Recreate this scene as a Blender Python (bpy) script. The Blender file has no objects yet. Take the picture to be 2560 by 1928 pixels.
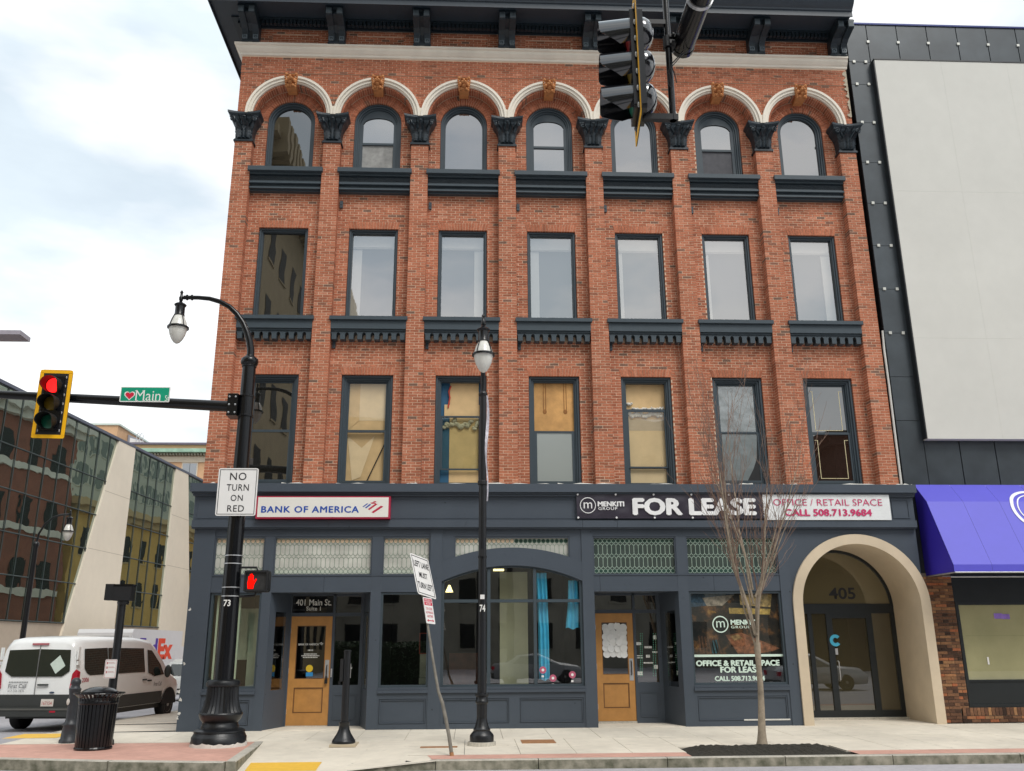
import bpy, math, random
from mathutils import Vector, Matrix
from math import sin, cos, pi, radians, sqrt, atan2
random.seed(7)
scene = bpy.context.scene
col = scene.collection

# ------------------------------------------------------------------ camera
CAM = Vector((6.117, -20.272, 1.681)); FPX = 2213.7
PITCH, YAW, ROLL = radians(16.3275), radians(2.6698), radians(-0.344)
FW = Vector((sin(YAW)*cos(PITCH), cos(YAW)*cos(PITCH), sin(PITCH)))
_r = Vector((cos(YAW), -sin(YAW), 0)); _u = _r.cross(FW)
RT = cos(ROLL)*_r + sin(ROLL)*_u; UP = -sin(ROLL)*_r + cos(ROLL)*_u
cam = bpy.data.cameras.new('camera'); cam.sensor_width = 36; cam.sensor_fit = 'HORIZONTAL'
cam.lens = FPX/2560*36; cam.clip_start = .05; cam.clip_end = 2000
camo = bpy.data.objects.new('camera', cam); col.objects.link(camo)
camo.matrix_world = Matrix(((RT.x, UP.x, -FW.x, CAM.x), (RT.y, UP.y, -FW.y, CAM.y), (RT.z, UP.z, -FW.z, CAM.z), (0, 0, 0, 1)))
scene.camera = camo

# ------------------------------------------------------------------ sky, sun, exposure
SUN_EL, SUN_AZ = radians(52), radians(150)          # azimuth clockwise from +Y
world = bpy.data.worlds.new('World'); scene.world = world; world.use_nodes = True
wn, wl = world.node_tree.nodes, world.node_tree.links
for n in list(wn): wn.remove(n)
out = wn.new('ShaderNodeOutputWorld'); bg = wn.new('ShaderNodeBackground'); bg.inputs[1].default_value = .1
sky = wn.new('ShaderNodeTexSky'); sky.sky_type = 'NISHITA'; sky.sun_disc = False
sky.sun_elevation = SUN_EL; sky.sun_rotation = SUN_AZ; sky.dust_density = 2.0; sky.air_density = 1.0
tc = wn.new('ShaderNodeTexCoord'); mp = wn.new('ShaderNodeMapping'); mp.inputs['Scale'].default_value = (1.0, 1.0, 2.6)
mp.inputs['Location'].default_value = (.35, .1, .22)
nz = wn.new('ShaderNodeTexNoise'); nz.inputs['Scale'].default_value = 2.3; nz.inputs['Detail'].default_value = 6; nz.inputs['Roughness'].default_value = .55
rp = wn.new('ShaderNodeValToRGB'); rp.color_ramp.elements[0].position = .30; rp.color_ramp.elements[1].position = .56
rp.color_ramp.elements[0].color = (.72, .72, .72, 1); rp.color_ramp.elements[1].color = (1, 1, 1, 1)
nz2 = wn.new('ShaderNodeTexNoise'); nz2.inputs['Scale'].default_value = 3.4; nz2.inputs['Detail'].default_value = 5
rp2 = wn.new('ShaderNodeValToRGB'); rp2.color_ramp.elements[0].position = .40; rp2.color_ramp.elements[1].position = .60
rp2.color_ramp.elements[0].color = (6.5, 7.35, 7.95, 1); rp2.color_ramp.elements[1].color = (9.9, 9.95, 9.9, 1)
mx = wn.new('ShaderNodeMix'); mx.data_type = 'RGBA'
wl.new(tc.outputs['Generated'], mp.inputs[0]); wl.new(mp.outputs[0], nz.inputs[0]); wl.new(mp.outputs[0], nz2.inputs[0])
wl.new(nz.outputs[0], rp.inputs[0]); wl.new(nz2.outputs[0], rp2.inputs[0])
wl.new(rp.outputs[0], mx.inputs[0]); wl.new(sky.outputs[0], mx.inputs[6]); wl.new(rp2.outputs[0], mx.inputs[7])
wl.new(mx.outputs[2], bg.inputs[0]); wl.new(bg.outputs[0], out.inputs[0])
sun = bpy.data.lights.new('sun', 'SUN'); sun.energy = 1.5; sun.angle = radians(24); sun.color = (1, .965, .91)
suno = bpy.data.objects.new('sun', sun); col.objects.link(suno)
sd = Vector((sin(SUN_AZ)*cos(SUN_EL), cos(SUN_AZ)*cos(SUN_EL), sin(SUN_EL)))
suno.rotation_euler = sd.to_track_quat('Z', 'Y').to_euler(); suno.location = (0, -10, 40)
scene.view_settings.view_transform = 'Standard'; scene.view_settings.look = 'None'
scene.view_settings.gamma = 1; scene.view_settings.exposure = .42; scene.view_settings.use_curve_mapping = False
scene.render.engine = 'CYCLES'; scene.cycles.max_bounces = 6; scene.cycles.glossy_bounces = 4; scene.cycles.transparent_max_bounces = 8

# ------------------------------------------------------------------ pixel -> point helpers (photo pixels of the 2560 px frame)
def at(px, py, Y=None, Z=None, X=None):
    d = FW + RT*((px-1280)/FPX) - UP*((py-964)/FPX)
    if Y is not None: t = (Y-CAM.y)/d.y
    elif Z is not None: t = (Z-CAM.z)/d.z
    else: t = (X-CAM.x)/d.x
    return CAM + d*t
def zm(x0, y0, w=640):
    k = 2212/w
    return lambda zx, zy, **kw: at(x0+zx/k, y0+zy/k, **kw)

# ------------------------------------------------------------------ materials
MATS = {}
def mat(name, c, rough=.6, metal=0., var=.12, scale=3., bump=0., bscale=60., spec=.5, coat=0., var2=0., scale2=.6, emit=None, estr=0.):
    if name in MATS: return MATS[name]
    m = bpy.data.materials.new(name); m.use_nodes = True; n, l = m.node_tree.nodes, m.node_tree.links
    b = n['Principled BSDF']; b.inputs['Roughness'].default_value = rough; b.inputs['Metallic'].default_value = metal
    b.inputs['Specular IOR Level'].default_value = spec; b.inputs['Coat Weight'].default_value = coat
    g = n.new('ShaderNodeNewGeometry')
    if var > 0 or var2 > 0:
        t = n.new('ShaderNodeTexNoise'); t.inputs['Scale'].default_value = scale; t.inputs['Detail'].default_value = 6; t.inputs['Roughness'].default_value = .6
        l.new(g.outputs['Position'], t.inputs['Vector'])
        mr = n.new('ShaderNodeMapRange'); mr.inputs[1].default_value = .25; mr.inputs[2].default_value = .75
        mr.inputs[3].default_value = 1-var; mr.inputs[4].default_value = 1+var; l.new(t.outputs[0], mr.inputs[0])
        v = mr.outputs[0]
        if var2 > 0:
            t2 = n.new('ShaderNodeTexNoise'); t2.inputs['Scale'].default_value = scale2; t2.inputs['Detail'].default_value = 3
            l.new(g.outputs['Position'], t2.inputs['Vector'])
            m2 = n.new('ShaderNodeMapRange'); m2.inputs[1].default_value = .3; m2.inputs[2].default_value = .7
            m2.inputs[3].default_value = 1-var2; m2.inputs[4].default_value = 1+var2; l.new(t2.outputs[0], m2.inputs[0])
            mm = n.new('ShaderNodeMath'); mm.operation = 'MULTIPLY'; l.new(v, mm.inputs[0]); l.new(m2.outputs[0], mm.inputs[1]); v = mm.outputs[0]
        vm = n.new('ShaderNodeVectorMath'); vm.operation = 'SCALE'; vm.inputs[0].default_value = c; l.new(v, vm.inputs['Scale'])
        l.new(vm.outputs[0], b.inputs['Base Color'])
    else:
        b.inputs['Base Color'].default_value = (*c, 1)
    if bump > 0:
        t3 = n.new('ShaderNodeTexNoise'); t3.inputs['Scale'].default_value = bscale; t3.inputs['Detail'].default_value = 4
        l.new(g.outputs['Position'], t3.inputs['Vector'])
        bp = n.new('ShaderNodeBump'); bp.inputs['Strength'].default_value = bump; bp.inputs['Distance'].default_value = .02
        l.new(t3.outputs[0], bp.inputs['Height']); l.new(bp.outputs[0], b.inputs['Normal'])
    if emit:
        b.inputs['Emission Color'].default_value = (*emit, 1); b.inputs['Emission Strength'].default_value = estr
    MATS[name] = m; return m

def glass(name, refl, behind=None, tint=(.6, .65, .62), wave=0., wscale=1.2, rough=.01, refcol=(1, 1, 1)):
    """pane: a mirror coat over either an opaque dark room colour (behind) or see-through tinted glass"""
    if name in MATS: return MATS[name]
    m = bpy.data.materials.new(name); m.use_nodes = True; n, l = m.node_tree.nodes, m.node_tree.links
    for x in list(n): n.remove(x)
    o = n.new('ShaderNodeOutputMaterial'); mix = n.new('ShaderNodeMixShader'); gl = n.new('ShaderNodeBsdfGlossy')
    gl.inputs['Roughness'].default_value = rough; gl.inputs['Color'].default_value = (*refcol, 1)
    if behind is not None:
        bk = n.new('ShaderNodeBsdfDiffuse'); bk.inputs['Color'].default_value = (*behind, 1)
    else:
        bk = n.new('ShaderNodeBsdfTransparent'); bk.inputs['Color'].default_value = (*tint, 1)
    fr = n.new('ShaderNodeLayerWeight'); fr.inputs['Blend'].default_value = .5
    pw = n.new('ShaderNodeMath'); pw.operation = 'POWER'; pw.inputs[1].default_value = 5; l.new(fr.outputs['Facing'], pw.inputs[0])
    mr = n.new('ShaderNodeMapRange'); mr.inputs[1].default_value = 0; mr.inputs[2].default_value = 1; mr.inputs[3].default_value = refl; mr.inputs[4].default_value = 1
    l.new(pw.outputs[0], mr.inputs[0]); l.new(mr.outputs[0], mix.inputs[0]); l.new(bk.outputs[0], mix.inputs[1]); l.new(gl.outputs[0], mix.inputs[2])
    if wave > 0:
        g = n.new('ShaderNodeNewGeometry'); t = n.new('ShaderNodeTexNoise'); t.inputs['Scale'].default_value = wscale; t.inputs['Detail'].default_value = 1.5
        l.new(g.outputs['Position'], t.inputs['Vector']); bp = n.new('ShaderNodeBump'); bp.inputs['Strength'].default_value = wave; bp.inputs['Distance'].default_value = .05
        l.new(t.outputs[0], bp.inputs['Height']); l.new(bp.outputs[0], gl.inputs['Normal'])
    l.new(mix.outputs[0], o.inputs[0]); MATS[name] = m; return m

def brickmat(name, stops, rough=.85, dirt=.0):
    m = bpy.data.materials.new(name); m.use_nodes = True; n, l = m.node_tree.nodes, m.node_tree.links
    b = n['Principled BSDF']; b.inputs['Roughness'].default_value = rough; b.inputs['Specular IOR Level'].default_value = .25
    a = n.new('ShaderNodeAttribute'); a.attribute_name = 'tone'
    r = n.new('ShaderNodeValToRGB'); r.color_ramp.interpolation = 'LINEAR'
    els = r.color_ramp.elements
    while len(els) < len(stops): els.new(.5)
    for e, (p, c) in zip(els, stops): e.position = p; e.color = (*c, 1)
    l.new(a.outputs['Fac'], r.inputs[0])
    g = n.new('ShaderNodeNewGeometry')
    t = n.new('ShaderNodeTexNoise'); t.inputs['Scale'].default_value = 22; t.inputs['Detail'].default_value = 4; l.new(g.outputs['Position'], t.inputs['Vector'])
    t2 = n.new('ShaderNodeTexNoise'); t2.inputs['Scale'].default_value = 1.0; t2.inputs['Detail'].default_value = 6
    mp_ = n.new('ShaderNodeMapping'); mp_.inputs['Scale'].default_value = (1.3, 1.3, .32); l.new(g.outputs['Position'], mp_.inputs[0]); l.new(mp_.outputs[0], t2.inputs['Vector'])
    m1 = n.new('ShaderNodeMapRange'); m1.inputs[1].default_value = .3; m1.inputs[2].default_value = .7; m1.inputs[3].default_value = .8; m1.inputs[4].default_value = 1.2; l.new(t.outputs[0], m1.inputs[0])
    m2 = n.new('ShaderNodeMapRange'); m2.inputs[1].default_value = .3; m2.inputs[2].default_value = .7; m2.inputs[3].default_value = .82; m2.inputs[4].default_value = 1.13; l.new(t2.outputs[0], m2.inputs[0])
    mm = n.new('ShaderNodeMath'); mm.operation = 'MULTIPLY'; l.new(m1.outputs[0], mm.inputs[0]); l.new(m2.outputs[0], mm.inputs[1])
    vm = n.new('ShaderNodeVectorMath'); vm.operation = 'SCALE'; l.new(r.outputs[0], vm.inputs[0]); l.new(mm.outputs[0], vm.inputs['Scale'])
    l.new(vm.outputs[0], b.inputs['Base Color'])
    bp = n.new('ShaderNodeBump'); bp.inputs['Strength'].default_value = .35; bp.inputs['Distance'].default_value = .01; l.new(t.outputs[0], bp.inputs['Height']); l.new(bp.outputs[0], b.inputs['Normal'])
    MATS[name] = m; return m

BRICK = brickmat('red_brick', [(0, (.17, .105, .075)), (.06, (.22, .115, .08)), (.14, (.30, .106, .058)), (.42, (.405, .140, .076)), (.72, (.47, .172, .096)), (1, (.54, .238, .15))])
BROWNBRICK = brickmat('brown_brick', [(0, (.05, .03, .022)), (.3, (.13, .065, .04)), (.6, (.22, .11, .06)), (.85, (.36, .19, .09)), (1, (.38, .13, .06))])
MORTAR = mat('mortar', (.70, .51, .37), .95, var=.15, scale=5, bump=.3, bscale=80)
MORTARD = mat('grey_mortar', (.17, .14, .11), .95, var=.15, scale=5)
SLATE = mat('slate_paint', (.064, .079, .100), .48, spec=.32, var=.05, scale=2.5, bump=.05, bscale=5, var2=.06, scale2=.7)
SLATEW = mat('slate_sheet', (.064, .079, .100), .42, spec=.32, var=.05, scale=2.5, bump=.22, bscale=2.6, var2=.06)
NAVY = mat('navy_ironwork', (.017, .027, .036), .4, spec=.4, var=.12, scale=8, bump=.15, bscale=30)
NAVYC = mat('navy_carved', (.019, .029, .038), .33, spec=.5, var=.12, scale=8, bump=.6, bscale=34)
TRIM = mat('blue_grey_trim', (.049, .067, .081), .48, spec=.35, var=.07, scale=4, bump=.06, bscale=20)
CREAM = mat('cream_stone', (.76, .70, .60), .7, var=.07, scale=2.5, bump=.1, bscale=25, var2=.06)
TERRA = mat('terracotta', (.55, .235, .085), .75, var=.25, scale=9, bump=.3, bscale=40)
STUCCO = mat('tan_stucco', (.58, .48, .35), .85, var=.06, scale=3, bump=.15, bscale=90, var2=.08, scale2=.8)
BLACK = mat('black_gloss_paint', (.005, .0055, .007), .22, var=.15, scale=6, spec=.38)
BLACKM = mat('black_matt', (.006, .0065, .008), .55, var=.15, scale=6)
BLACKP = mat('black_post_paint', (.006, .007, .009), .36, var=.3, scale=12, bump=.12, bscale=60)
WHITE = mat('white_sign_sheet', (.80, .79, .77), .4, var=.03, scale=3)
STEEL = mat('galvanised_steel', (.55, .56, .57), .4, metal=.7, var=.15, scale=14)
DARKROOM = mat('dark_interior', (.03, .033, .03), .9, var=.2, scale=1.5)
CONC = mat('pale_concrete', (.67, .61, .51), .9, var=.09, scale=3.5, bump=.12, bscale=120, var2=.12, scale2=.55)
def stains(m, scale=5.5, lo=.60, dark=.62):
    n, l = m.node_tree.nodes, m.node_tree.links; b = n['Principled BSDF']; src = b.inputs['Base Color'].links[0].from_socket
    g = n.new('ShaderNodeNewGeometry'); t = n.new('ShaderNodeTexNoise'); t.inputs['Scale'].default_value = scale; t.inputs['Detail'].default_value = 8; t.inputs['Roughness'].default_value = .7; l.new(g.outputs['Position'], t.inputs['Vector'])
    r = n.new('ShaderNodeMapRange'); r.inputs[1].default_value = lo; r.inputs[2].default_value = lo+.12; r.inputs[3].default_value = 1; r.inputs[4].default_value = dark; l.new(t.outputs[0], r.inputs[0])
    v = n.new('ShaderNodeTexVoronoi'); v.inputs['Scale'].default_value = 2.6; l.new(g.outputs['Position'], v.inputs['Vector'])
    r2 = n.new('ShaderNodeMapRange'); r2.inputs[1].default_value = .035; r2.inputs[2].default_value = .06; r2.inputs[3].default_value = .5; r2.inputs[4].default_value = 1; l.new(v.outputs['Distance'], r2.inputs[0])
    mm = n.new('ShaderNodeMath'); mm.operation = 'MULTIPLY'; l.new(r.outputs[0], mm.inputs[0]); l.new(r2.outputs[0], mm.inputs[1])
    vm = n.new('ShaderNodeVectorMath'); vm.operation = 'SCALE'; l.new(src, vm.inputs[0]); l.new(mm.outputs[0], vm.inputs['Scale']); l.new(vm.outputs[0], b.inputs['Base Color'])
stains(CONC, 2.2, .58, .80); stains(SLATE, 6.0, .62, .80); stains(SLATEW, 6.0, .62, .80)
GRANITE = mat('granite_kerb', (.46, .43, .37), .8, var=.25, scale=26, bump=.3, bscale=45, var2=.16, scale2=2.5)
GRANITEF = mat('granite_rough_face', (.25, .235, .18), .9, var=.35, scale=11, bump=.6, bscale=30, var2=.2, scale2=3)
PAVER = mat('red_brick_paving', (.56, .315, .25), .9, var=.12, scale=7, bump=.2, bscale=70, var2=.1, scale2=1.2)
ASPHALT = mat('worn_asphalt', (.40, .39, .41), .9, var=.12, scale=9, bump=.3, bscale=160, var2=.12, scale2=.4)
YELLOW = mat('yellow_tactile', (.78, .47, .055), .7, var=.1, scale=9)
WOOD = mat('varnished_oak', (.47, .225, .06), .38, var=.16, scale=5, bump=.1, bscale=30, coat=.2)
SHAD = mat('lead_grey', (.03, .034, .04), .6, var=.1)

# ------------------------------------------------------------------ mesh builder
class MB:
    def __init__(s): s.v = []; s.f = []; s.t = []
    def add(s, vs, fs, tone=None):
        b = len(s.v); s.v += [tuple(v) for v in vs]; s.f += [tuple(b+i for i in f) for f in fs]; s.t += [tone]*len(fs); return s
    def box(s, x0, x1, y0, y1, z0, z1, tone=None, nb=False):
        v = [(x0,y0,z0),(x1,y0,z0),(x1,y1,z0),(x0,y1,z0),(x0,y0,z1),(x1,y0,z1),(x1,y1,z1),(x0,y1,z1)]
        f = [(0,1,5,4),(1,2,6,5),(3,0,4,7),(4,5,6,7),(3,2,1,0)]
        if not nb: f.append((2,3,7,6))
        return s.add(v, f, tone)
    def brick(s, xl0, xr0, xl1, xr1, z0, z1, yf, yb, tone):
        v = [(xl0,yf,z0),(xr0,yf,z0),(xr0,yb,z0),(xl0,yb,z0),(xl1,yf,z1),(xr1,yf,z1),(xr1,yb,z1),(xl1,yb,z1)]
        return s.add(v, [(0,1,5,4),(1,2,6,5),(3,0,4,7),(4,5,6,7),(3,2,1,0)], tone)
    def poly(s, pts, tone=None): return s.add(pts, [tuple(range(len(pts)))], tone)
    def prism_y(s, pts, y0, y1, cap=True):          # (x,z) outline counter-clockwise seen from -Y
        n = len(pts); v = [(x,y0,z) for x,z in pts]+[(x,y1,z) for x,z in pts]
        f = [(i,(i+n),((i+1)%n)+n,(i+1)%n) for i in range(n)]
        f.append(tuple(range(n)))
        if cap: f.append(tuple(range(2*n-1, n-1, -1)))
        return s.add(v, f)
    def prism_x(s, pts, x0, x1):                    # (y,z) outline
        n = len(pts); v = [(x0,y,z) for y,z in pts]+[(x1,y,z) for y,z in pts]
        f = [(i,(i+1)%n,((i+1)%n)+n,i+n) for i in range(n)]+[tuple(range(n-1,-1,-1)), tuple(range(n,2*n))]
        return s.add(v, f)
    def prism_z(s, pts, z0, z1):
        n = len(pts); v = [(x,y,z0) for x,y in pts]+[(x,y,z1) for x,y in pts]
        f = [(i,(i+1)%n,((i+1)%n)+n,i+n) for i in range(n)]+[tuple(range(n-1,-1,-1)), tuple(range(n,2*n))]
        return s.add(v, f)
    def lathe(s, prof, c=(0,0,0), n=20, flute=0, fl=0., frng=None):   # prof (r,z) bottom to top
        v = []; f = []
        for r, z in prof:
            for k in range(n):
                a = 2*pi*k/n; rr = r
                if flute and (frng is None or frng[0] <= z <= frng[1]): rr = r*(1-fl*(k % 2))
                v.append((c[0]+rr*cos(a), c[1]+rr*sin(a), c[2]+z))
        m = len(prof)
        for i in range(m-1):
            for k in range(n): f.append((i*n+k, i*n+(k+1)%n, (i+1)*n+(k+1)%n, (i+1)*n+k))
        f.append(tuple(range(n-1,-1,-1))); f.append(tuple((m-1)*n+k for k in range(n)))
        return s.add(v, f)
    def tube(s, path, rad, n=10, caps=True):
        path = [Vector(p) for p in path]; m = len(path)
        if not hasattr(rad, '__len__'): rad = [rad]*m
        t0 = (path[1]-path[0]).normalized(); a = Vector((0,0,1)) if abs(t0.z) < .9 else Vector((1,0,0))
        u = t0.cross(a).normalized(); v = []; f = []
        for i in range(m):
            t = (path[min(i+1,m-1)]-path[max(i-1,0)]).normalized()
            u = (u - t*u.dot(t)).normalized(); w = t.cross(u)
            for k in range(n):
                an = 2*pi*k/n; v.append(path[i]+(u*cos(an)+w*sin(an))*rad[i])
        for i in range(m-1):
            for k in range(n): f.append((i*n+k, i*n+(k+1)%n, (i+1)*n+(k+1)%n, (i+1)*n+k))
        if caps: f.append(tuple(range(n-1,-1,-1))); f.append(tuple((m-1)*n+k for k in range(n)))
        return s.add(v, f)
    def sphere(s, c, r, n=12, m=8):
        if not hasattr(r, '__len__'): r = (r,r,r)
        v = []; f = []
        for i in range(1, m):
            th = pi*i/m
            for k in range(n): v.append((c[0]+r[0]*sin(th)*cos(2*pi*k/n), c[1]+r[1]*sin(th)*sin(2*pi*k/n), c[2]+r[2]*cos(th)))
        top = len(v); v.append((c[0],c[1],c[2]+r[2])); v.append((c[0],c[1],c[2]-r[2]))
        for i in range(m-2):
            for k in range(n): f.append((i*n+k, (i+1)*n+k, (i+1)*n+(k+1)%n, i*n+(k+1)%n))
        for k in range(n): f.append((top, k, (k+1)%n)); f.append((top+1, (m-2)*n+(k+1)%n, (m-2)*n+k))
        return s.add(v, f)
    def ring(s, x0, x1, z0, z1, w, y0, y1, wb=None):    # rectangular frame in XZ
        wb = w if wb is None else wb
        s.box(x0, x0+w, y0, y1, z0, z1); s.box(x1-w, x1, y0, y1, z0, z1)
        s.box(x0+w, x1-w, y0, y1, z1-w, z1)
        if wb > 0: s.box(x0+w, x1-w, y0, y1, z0, z0+wb)
        return s
    def archring(s, cx, zs, ro, ri, zb, y0, y1, n=24, legs=True, a0=0., a1=pi):   # arch band, front face y0
        o = []; i = []
        if legs: o.append((cx+ro, zb)); i.append((cx+ri, zb))
        for k in range(n+1):
            a = a0+(a1-a0)*k/n; o.append((cx+ro*cos(a), zs+ro*sin(a))); i.append((cx+ri*cos(a), zs+ri*sin(a)))
        if legs: o.append((cx-ro, zb)); i.append((cx-ri, zb))
        m = len(o); v = [(x,y0,z) for x,z in o]+[(x,y0,z) for x,z in i]+[(x,y1,z) for x,z in o]+[(x,y1,z) for x,z in i]; f = []
        for k in range(m-1):
            f += [(k, k+1, m+k+1, m+k), (m+k, m+k+1, 3*m+k+1, 3*m+k), (k+1, k, 2*m+k, 2*m+k+1)]
        f += [(0, m, 3*m, 2*m), (m-1, 2*m+m-1, 3*m+m-1, m+m-1)]
        return s.add(v, f)
    def archface(s, cx, zs, r, zb, y, n=24):
        pts = [(cx-r,y,zb),(cx+r,y,zb)]+[(cx+r*cos(pi*k/n), y, zs+r*sin(pi*k/n)) for k in range(n+1)]
        return s.poly(pts)

def mkmesh(mb, mt, smooth=False, origin=(0,0,0)):
    me = bpy.data.meshes.new('m'); ox, oy, oz = origin
    me.from_pydata([(x-ox, y-oy, z-oz) for x, y, z in mb.v], [], mb.f)
    me.materials.append(mt)
    if any(t is not None for t in mb.t):
        a = me.attributes.new('tone', 'FLOAT', 'FACE'); a.data.foreach_set('value', [t if t is not None else .5 for t in mb.t])
    if smooth: me.polygons.foreach_set('use_smooth', [True]*len(me.polygons))
    me.update(); return me
def smooth_by_angle(me, ang=40):
    me.polygons.foreach_set('use_smooth', [True]*len(me.polygons))
    try: me.set_sharp_from_angle(angle=radians(ang))
    except Exception: pass

ORG = {}
def org(o):
    while o.parent: o = o.parent
    return ORG.get(o.name, (0,0,0))
def thing(name, label, cat, loc=(0,0,0), group=None):
    o = bpy.data.objects.new(name, None); col.objects.link(o); o.location = loc; o.empty_display_size = .2
    o['label'] = label; o['category'] = cat; ORG[o.name] = tuple(loc)
    if group: o['group'] = group
    return o
def part(name, mb, mt, parent=None, smooth=False, loc=None, stuff=False, label=None, local=False):
    """verts of mb are world coordinates unless local"""
    og = (0,0,0) if (parent is None or local) else org(parent)
    me = mb if isinstance(mb, bpy.types.Mesh) else mkmesh(mb, mt, False, og)
    if smooth and not isinstance(mb, bpy.types.Mesh): smooth_by_angle(me, 45)
    me.name = name
    o = bpy.data.objects.new(name, me); col.objects.link(o)
    if parent: o.parent = parent
    if loc is not None: o.location = [loc[i]-og[i] for i in range(3)] if parent and not local else loc
    if stuff: o['kind'] = 'stuff'
    if label: o['label'] = label
    return o
def tag(o, label, cat, group=None):
    o['label'] = label; o['category'] = cat
    if group: o['group'] = group
    return o
def struct(name, mb, mt, parent=None, smooth=False):
    o = part(name, mb, mt, parent, smooth)
    if parent is None: o['kind'] = 'structure'
    return o
def copy_tree(o, parent=None):
    c = o.copy(); col.objects.link(c); c.parent = parent
    for ch in o.children: copy_tree(ch, c)
    return c

def text(parent, s, x0, x1, z0, z1, y, mt, bold=0., fat=0., name='lettering', local=False, extr=0., xform=None, keep=False, spacing=1.):
    cu = bpy.data.curves.new('t', 'FONT'); cu.body = s; cu.size = 1; cu.offset = bold; cu.resolution_u = 3; cu.space_character = spacing
    to = bpy.data.objects.new('t', cu); col.objects.link(to)
    dg = bpy.context.evaluated_depsgraph_get()
    me = bpy.data.meshes.new_from_object(to.evaluated_get(dg)); bpy.data.objects.remove(to); bpy.data.curves.remove(cu)
    xs = [v.co.x for v in me.vertices]; ys = [v.co.y for v in me.vertices]
    ax, bx, ay, by = min(xs), max(xs), min(ys), max(ys)
    og = (0,0,0) if local else org(parent)
    for v in me.vertices:
        X = x0+(v.co.x-ax)/(bx-ax)*(x1-x0); Z = z0+(v.co.y-ay)/(by-ay)*(z1-z0); P = Vector((X, y, Z))
        if xform: P = xform @ P
        v.co = (P.x-og[0], P.y-og[1], P.z-og[2])
    if fat > 0:
        vs = [v.co.copy() for v in me.vertices]; fs = [tuple(p.vertices) for p in me.polygons]; V = []; F_ = []
        for q, (dx, dz) in enumerate(((-1, 0), (1, 0), (0, 1), (0, -1), (0, 0))):
            b_ = len(V); V += [(v.x+dx*fat, v.y-q*.0003, v.z+dz*fat*.7) for v in vs]; F_ += [tuple(i+b_ for i in f) for f in fs]
        me = bpy.data.meshes.new('t'); me.from_pydata(V, [], F_)
    me.materials.clear(); me.materials.append(mt)
    o = bpy.data.objects.new(name, me); col.objects.link(o); o.parent = parent
    return o
def textpx(parent, s, Zf, zx0, zx1, zy0, zy1, Y, mt, bold=0., **kw):
    """lettering fitted to a box read off the photograph on the plane Y"""
    a = Zf(zx0, (zy0+zy1)/2, Y=Y); b = Zf(zx1, (zy0+zy1)/2, Y=Y); t = Zf((zx0+zx1)/2, zy0, Y=Y); u = Zf((zx0+zx1)/2, zy1, Y=Y)
    return text(parent, s, a.x, b.x, u.z, t.z, Y, mt, bold, **kw)
# ================================================================== THE SETTING
def zs(y): return y*.01                                   # sidewalk cross fall
def roadz(y): return -.2 if y <= 3 else max(-.2-.02*(y-3), -1.34)
def kerbmat():
    m = mat('kerb_stone', (.46, .43, .37), .85, var=.2, scale=26, bump=.35, bscale=40, var2=.15, scale2=2.5)
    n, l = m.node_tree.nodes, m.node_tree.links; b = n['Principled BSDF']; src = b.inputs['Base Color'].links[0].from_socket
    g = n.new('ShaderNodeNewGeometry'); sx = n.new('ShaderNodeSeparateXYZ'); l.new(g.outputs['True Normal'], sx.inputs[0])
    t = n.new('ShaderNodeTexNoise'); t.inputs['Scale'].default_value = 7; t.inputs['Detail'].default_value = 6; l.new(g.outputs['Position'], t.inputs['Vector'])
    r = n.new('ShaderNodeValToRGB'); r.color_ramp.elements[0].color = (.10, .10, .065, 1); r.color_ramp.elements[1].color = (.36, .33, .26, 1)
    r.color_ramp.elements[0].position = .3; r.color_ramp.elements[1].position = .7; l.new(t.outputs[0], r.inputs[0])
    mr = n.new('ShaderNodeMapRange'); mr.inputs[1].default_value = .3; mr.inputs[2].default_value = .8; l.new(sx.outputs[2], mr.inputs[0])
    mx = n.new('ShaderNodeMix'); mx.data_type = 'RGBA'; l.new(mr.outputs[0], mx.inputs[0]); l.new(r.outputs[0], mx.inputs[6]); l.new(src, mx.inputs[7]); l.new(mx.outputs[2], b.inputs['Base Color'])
    return m
KERB = kerbmat()
g = MB(); ys = [-400, -40, -5, 3, 20, 40, 60, 500]; xs = [-400, -15, 0, 30, 400]
for y in ys:
    for x in xs: g.v.append((x, y, roadz(y)))
for j in range(len(ys)-1):
    for i in range(len(xs)-1): a = j*len(xs)+i; g.f.append((a, a+1, a+1+len(xs), a+len(xs))); g.t.append(None)
struct('road', g, ASPHALT)
# sidewalk: bedding sheet, slabs, ramps
g = MB()
def sheet(pts, th=.25): g.prism_z([(x, y) for x, y in pts], -.45, -.03)
g.add([(-2.6,-.0,-.03),(-2.6,-2.2,-.05),(5.1,-2.2,-.05),(5.1,-5.1,-.08),(26,-5.1,-.08),(26,-.0,-.03)], [(0,1,2,5),(2,3,4,5)])
side = struct('sidewalk', g, SHAD)
def slabmesh(w, l, j=.008, th=.12):
    m = MB(); w2 = w-j
    m.add([(0,0,0),(w2,0,0),(w2,-(l-j),zs(-(l-j))),(0,-(l-j),zs(-(l-j))),(0,0,-th),(w2,0,-th),(w2,-(l-j),-th),(0,-(l-j),-th)],
          [(3,2,1,0),(4,5,6,7),(3,0,4,7)[::-1],(1,2,6,5)[::-1],(2,3,7,6)[::-1]])
    for i, fc in enumerate(m.f): m.f[i] = fc
    return mkmesh(m, CONC)
def slab_run(x0, x1, ya, yb, w=.93):
    me = slabmesh(w, ya-yb); x = x0; k = 0
    while x < x1-.01:
        ww = min(w, x1-x); mm = me if abs(ww-w) < 1e-3 else slabmesh(ww, ya-yb)
        part('slab', mm, None, side, loc=(x, ya, zs(ya)+random.uniform(-.001, .001)), local=True); x += ww
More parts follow.
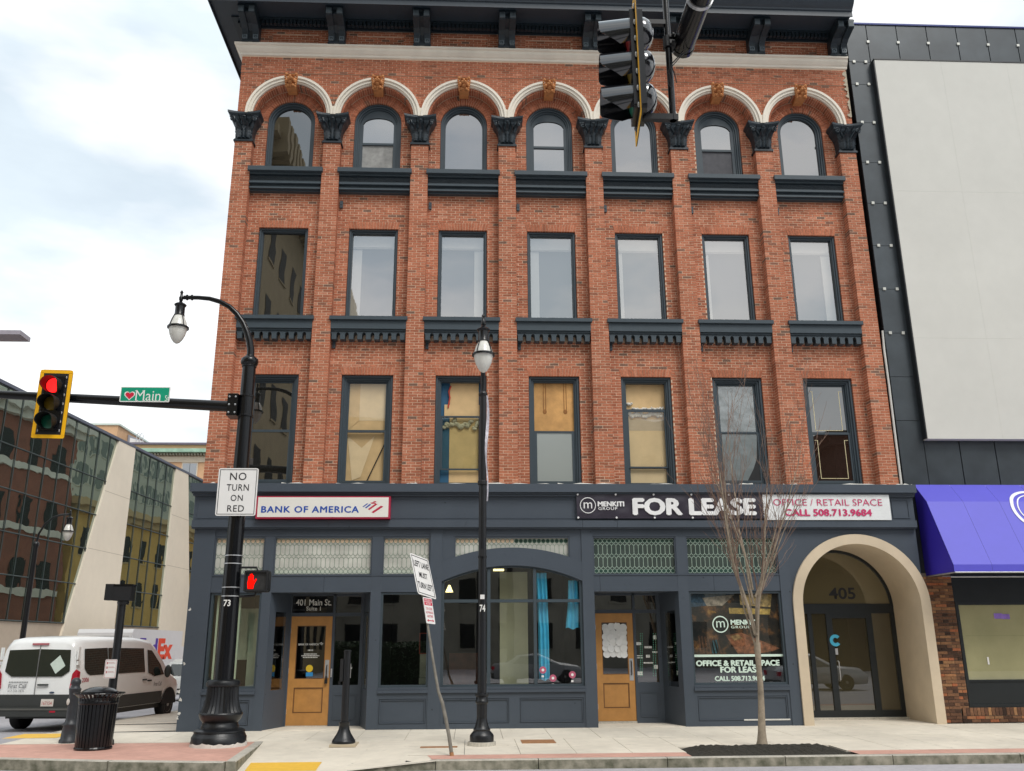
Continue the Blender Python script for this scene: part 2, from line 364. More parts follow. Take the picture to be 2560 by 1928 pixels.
slab_run(-2.55, 25.0, -.38, -2.35); slab_run(5.1, 9.72, -2.352, -4.6); slab_run(9.72, 12.42, -2.352, -3.85, .9); slab_run(12.42, 25.0, -2.352, -4.6)
g = MB()
g.add([(2.16,-2.352,zs(-2.35)),(2.46,-5.28,-.188),(4.2,-5.28,-.188),(4.3,-2.352,zs(-2.35)),(5.58,-5.28,-.06),(5.1,-4.6,zs(-4.6)),(5.1,-2.352,zs(-2.35))], [(0,1,2,3),(3,2,4,5),(3,5,6)]); g.add([(5.1,-4.6,zs(-4.6)-.004),(5.57,-5.27,-.064),(5.62,-5.1,-.057),(5.62,-4.6,zs(-4.6)-.004)], [(0,1,2,3)])
part('ramp', g, CONC, side)
g = MB()
def rz(y): return zs(-2.35)+(-.188-zs(-2.35))*(-2.352-y)/2.928+.005
g.add([(2.55,-4.5,rz(-4.5)),(2.62,-5.22,rz(-5.22)),(3.72,-5.22,rz(-5.22)),(3.70,-4.5,rz(-4.5))], [(0,1,2,3)])
part('tactile_pad', g, YELLOW, side)
g = MB(); g.add([(-2.95,-.55,-.001),(-3.0,-1.35,-.012),(-1.95,-1.35,-.009),(-1.95,-.55,.001)], [(0,1,2,3)]); part('tactile_pad', g, YELLOW, side)
g = MB()
for a, b in ((5.42, 9.68), (12.43, 25.)):
    g.add([(a,-4.607,zs(-4.6)),(a+.1 if a < 6 else a,-5.1,zs(-5.1)),(b,-5.1,zs(-5.1)),(b,-4.607,zs(-4.6)),(a,-4.607,-.2),(a,-5.1,-.2),(b,-5.1,-.2),(b,-4.607,-.2)], [(0,1,2,3),(2,6,7,3)])
part('brick_strip', g, PAVER, side)
# corner island of brick paving
isl = [(2.12,-2.36),(2.14,-2.4),(2.36,-5.24),(.5,-4.93),(-1.6,-4.36),(-2.5,-3.7),(-2.9,-2.9),(-3.0,-2.36)]
g = MB(); g.prism_z(list(reversed([(x, y) for x, y in isl])), -.4, -.028); part('brick_corner', g, PAVER, side)
kerb = struct('kerb', MB().add([(2.0,-5.2,-.4),(25,-5.2,-.4),(25,-5.12,-.4)], [(0,1,2)]), SHAD)
def kstone(p, q, w, z0t, z1t, side_l=True):
    p = Vector((*p, 0)); q = Vector((*q, 0)); d = (q-p); L = d.length; d.normalize(); n = Vector((d.y, -d.x, 0))
    p2 = p+d*.006; q2 = q-d*.006; b = .012
    def sec(o, z): return [(o+n*w+Vector((0,0,-.45))), (o+n*w+Vector((0,0,z-b))), (o+n*(w-b)+Vector((0,0,z))), (o+Vector((0,0,z))), (o+Vector((0,0,-.45)))]
    a, c = sec(p2, z0t), sec(q2, z1t); m = MB()
    m.add(a+c, [(i, i+5, i+6, i+1) for i in range(4)]+[(0,1,2,3,4), (9,8,7,6,5)])
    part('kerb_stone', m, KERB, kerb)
x = 5.58; widths = [1.62, 2.05, 1.9, 1.75, 2.1, 1.8, 1.95, 1.7, 1.9, 1.8, 1.9]
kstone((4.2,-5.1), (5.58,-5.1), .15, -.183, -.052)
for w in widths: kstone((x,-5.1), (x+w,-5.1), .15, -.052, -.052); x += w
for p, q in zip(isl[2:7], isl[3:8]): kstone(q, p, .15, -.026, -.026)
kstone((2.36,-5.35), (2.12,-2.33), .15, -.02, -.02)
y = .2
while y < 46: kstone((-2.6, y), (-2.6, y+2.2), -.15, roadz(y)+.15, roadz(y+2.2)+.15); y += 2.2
g = MB()
for k in range(23):
    y0, y1 = 0+k*2, 2+k*2
    g.add([(-2.59,y0,roadz(y0)+.15 if y0 > 3 else -.04),(-.0,y0,roadz(y0)+.17 if y0 > 3 else -.01),(-.0,y1,roadz(y1)+.17),(-2.59,y1,roadz(y1)+.15)], [(0,1,2,3)])
struct('side_street_sidewalk', g, CONC)
g = MB(); g.add([(-12.2,2,roadz(2)+.15),(-9.9-2.2,46,roadz(46)+.15),(-16,46,roadz(46)+.15),(-16,2,roadz(2)+.15)], [(0,1,2,3)]); g.add([(-12.2,2,-1.5),(-12.1,46,-2),(-12.1,46,roadz(46)+.15),(-12.2,2,roadz(2)+.15)], [(0,1,2,3)])
struct('far_sidewalk', g, CONC)
g = MB(); g.add([(4.6,-5.55,-.196),(4.6,-12,-.196),(5.0,-12,-.196),(5.0,-5.55,-.196)], [(0,1,2,3)]); g.add([(5.75,-5.42,-.196),(5.75,-5.7,-.196),(6.15,-5.7,-.196),(6.15,-5.42,-.196)], [(0,1,2,3)])
g.add([(-30,-12.9,-.196),(40,-12.9,-.196),(40,-12.78,-.196),(-30,-12.78,-.196)], [(0,1,2,3)])
struct('road_marking', g, mat('road_paint', (.75, .73, .70), .8, var=.15, scale=12))
# rusty utility covers in the sidewalk, mulch bed
RUST = mat('rusty_iron', (.33, .16, .07), .8, var=.3, scale=12, bump=.3)
g = MB(); g.box(5.25, 5.9, -3.62, -3.42, zs(-3.5)-.03, zs(-3.5)+.006); tag(part('utility_cover', g, RUST), 'narrow rusty iron cover strip beside the leaning sign post', 'cover', 'rusty utility covers')
g = MB(); g.box(7.06, 7.68, -3.12, -2.55, zs(-2.8)-.05, zs(-2.8)+.007); o = part('utility_cover', g, RUST); tag(o, 'square rusty iron cover in slab right of the lamp post', 'cover', 'rusty utility covers')
MULCH = mat('dark_mulch', (.030, .027, .02), .95, var=.5, scale=30, bump=.9, bscale=50)
g = MB(); nx, ny = 60, 22
for j in range(ny+1):
    for i in range(nx+1):
        e = min(i, nx-i)/6; e2 = min(j, ny-j)/3; k = min(1, e, e2)
        g.v.append((9.74+2.66*i/nx, -3.87-1.2*j/ny, zs(-4.4)-.03+.06*k+random.uniform(0, .03)*k))
for j in range(ny):
    for i in range(nx): a = j*(nx+1)+i; g.f.append((a, a+nx+1, a+nx+2, a+1)); g.t.append(None)
o = part('mulch_bed', g, MULCH); o['kind'] = 'stuff'; tag(o, 'dark mulch filling the tree pit at the kerb', 'mulch')

# ================================================================== BRICK BUILDING
BW, PW = 2.25, .44
CH, JT, BL = .0677, .0126, .2135
ZB = 7.945-45*CH
B = thing('brick_building', 'four storey red brick corner building with arched top windows and slate shopfront', 'building', (8.1, 0, 0))
mb = MB(); solo = []
def tone():
    r = random.random()
    if r < .06: return random.uniform(0, .13)
    return min(1, max(.12, random.gauss(.52, .18)))
def course(k, xl, xr, yf, yb, cand=False, ph=0.):
    """one course; xl/xr are functions of z (or numbers)"""
    z0 = ZB+k*CH; z1 = z0+CH-JT
    fl = xl if callable(xl) else (lambda z: xl); fr = xr if callable(xr) else (lambda z: xr)
    a0, a1, b0, b1 = fl(z0), fl(z1), fr(z0), fr(z1)
    if min(b0, b1)-max(a0, a1) < .02: return
    off = (k % 2)*BL/2+ph; lo, hi = min(a0, a1), max(b0, b1)
    i = math.floor((lo-off)/BL); x = off+i*BL
    edges = []
    while x < hi: edges.append((x, x+BL-JT)); x += BL
    for e0, e1 in edges:
        l0 = l1 = e0; r0 = r1 = e1; fullb = True
        if e0 < max(a0, a1)+.035: l0, l1 = a0, a1; fullb = False
        if e1 > min(b0, b1)-.035: r0, r1 = b0, b1; fullb = False
        if e1 < max(a0, a1)+.03 or e0 > min(b0, b1)-.03: continue
        j = random.uniform(-.002, .0025)
        if fullb and cand and len(solo) < 300 and random.random() < .9: solo.append((l0, yf+j, z0)); continue
        mb.brick(l0, r0, l1, r1, z0, z1, yf+j, yb, tone())
def kof(z): return int(round((z-ZB)/CH))
XC = [1.345+BW*i for i in range(7)]
K0 = kof(5.0); KT = kof(14.10)
# pilasters
for k in range(K0, KT):
    for i in range(8):
        x0 = BW*i; z0 = ZB+k*CH; z1 = z0+CH-JT
        cuts = [0, .2135, PW] if k % 2 else [0, .105, .325, PW]
        for a, b in zip(cuts[:-1], cuts[1:]):
            j = random.uniform(-.002, .002)
            mb.brick(x0+a, x0+b-(JT if b < PW else 0), x0+a, x0+b-(JT if b < PW else 0), z0, z1, j, .25, tone())
# bay walls
W2T, W2J = 7.945, 7.945+3*CH-.01
W3T = ZB+kof(11.80)*CH; W3J = W3T+3*CH-.01
W4S, W4R, R2 = 14.845, .612, .885
HW = .615
for i in range(7):
    xa, xb, xc = BW*i+PW+.003, BW*(i+1)-.003, XC[i]
    for k in range(K0, kof(15.75)):
        z0 = ZB+k*CH; zmid = z0+CH/2
        hw = None
        if zmid < W2T: hw = lambda z: HW
        elif zmid < W2T+3*CH: hw = lambda z: HW+.045*(z-W2T)/(3*CH)+.004
        elif 9.2 < zmid < W3T: hw = lambda z: HW
        elif W3T < zmid < W3T+3*CH: hw = lambda z: HW+.045*(z-W3T)/(3*CH)+.004
        elif 13.2 < zmid < W4S: hw = lambda z: W4R
        elif zmid >= W4S: hw = lambda z: sqrt(max(0, (R2+.006)**2-(z-W4S)**2))
        if (8.80 < zmid < 9.2) or (12.8 < zmid < 13.25): continue          # behind the sills
        if zmid > 14.85:                                                     # only inside the recessed arch
            lo = lambda z: max(xa, xc-sqrt(max(.0, .93**2-(z-14.86)**2))); hi = lambda z: min(xb, xc+sqrt(max(.0, .93**2-(z-14.86)**2)))
        else: lo = lambda z: xa; hi = lambda z: xb
        if hw is None: course(k, lo, hi, .25, .36)
        else:
            course(k, lo, lambda z: xc-hw(z), .25, .44, cand=(zmid < 7.8)); course(k, lambda z: xc+hw(z), hi, .25, .44, cand=(zmid < 7.8))
    # flat arches of soldier bricks
    for zt in (W2T, W3T):
        n = 18
        for j in range(n):
            def xx(u, t): return xc+(HW+.05*t)*(2*u-1)
            u0, u1 = j/n, (j+1)/n; g_ = .0045/ (2*HW)
            z0, z1 = zt, zt+3*CH-.012; bow = -.012*(1-((j+.5)/n*2-1)**2)
            mb.brick(xx(u0+g_, 0), xx(u1-g_, 0), xx(u0+g_, 1), xx(u1-g_, 1), z0, z1, .244, .44, min(1, max(.2, random.gauss(.6, .13))))
    # rings over the round windows
    def radial(r0, r1, n, yf, yb, zc, tn=(.45, .18)):
        for j in range(n):
            a0, a1 = pi*j/n, pi*(j+1)/n; ga = .0045/r0; a0 += ga; a1 -= ga
            P = [(xc+r*cos(a), zc+r*sin(a)) for a in (a0, a1) for r in (r0, r1)]
            v = [(x, yf, z) for x, z in P]+[(x, yb, z) for x, z in P]
            mb.add(v, [(0,1,3,2),(0,2,6,4),(1,5,7,3),(0,4,5,1),(2,3,7,6)], min(1, max(0, random.gauss(*tn))))
    radial(W4R, .743, 34, .244, .44, W4S); radial(.752, R2, 40, .244, .40, W4S)
    radial(.895, .955, 44, -.004, .25, 14.86)
# spandrels and upper wall
X0, X1 = 0., 16.19
for k in range(kof(14.88), kof(16.64)):
    z0 = ZB+k*CH; zmid = z0+CH/2; yf = 0. if zmid < 16.12 else -.022
    def hwz(z): return sqrt(max(0., 1.02**2-(z-14.86)**2))
    if zmid < 14.86+1.0:
        course(k, X0, lambda z: XC[0]-hwz(z), yf, .1)
        for i in range(6): course(k, lambda z: XC[i]+hwz(z), lambda z: XC[i+1]-hwz(z), yf, .1)
        course(k, lambda z: XC[6]+hwz(z), X1, yf, .1)
    else: course(k, X0, X1, yf, .1)
for k in range(kof(16.92), kof(17.5)):
    zmid = ZB+k*CH+CH/2
    if zmid > 17.33: course(k, X0, X1, 0., .1)
    else:
        xl = X0
        for i in range(7):
            course(k, xl, XC[i]-.62, 0., .1); course(k, XC[i]-.61, XC[i]+.61, .045, .1); xl = XC[i]+.62
        course(k, xl, X1, 0., .1)
part('brickwork', mb, BRICK, B, stuff=True)
pool = []
for j in range(24):
    m = MB(); m.brick(0, BL-JT, 0, BL-JT, 0, CH-JT, 0, .19, tone()); pool.append(mkmesh(m, BRICK))
for p in solo: part('brick', random.choice(pool), None, B, loc=p)
# mortar bed behind the bricks
g = MB()
for i in range(8): g.box(BW*i+.004, BW*i+PW-.004, .0045, .259, 4.9, 14.12)
for i in range(7):
    xa, xb, xc = BW*i+PW-.01, BW*(i+1)+.01, XC[i]
    for (za, zb_, h) in ((4.9, W2T, HW), (9.1, W3T, HW), (13.1, W4S, W4R)):
        g.box(xa, xc-h-.005, .2545, .5, za, zb_); g.box(xc+h+.005, xb, .2545, .5, za, zb_)
    g.box(xa, xb, .2545, .5, W2T+.005, 9.095); g.box(xa, xb, .2545, .5, W3T+.005, 13.095)
    g.archring(xc, W4S, 1.02, W4R+.004, W4S, .2575, .5, legs=False)
    g.archring(xc, 14.86, 1.06, .899, 14.86, .0035, .256, legs=False)
    n = 60
    for j in range(n):
        a, b = xc-1.125+2.25*j/n, xc-1.125+2.25*(j+1)/n; m_ = (a+b)/2-xc
        zl = 14.86+sqrt(max(0, .98**2-m_*m_)) if abs(m_) < .98 else 14.86
        g.add([(a,.0075,zl),(b,.0075,zl),(b,.0075,16.14),(a,.0075,16.14)], [(0,1,2,3)])
g.box(X0+.006, .222, .0075, .1, 14.86, 16.14); g.box(15.965, X1-.006, .0075, .1, 14.86, 16.14)
g.box(X0+.005, X1-.005, -.014, .15, 16.13, 16.66)
g.add([(X0,.0075,16.9),(X1,.0075,16.9),(X1,.0075,17.6),(X0,.0075,17.6)], [])
for i in range(7): g.box(XC[i]-.62, XC[i]+.62, .052, .12, 16.9, 17.34)
xl = X0+.005
for i in range(7): g.box(xl, XC[i]-.621, .0075, .12, 16.9, 17.34); xl = XC[i]+.621
g.box(xl, X1-.005, .0075, .12, 16.9, 17.34); g.box(X0+.005, X1-.005, .0076, .12, 17.341, 17.7)
part('mortar_bed', g, MORTAR, B)
# side and rear walls, roof
sbm = bpy.data.materials.new('side_brick'); sbm.use_nodes = True
n_, l_ = sbm.node_tree.nodes, sbm.node_tree.links; bt = n_.new('ShaderNodeTexBrick'); bt.inputs['Scale'].default_value = 1; bt.inputs['Brick Width'].default_value = .21; bt.inputs['Row Height'].default_value = .068; bt.inputs['Mortar Size'].default_value = .006
bt.inputs['Color1'].default_value = (.30, .10, .06, 1); bt.inputs['Color2'].default_value = (.20, .075, .05, 1); bt.inputs['Mortar'].default_value = (.4, .3, .22, 1)
ge = n_.new('ShaderNodeNewGeometry'); sp_ = n_.new('ShaderNodeSeparateXYZ'); cb = n_.new('ShaderNodeCombineXYZ'); l_.new(ge.outputs['Position'], sp_.inputs[0]); l_.new(sp_.outputs[1], cb.inputs[0]); l_.new(sp_.outputs[2], cb.inputs[1]); l_.new(cb.outputs[0], bt.inputs[0]); l_.new(bt.outputs[0], n_['Principled BSDF'].inputs['Base Color']); n_['Principled BSDF'].inputs['Roughness'].default_value = .9
g = MB(); g.box(.02, .3, .26, 15, -2, 17.6); part('side_wall', g, sbm, B)
g = MB(); g.box(15.9, 16.17, 1.3, 15, -2, 17.6); g.box(.3, 15.9, 14.7, 15, -2, 17.6); g.box(.3, 16.17, .66, .72, 5.15, 17.6); part('rear_wall', g, MORTARD, B)
g = MB(); g.box(.02, 16.17, .13, 15, 17.7, 17.8); part('roof', g, BLACKM, B)
g = MB()
for zz in (8.9, 12.9, 5.0): g.box(-.06, .03, .4, 15, zz, zz+.3)
part('side_stone_band', g, CREAM, B)
SIDEGL = glass('side_window_glass', .25, behind=(.02, .02, .025))
for zz in (5.6, 9.5, 13.4):
    for yy in (1.6, 4.2, 6.8, 9.4, 12.0):
        g = MB(); g.ring(0, 1.15, zz, zz+2.4, .09, 0, .08)
        w = part('side_window', MB().add([(-.03+y_, yy+x_, z_) for x_, y_, z_ in g.v], g.f), TRIM, B)
        part('pane', MB().add([(.01, yy+.09, zz+.09),(.01, yy+1.06, zz+.09),(.01, yy+1.06, zz+2.31),(.01, yy+.09, zz+2.31)], [(3,2,1,0)]), SIDEGL, w)
# ---- cream band, cornice (returned along the side street)
def sweep(prof, xr, yb=14.0, xo=0., kl=1.):
    m = MB(); n = len(prof); v = []
    for o, z in prof: v.append((-o*kl+xo, yb, z))
    for o, z in prof: v.append((-o*kl+xo, -o, z))
    for o, z in prof: v.append((xr, -o, z))
    f = [(i, i+1, n+i+1, n+i) for i in range(n-1)]+[(n+i, n+i+1, 2*n+i+1, 2*n+i) for i in range(n-1)]
    f.append(tuple(2*n+i for i in range(n))); m.add(v, f); return m
pf = [(.0, 16.63), (.045, 16.65), (.05, 16.70), (.085, 16.73), (.135, 16.80), (.15, 16.86), (.19, 16.88), (.19, 16.935), (.0, 16.95)]
part('string_course', sweep(pf, 16.22), CREAM, B)
pf = [(.06, 17.45), (.10, 17.46), (.10, 17.53), (.16, 17.54), (.16, 17.60), (.30, 17.605), (.30, 17.66)]
part('bed_moulding', sweep(pf, 16.1), NAVY, B)
pf = [(.3, 17.645), (.97, 17.64), (.97, 17.555), (1.0, 17.55), (1.0, 17.70), (1.03, 17.71), (1.04, 17.75), (1.10, 17.79), (1.17, 17.86), (1.2, 17.92), (1.21, 17.97), (.0, 18.02)]
o = part('cornice', sweep(pf, 16.08, kl=.72), mat('navy_cornice', (.026, .038, .052), .42, var=.1, scale=5), B)
dm = mkmesh(MB().box(-.038, .038, -.27, -.15, 17.47, 17.60), NAVY, origin=(0, 0, 0))
for i in range(7):
    for j in range(17):
        x = BW*i+PW+.09+j*.1035
        part('dentil', dm, None, B, loc=(x, 0, 0))
NAVYLIT = mat('skylit_navy_block', (.10, .13, .15), .45, var=.1)  # bracket navy lightened: sky light on the front faces put into the colour
def bracket(x):
    m = MB()
    prof = [(-.03, 16.93), (-.20, 16.93), (-.20, 17.02), (-.23, 17.03), (-.24, 17.12), (-.25, 17.18), (-.30, 17.25), (-.42, 17.31), (-.58, 17.35), (-.70, 17.37), (-.78, 17.38), (-.80, 17.42), (-.80, 17.63), (-.03, 17.63)]
    for a, b in ((0, .165), (.275, .44)): m.prism_x(prof, x+a, x+b)
    prof2 = [(-.03, 16.96), (-.16, 16.96), (-.17, 17.12), (-.22, 17.24), (-.40, 17.36), (-.60, 17.40), (-.72, 17.44), (-.72, 17.63), (-.03, 17.63)]
    m.prism_x(prof2, x+.165, x+.275)
    m.box(x-.012, x+.452, -.215, -.02, 16.945, 16.975)
    m.box(x-.012, x+.452, -.815, -.5, 17.565, 17.60)
    return m
for i in range(8):
    b = part('cornice_bracket', bracket(BW*i), NAVY, B)
    for a in (.02, .295):
        m = MB(); m.ring(BW*i+a, BW*i+a+.125, 17.0, 17.115, .025, -.262, -.20); m.box(BW*i+a+.045, BW*i+a+.08, -.255, -.20, 17.04, 17.075); part('rosette', m, NAVYLIT, b)
        m = MB()
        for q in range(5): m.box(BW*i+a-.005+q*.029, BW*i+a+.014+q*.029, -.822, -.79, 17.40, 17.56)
        part('fluted_block', m, NAVYLIT, b)
# ---- hood mouldings, lion keystones, capitals
for i in range(7):
    m = MB(); m.archring(XC[i], 14.86, 1.122, 1.06, 14.86, -.135, .03, n=40, legs=False); m.archring(XC[i], 14.86, 1.06, .99, 14.86, -.10, .03, n=40, legs=False); m.archring(XC[i], 14.86, .99, .948, 14.86, -.06, .03, n=40, legs=False)
    part('hood_moulding', m, CREAM, B)
g = MB()
for i in range(1, 7): xm = BW*i+.22; g.box(xm-.07, xm+.07, -.092, .03, 14.86, 15.12)
g.box(.1, .24, -.09, .03, 14.84, 14.9); part('moulding_springer', g, CREAM, B)
def lion(x, z, s):
    m = MB(); y = -.13
    m.prism_y([(x-.12*s, z-.20), (x+.12*s, z-.20), (x+.155*s, z+.19), (x-.155*s, z+.19)], y+.03, .25)
    m.sphere((x, y+.02, z+.06), (.13*s, .07, .13*s), 14, 10)             # skull
    for sx in (-1, 1):
        m.sphere((x+sx*.125*s, y-.01, z+.165), (.042*s, .05, .045*s), 10, 8)              # ear
        m.sphere((x+sx*.058*s, y-.075, z+.095), (.055*s, .055, .022*s), 10, 6)            # brow
        m.sphere((x+sx*.06*s, y-.045, z+.045), (.020*s, .025, .016*s), 8, 6)              # eye
        m.sphere((x+sx*.095*s, y-.03, z-.03), (.045*s, .055, .06*s), 10, 8)               # cheek
        m.sphere((x+sx*.036*s, y-.135, z-.035), (.046*s, .06, .036*s), 10, 8)             # upper lip
        for q in range(6): m.sphere((x+sx*(.152-.008*q)*s, y+.01, z+.10-q*.058), (.03, .06, .034), 8, 6)   # mane
        m.sphere((x+sx*.06*s, y-.02, z-.165), (.045*s, .05, .04*s), 8, 6)
    m.sphere((x, y-.10, z+.035), (.03*s, .07, .055*s), 10, 8); m.sphere((x, y-.175, z+.0), (.034*s, .025, .02*s), 8, 6)   # nose
    m.sphere((x, y-.085, z-.125), (.055*s, .075, .024*s), 10, 6)         # jaw below the open mouth
    return m
for i in range(7):
    o = part('lion_keystone', lion(XC[i]-.005, 15.84, 1.0), TERRA, B, smooth=True)
def capital(x, left=True, right=True):
    m = MB(); c = x+PW/2
    def sq(w, yf, z): return [(c-w, yf, z), (c+w, yf, z), (c+w, .3, z), (c-w, .3, z)]
    L = [(.25,-.035,14.085),(.25,-.035,14.13),(.235,-.02,14.135),(.235,-.02,14.155),(.215,-.005,14.16),(.215,-.01,14.3),(.235,-.03,14.48),(.28,-.07,14.60),(.34,-.12,14.68),(.36,-.135,14.73)]
    v = []; f = []
    for w, y, z in L: v += sq(w, y, z)
    for i in range(len(L)-1):
        for k in range(4): f.append((i*4+k, i*4+(k+1)%4, i*4+4+(k+1)%4, i*4+4+k))
    f.append((3,2,1,0)); m.add(v, f)
    def ab(w, yo, dip):                                                        # concave abacus plan
        pts = []
        for q in range(13):
            t = q/12; X = c-w+2*w*t; pts.append((X, -yo+dip*(1-(2*t-1)**2)))
        return pts+[(c+w, .28), (c-w, .28)]
    a0, a1 = ab(.355, .135, .06), ab(.41, .20, .085)
    n = len(a0); v = [(x_, y_, 14.725) for x_, y_ in a0]+[(x_, y_, 14.76) for x_, y_ in a0]+[(x_, y_, 14.83) for x_, y_ in a1]+[(x_, y_, 14.885) for x_, y_ in a1]; f = []
    for j in range(3):
        for k in range(n): f.append((j*n+k, j*n+(k+1)%n, j*n+n+(k+1)%n, j*n+n+k))
    f += [tuple(range(n-1,-1,-1)), tuple(3*n+k for k in range(n))]; m.add(v, f)
    m.sphere((c, -.11, 14.74), (.055, .05, .035), 8, 6)
    return m, c
def leaves(c):
    m = MB()
    def leaf(xb, z0, z1, w, lean, curl):
        rows = 8; v = []; f = []
        for j in range(rows+1):
            t = j/rows; z = z0+(z1-z0)*t; ww = w*sin(pi*(.18+.76*t))*(1+.22*(-1)**j); x = xb+lean*t
            y = -.035-.055*t-curl*max(0, t-.65)**2*6-.02
            if t > .85: z -= .02
            v += [(x-ww, y+.028, z-.012), (x-ww*.5, y-.006, z), (x, y-.03, z), (x+ww*.5, y-.006, z), (x+ww, y+.028, z-.012)]
        for j in range(rows):
            for k in range(4): f.append((j*5+k, j*5+k+1, j*5+k+6, j*5+k+5))
        m.add(v, f)
    leaf(c-.105, 14.17, 14.50, .095, -.02, .3); leaf(c+.105, 14.17, 14.50, .095, .02, .3); leaf(c, 14.17, 14.60, .075, 0, .35)
    leaf(c-.15, 14.40, 14.66, .05, -.10, .35); leaf(c+.15, 14.40, 14.66, .05, .10, .35); leaf(c-.06, 14.48, 14.70, .04, -.03, .3); leaf(c+.06, 14.48, 14.70, .04, .03, .3)
    for sx in (-1, 1):                                                       # scrolls at the corners
        pth = []
        for q in range(26):
            a = q/25*4.3*pi*.62; r = .078*(1-q/25*.82); pth.append((c+sx*(.285+r*cos(a+.6)), -.165-.004*q/25, 14.645+r*sin(a+.6)))
        m.tube(pth, .021, 6)
        m.tube([(c+sx*.06, -.06, 14.42), (c+sx*.14, -.10, 14.58), (c+sx*.25, -.15, 14.70), (c+sx*.33, -.17, 14.715)], [.012, .018, .022, .02], 6)
        m.sphere((c+sx*.285, -.165, 14.645), (.026, .03, .026), 8, 6)
    return m
for i in range(8):
    m, c = capital(BW*i); o = part('capital', m, NAVY, B); part('carved_foliage', leaves(c), NAVYC, o, smooth=True)
# ---- sills
den = MB(); den.prism_y([(-.0575, 8.775), (.0575, 8.775), (.0575, 8.90), (.066, 8.925), (.085, 8.943), (.1015, 8.95), (-.1015, 8.95), (-.085, 8.943), (-.066, 8.925), (-.0575, 8.90)], .045, .255)
denm = mkmesh(den, TRIM)
for i in range(7):
    xc = XC[i]; h = .903
    m = MB(); m.box(xc-.937, xc+.937, -.085, .31, 13.235, 13.35)
    m.box(xc-h, xc+h, .012, .26, 13.175, 13.232); m.box(xc-h, xc+h, .07, .26, 12.98, 13.03); m.box(xc-h, xc+h, .015, .26, 12.93, 12.975)
    m.box(xc-h, xc+h, .10, .26, 12.845, 12.925); m.box(xc-h, xc+h, .05, .26, 12.80, 12.842); m.box(xc-h, xc+h, .13, .26, 12.755, 12.797)
    s = part('window_sill', m, TRIM, B)
    m = MB(); n = 62
    for j in range(n):
        a = xc-h+2*h*j/n; b = a+2*h/n*.7; m.prism_x([(.09, 13.04), (.065, 13.035), (.035, 13.12), (.05, 13.17), (.09, 13.17)], a, b)
    m.box(xc-h, xc+h, .075, .26, 13.032, 13.173); part('egg_and_dart_band', m, NAVYC, s)
    m = MB(); m.box(xc-.937, xc+.937, -.075, .31, 9.245, 9.335); m.box(xc-h, xc+h, -.012, .26, 9.03, 9.242); m.box(xc-h, xc+h, .035, .26, 8.985, 9.028); m.box(xc-h, xc+h, .06, .26, 8.952, 8.983)
    s = part('window_sill', m, TRIM, B)
    for j in range(9): part('dentil', denm, None, s, loc=(xc-.82+j*.205, 0, 0))
    if i: 
        for zz in (12.36, 8.60):
            m = MB(); m.box(BW*i+.47, BW*i+.545, .20, .26, zz, zz+.19); m.box(BW*i+.495, BW*i+.52, .185, .2, zz+.08, zz+.105); part('wall_plate', m, TRIM, B)
# ================================================================== UPPER WINDOWS
GSKY = glass('sky_reflecting_glass', .30, behind=(.035, .035, .04), wave=.13, wscale=.9)
GSKY2 = glass('sky_reflecting_glass_b', .33, behind=(.05, .05, .05), wave=.05, wscale=1.1)
GDARK = glass('dark_room_glass', .20, behind=(.012, .012, .010), wave=.05, wscale=1.0)
GCLEAR = glass('clear_dusty_glass', .045, tint=(.94, .93, .90), wave=.04)
GGREY = glass('dusty_grey_glass', .16, behind=(.33, .36, .34), wave=.1, rough=.18)
SCREEN = mat('insect_screen', (.30, .30, .29), .9, var=.25, scale=7, var2=.2, scale2=3)
SCREEND = mat('insect_screen_dark', (.10, .10, .11), .9, var=.2, scale=7)
PAPER = mat('brown_paper', (.68, .49, .26), .8, var=.10, scale=3, bump=.15, bscale=5, var2=.10, scale2=1.6)
PAPERL = mat('pale_brown_paper', (.76, .61, .39), .8, var=.08, scale=3, bump=.12, bscale=5)
CARD = mat('cardboard', (.70, .49, .25), .85, var=.10, scale=4, var2=.1)
PLYW = mat('plywood', (.62, .34, .12), .8, var=.22, scale=4, bump=.1, var2=.2, scale2=1.5)
PLYD = mat('plywood_stain', (.30, .13, .035), .8, var=.3, scale=9)
WOOLIN = mat('torn_insulation', (.50, .45, .34), .95, var=.35, scale=10, bump=.8, bscale=25)
BLUEP = mat('blue_board', (.02, .10, .19), .7, var=.2, scale=3)
SHADE = mat('white_roller_shade', (.55, .53, .48), .8, var=.05, scale=2)
TAPE = mat('yellowed_tape', (.62, .55, .33), .7, var=.2, scale=12)
def pane(w, x0, x1, z0, z1, y, m, name='pane', label=None):
    return part(name, MB().add([(x0,y,z0),(x1,y,z0),(x1,y,z1),(x0,y,z1)], [(0,1,2,3)]), m, w, label=label)
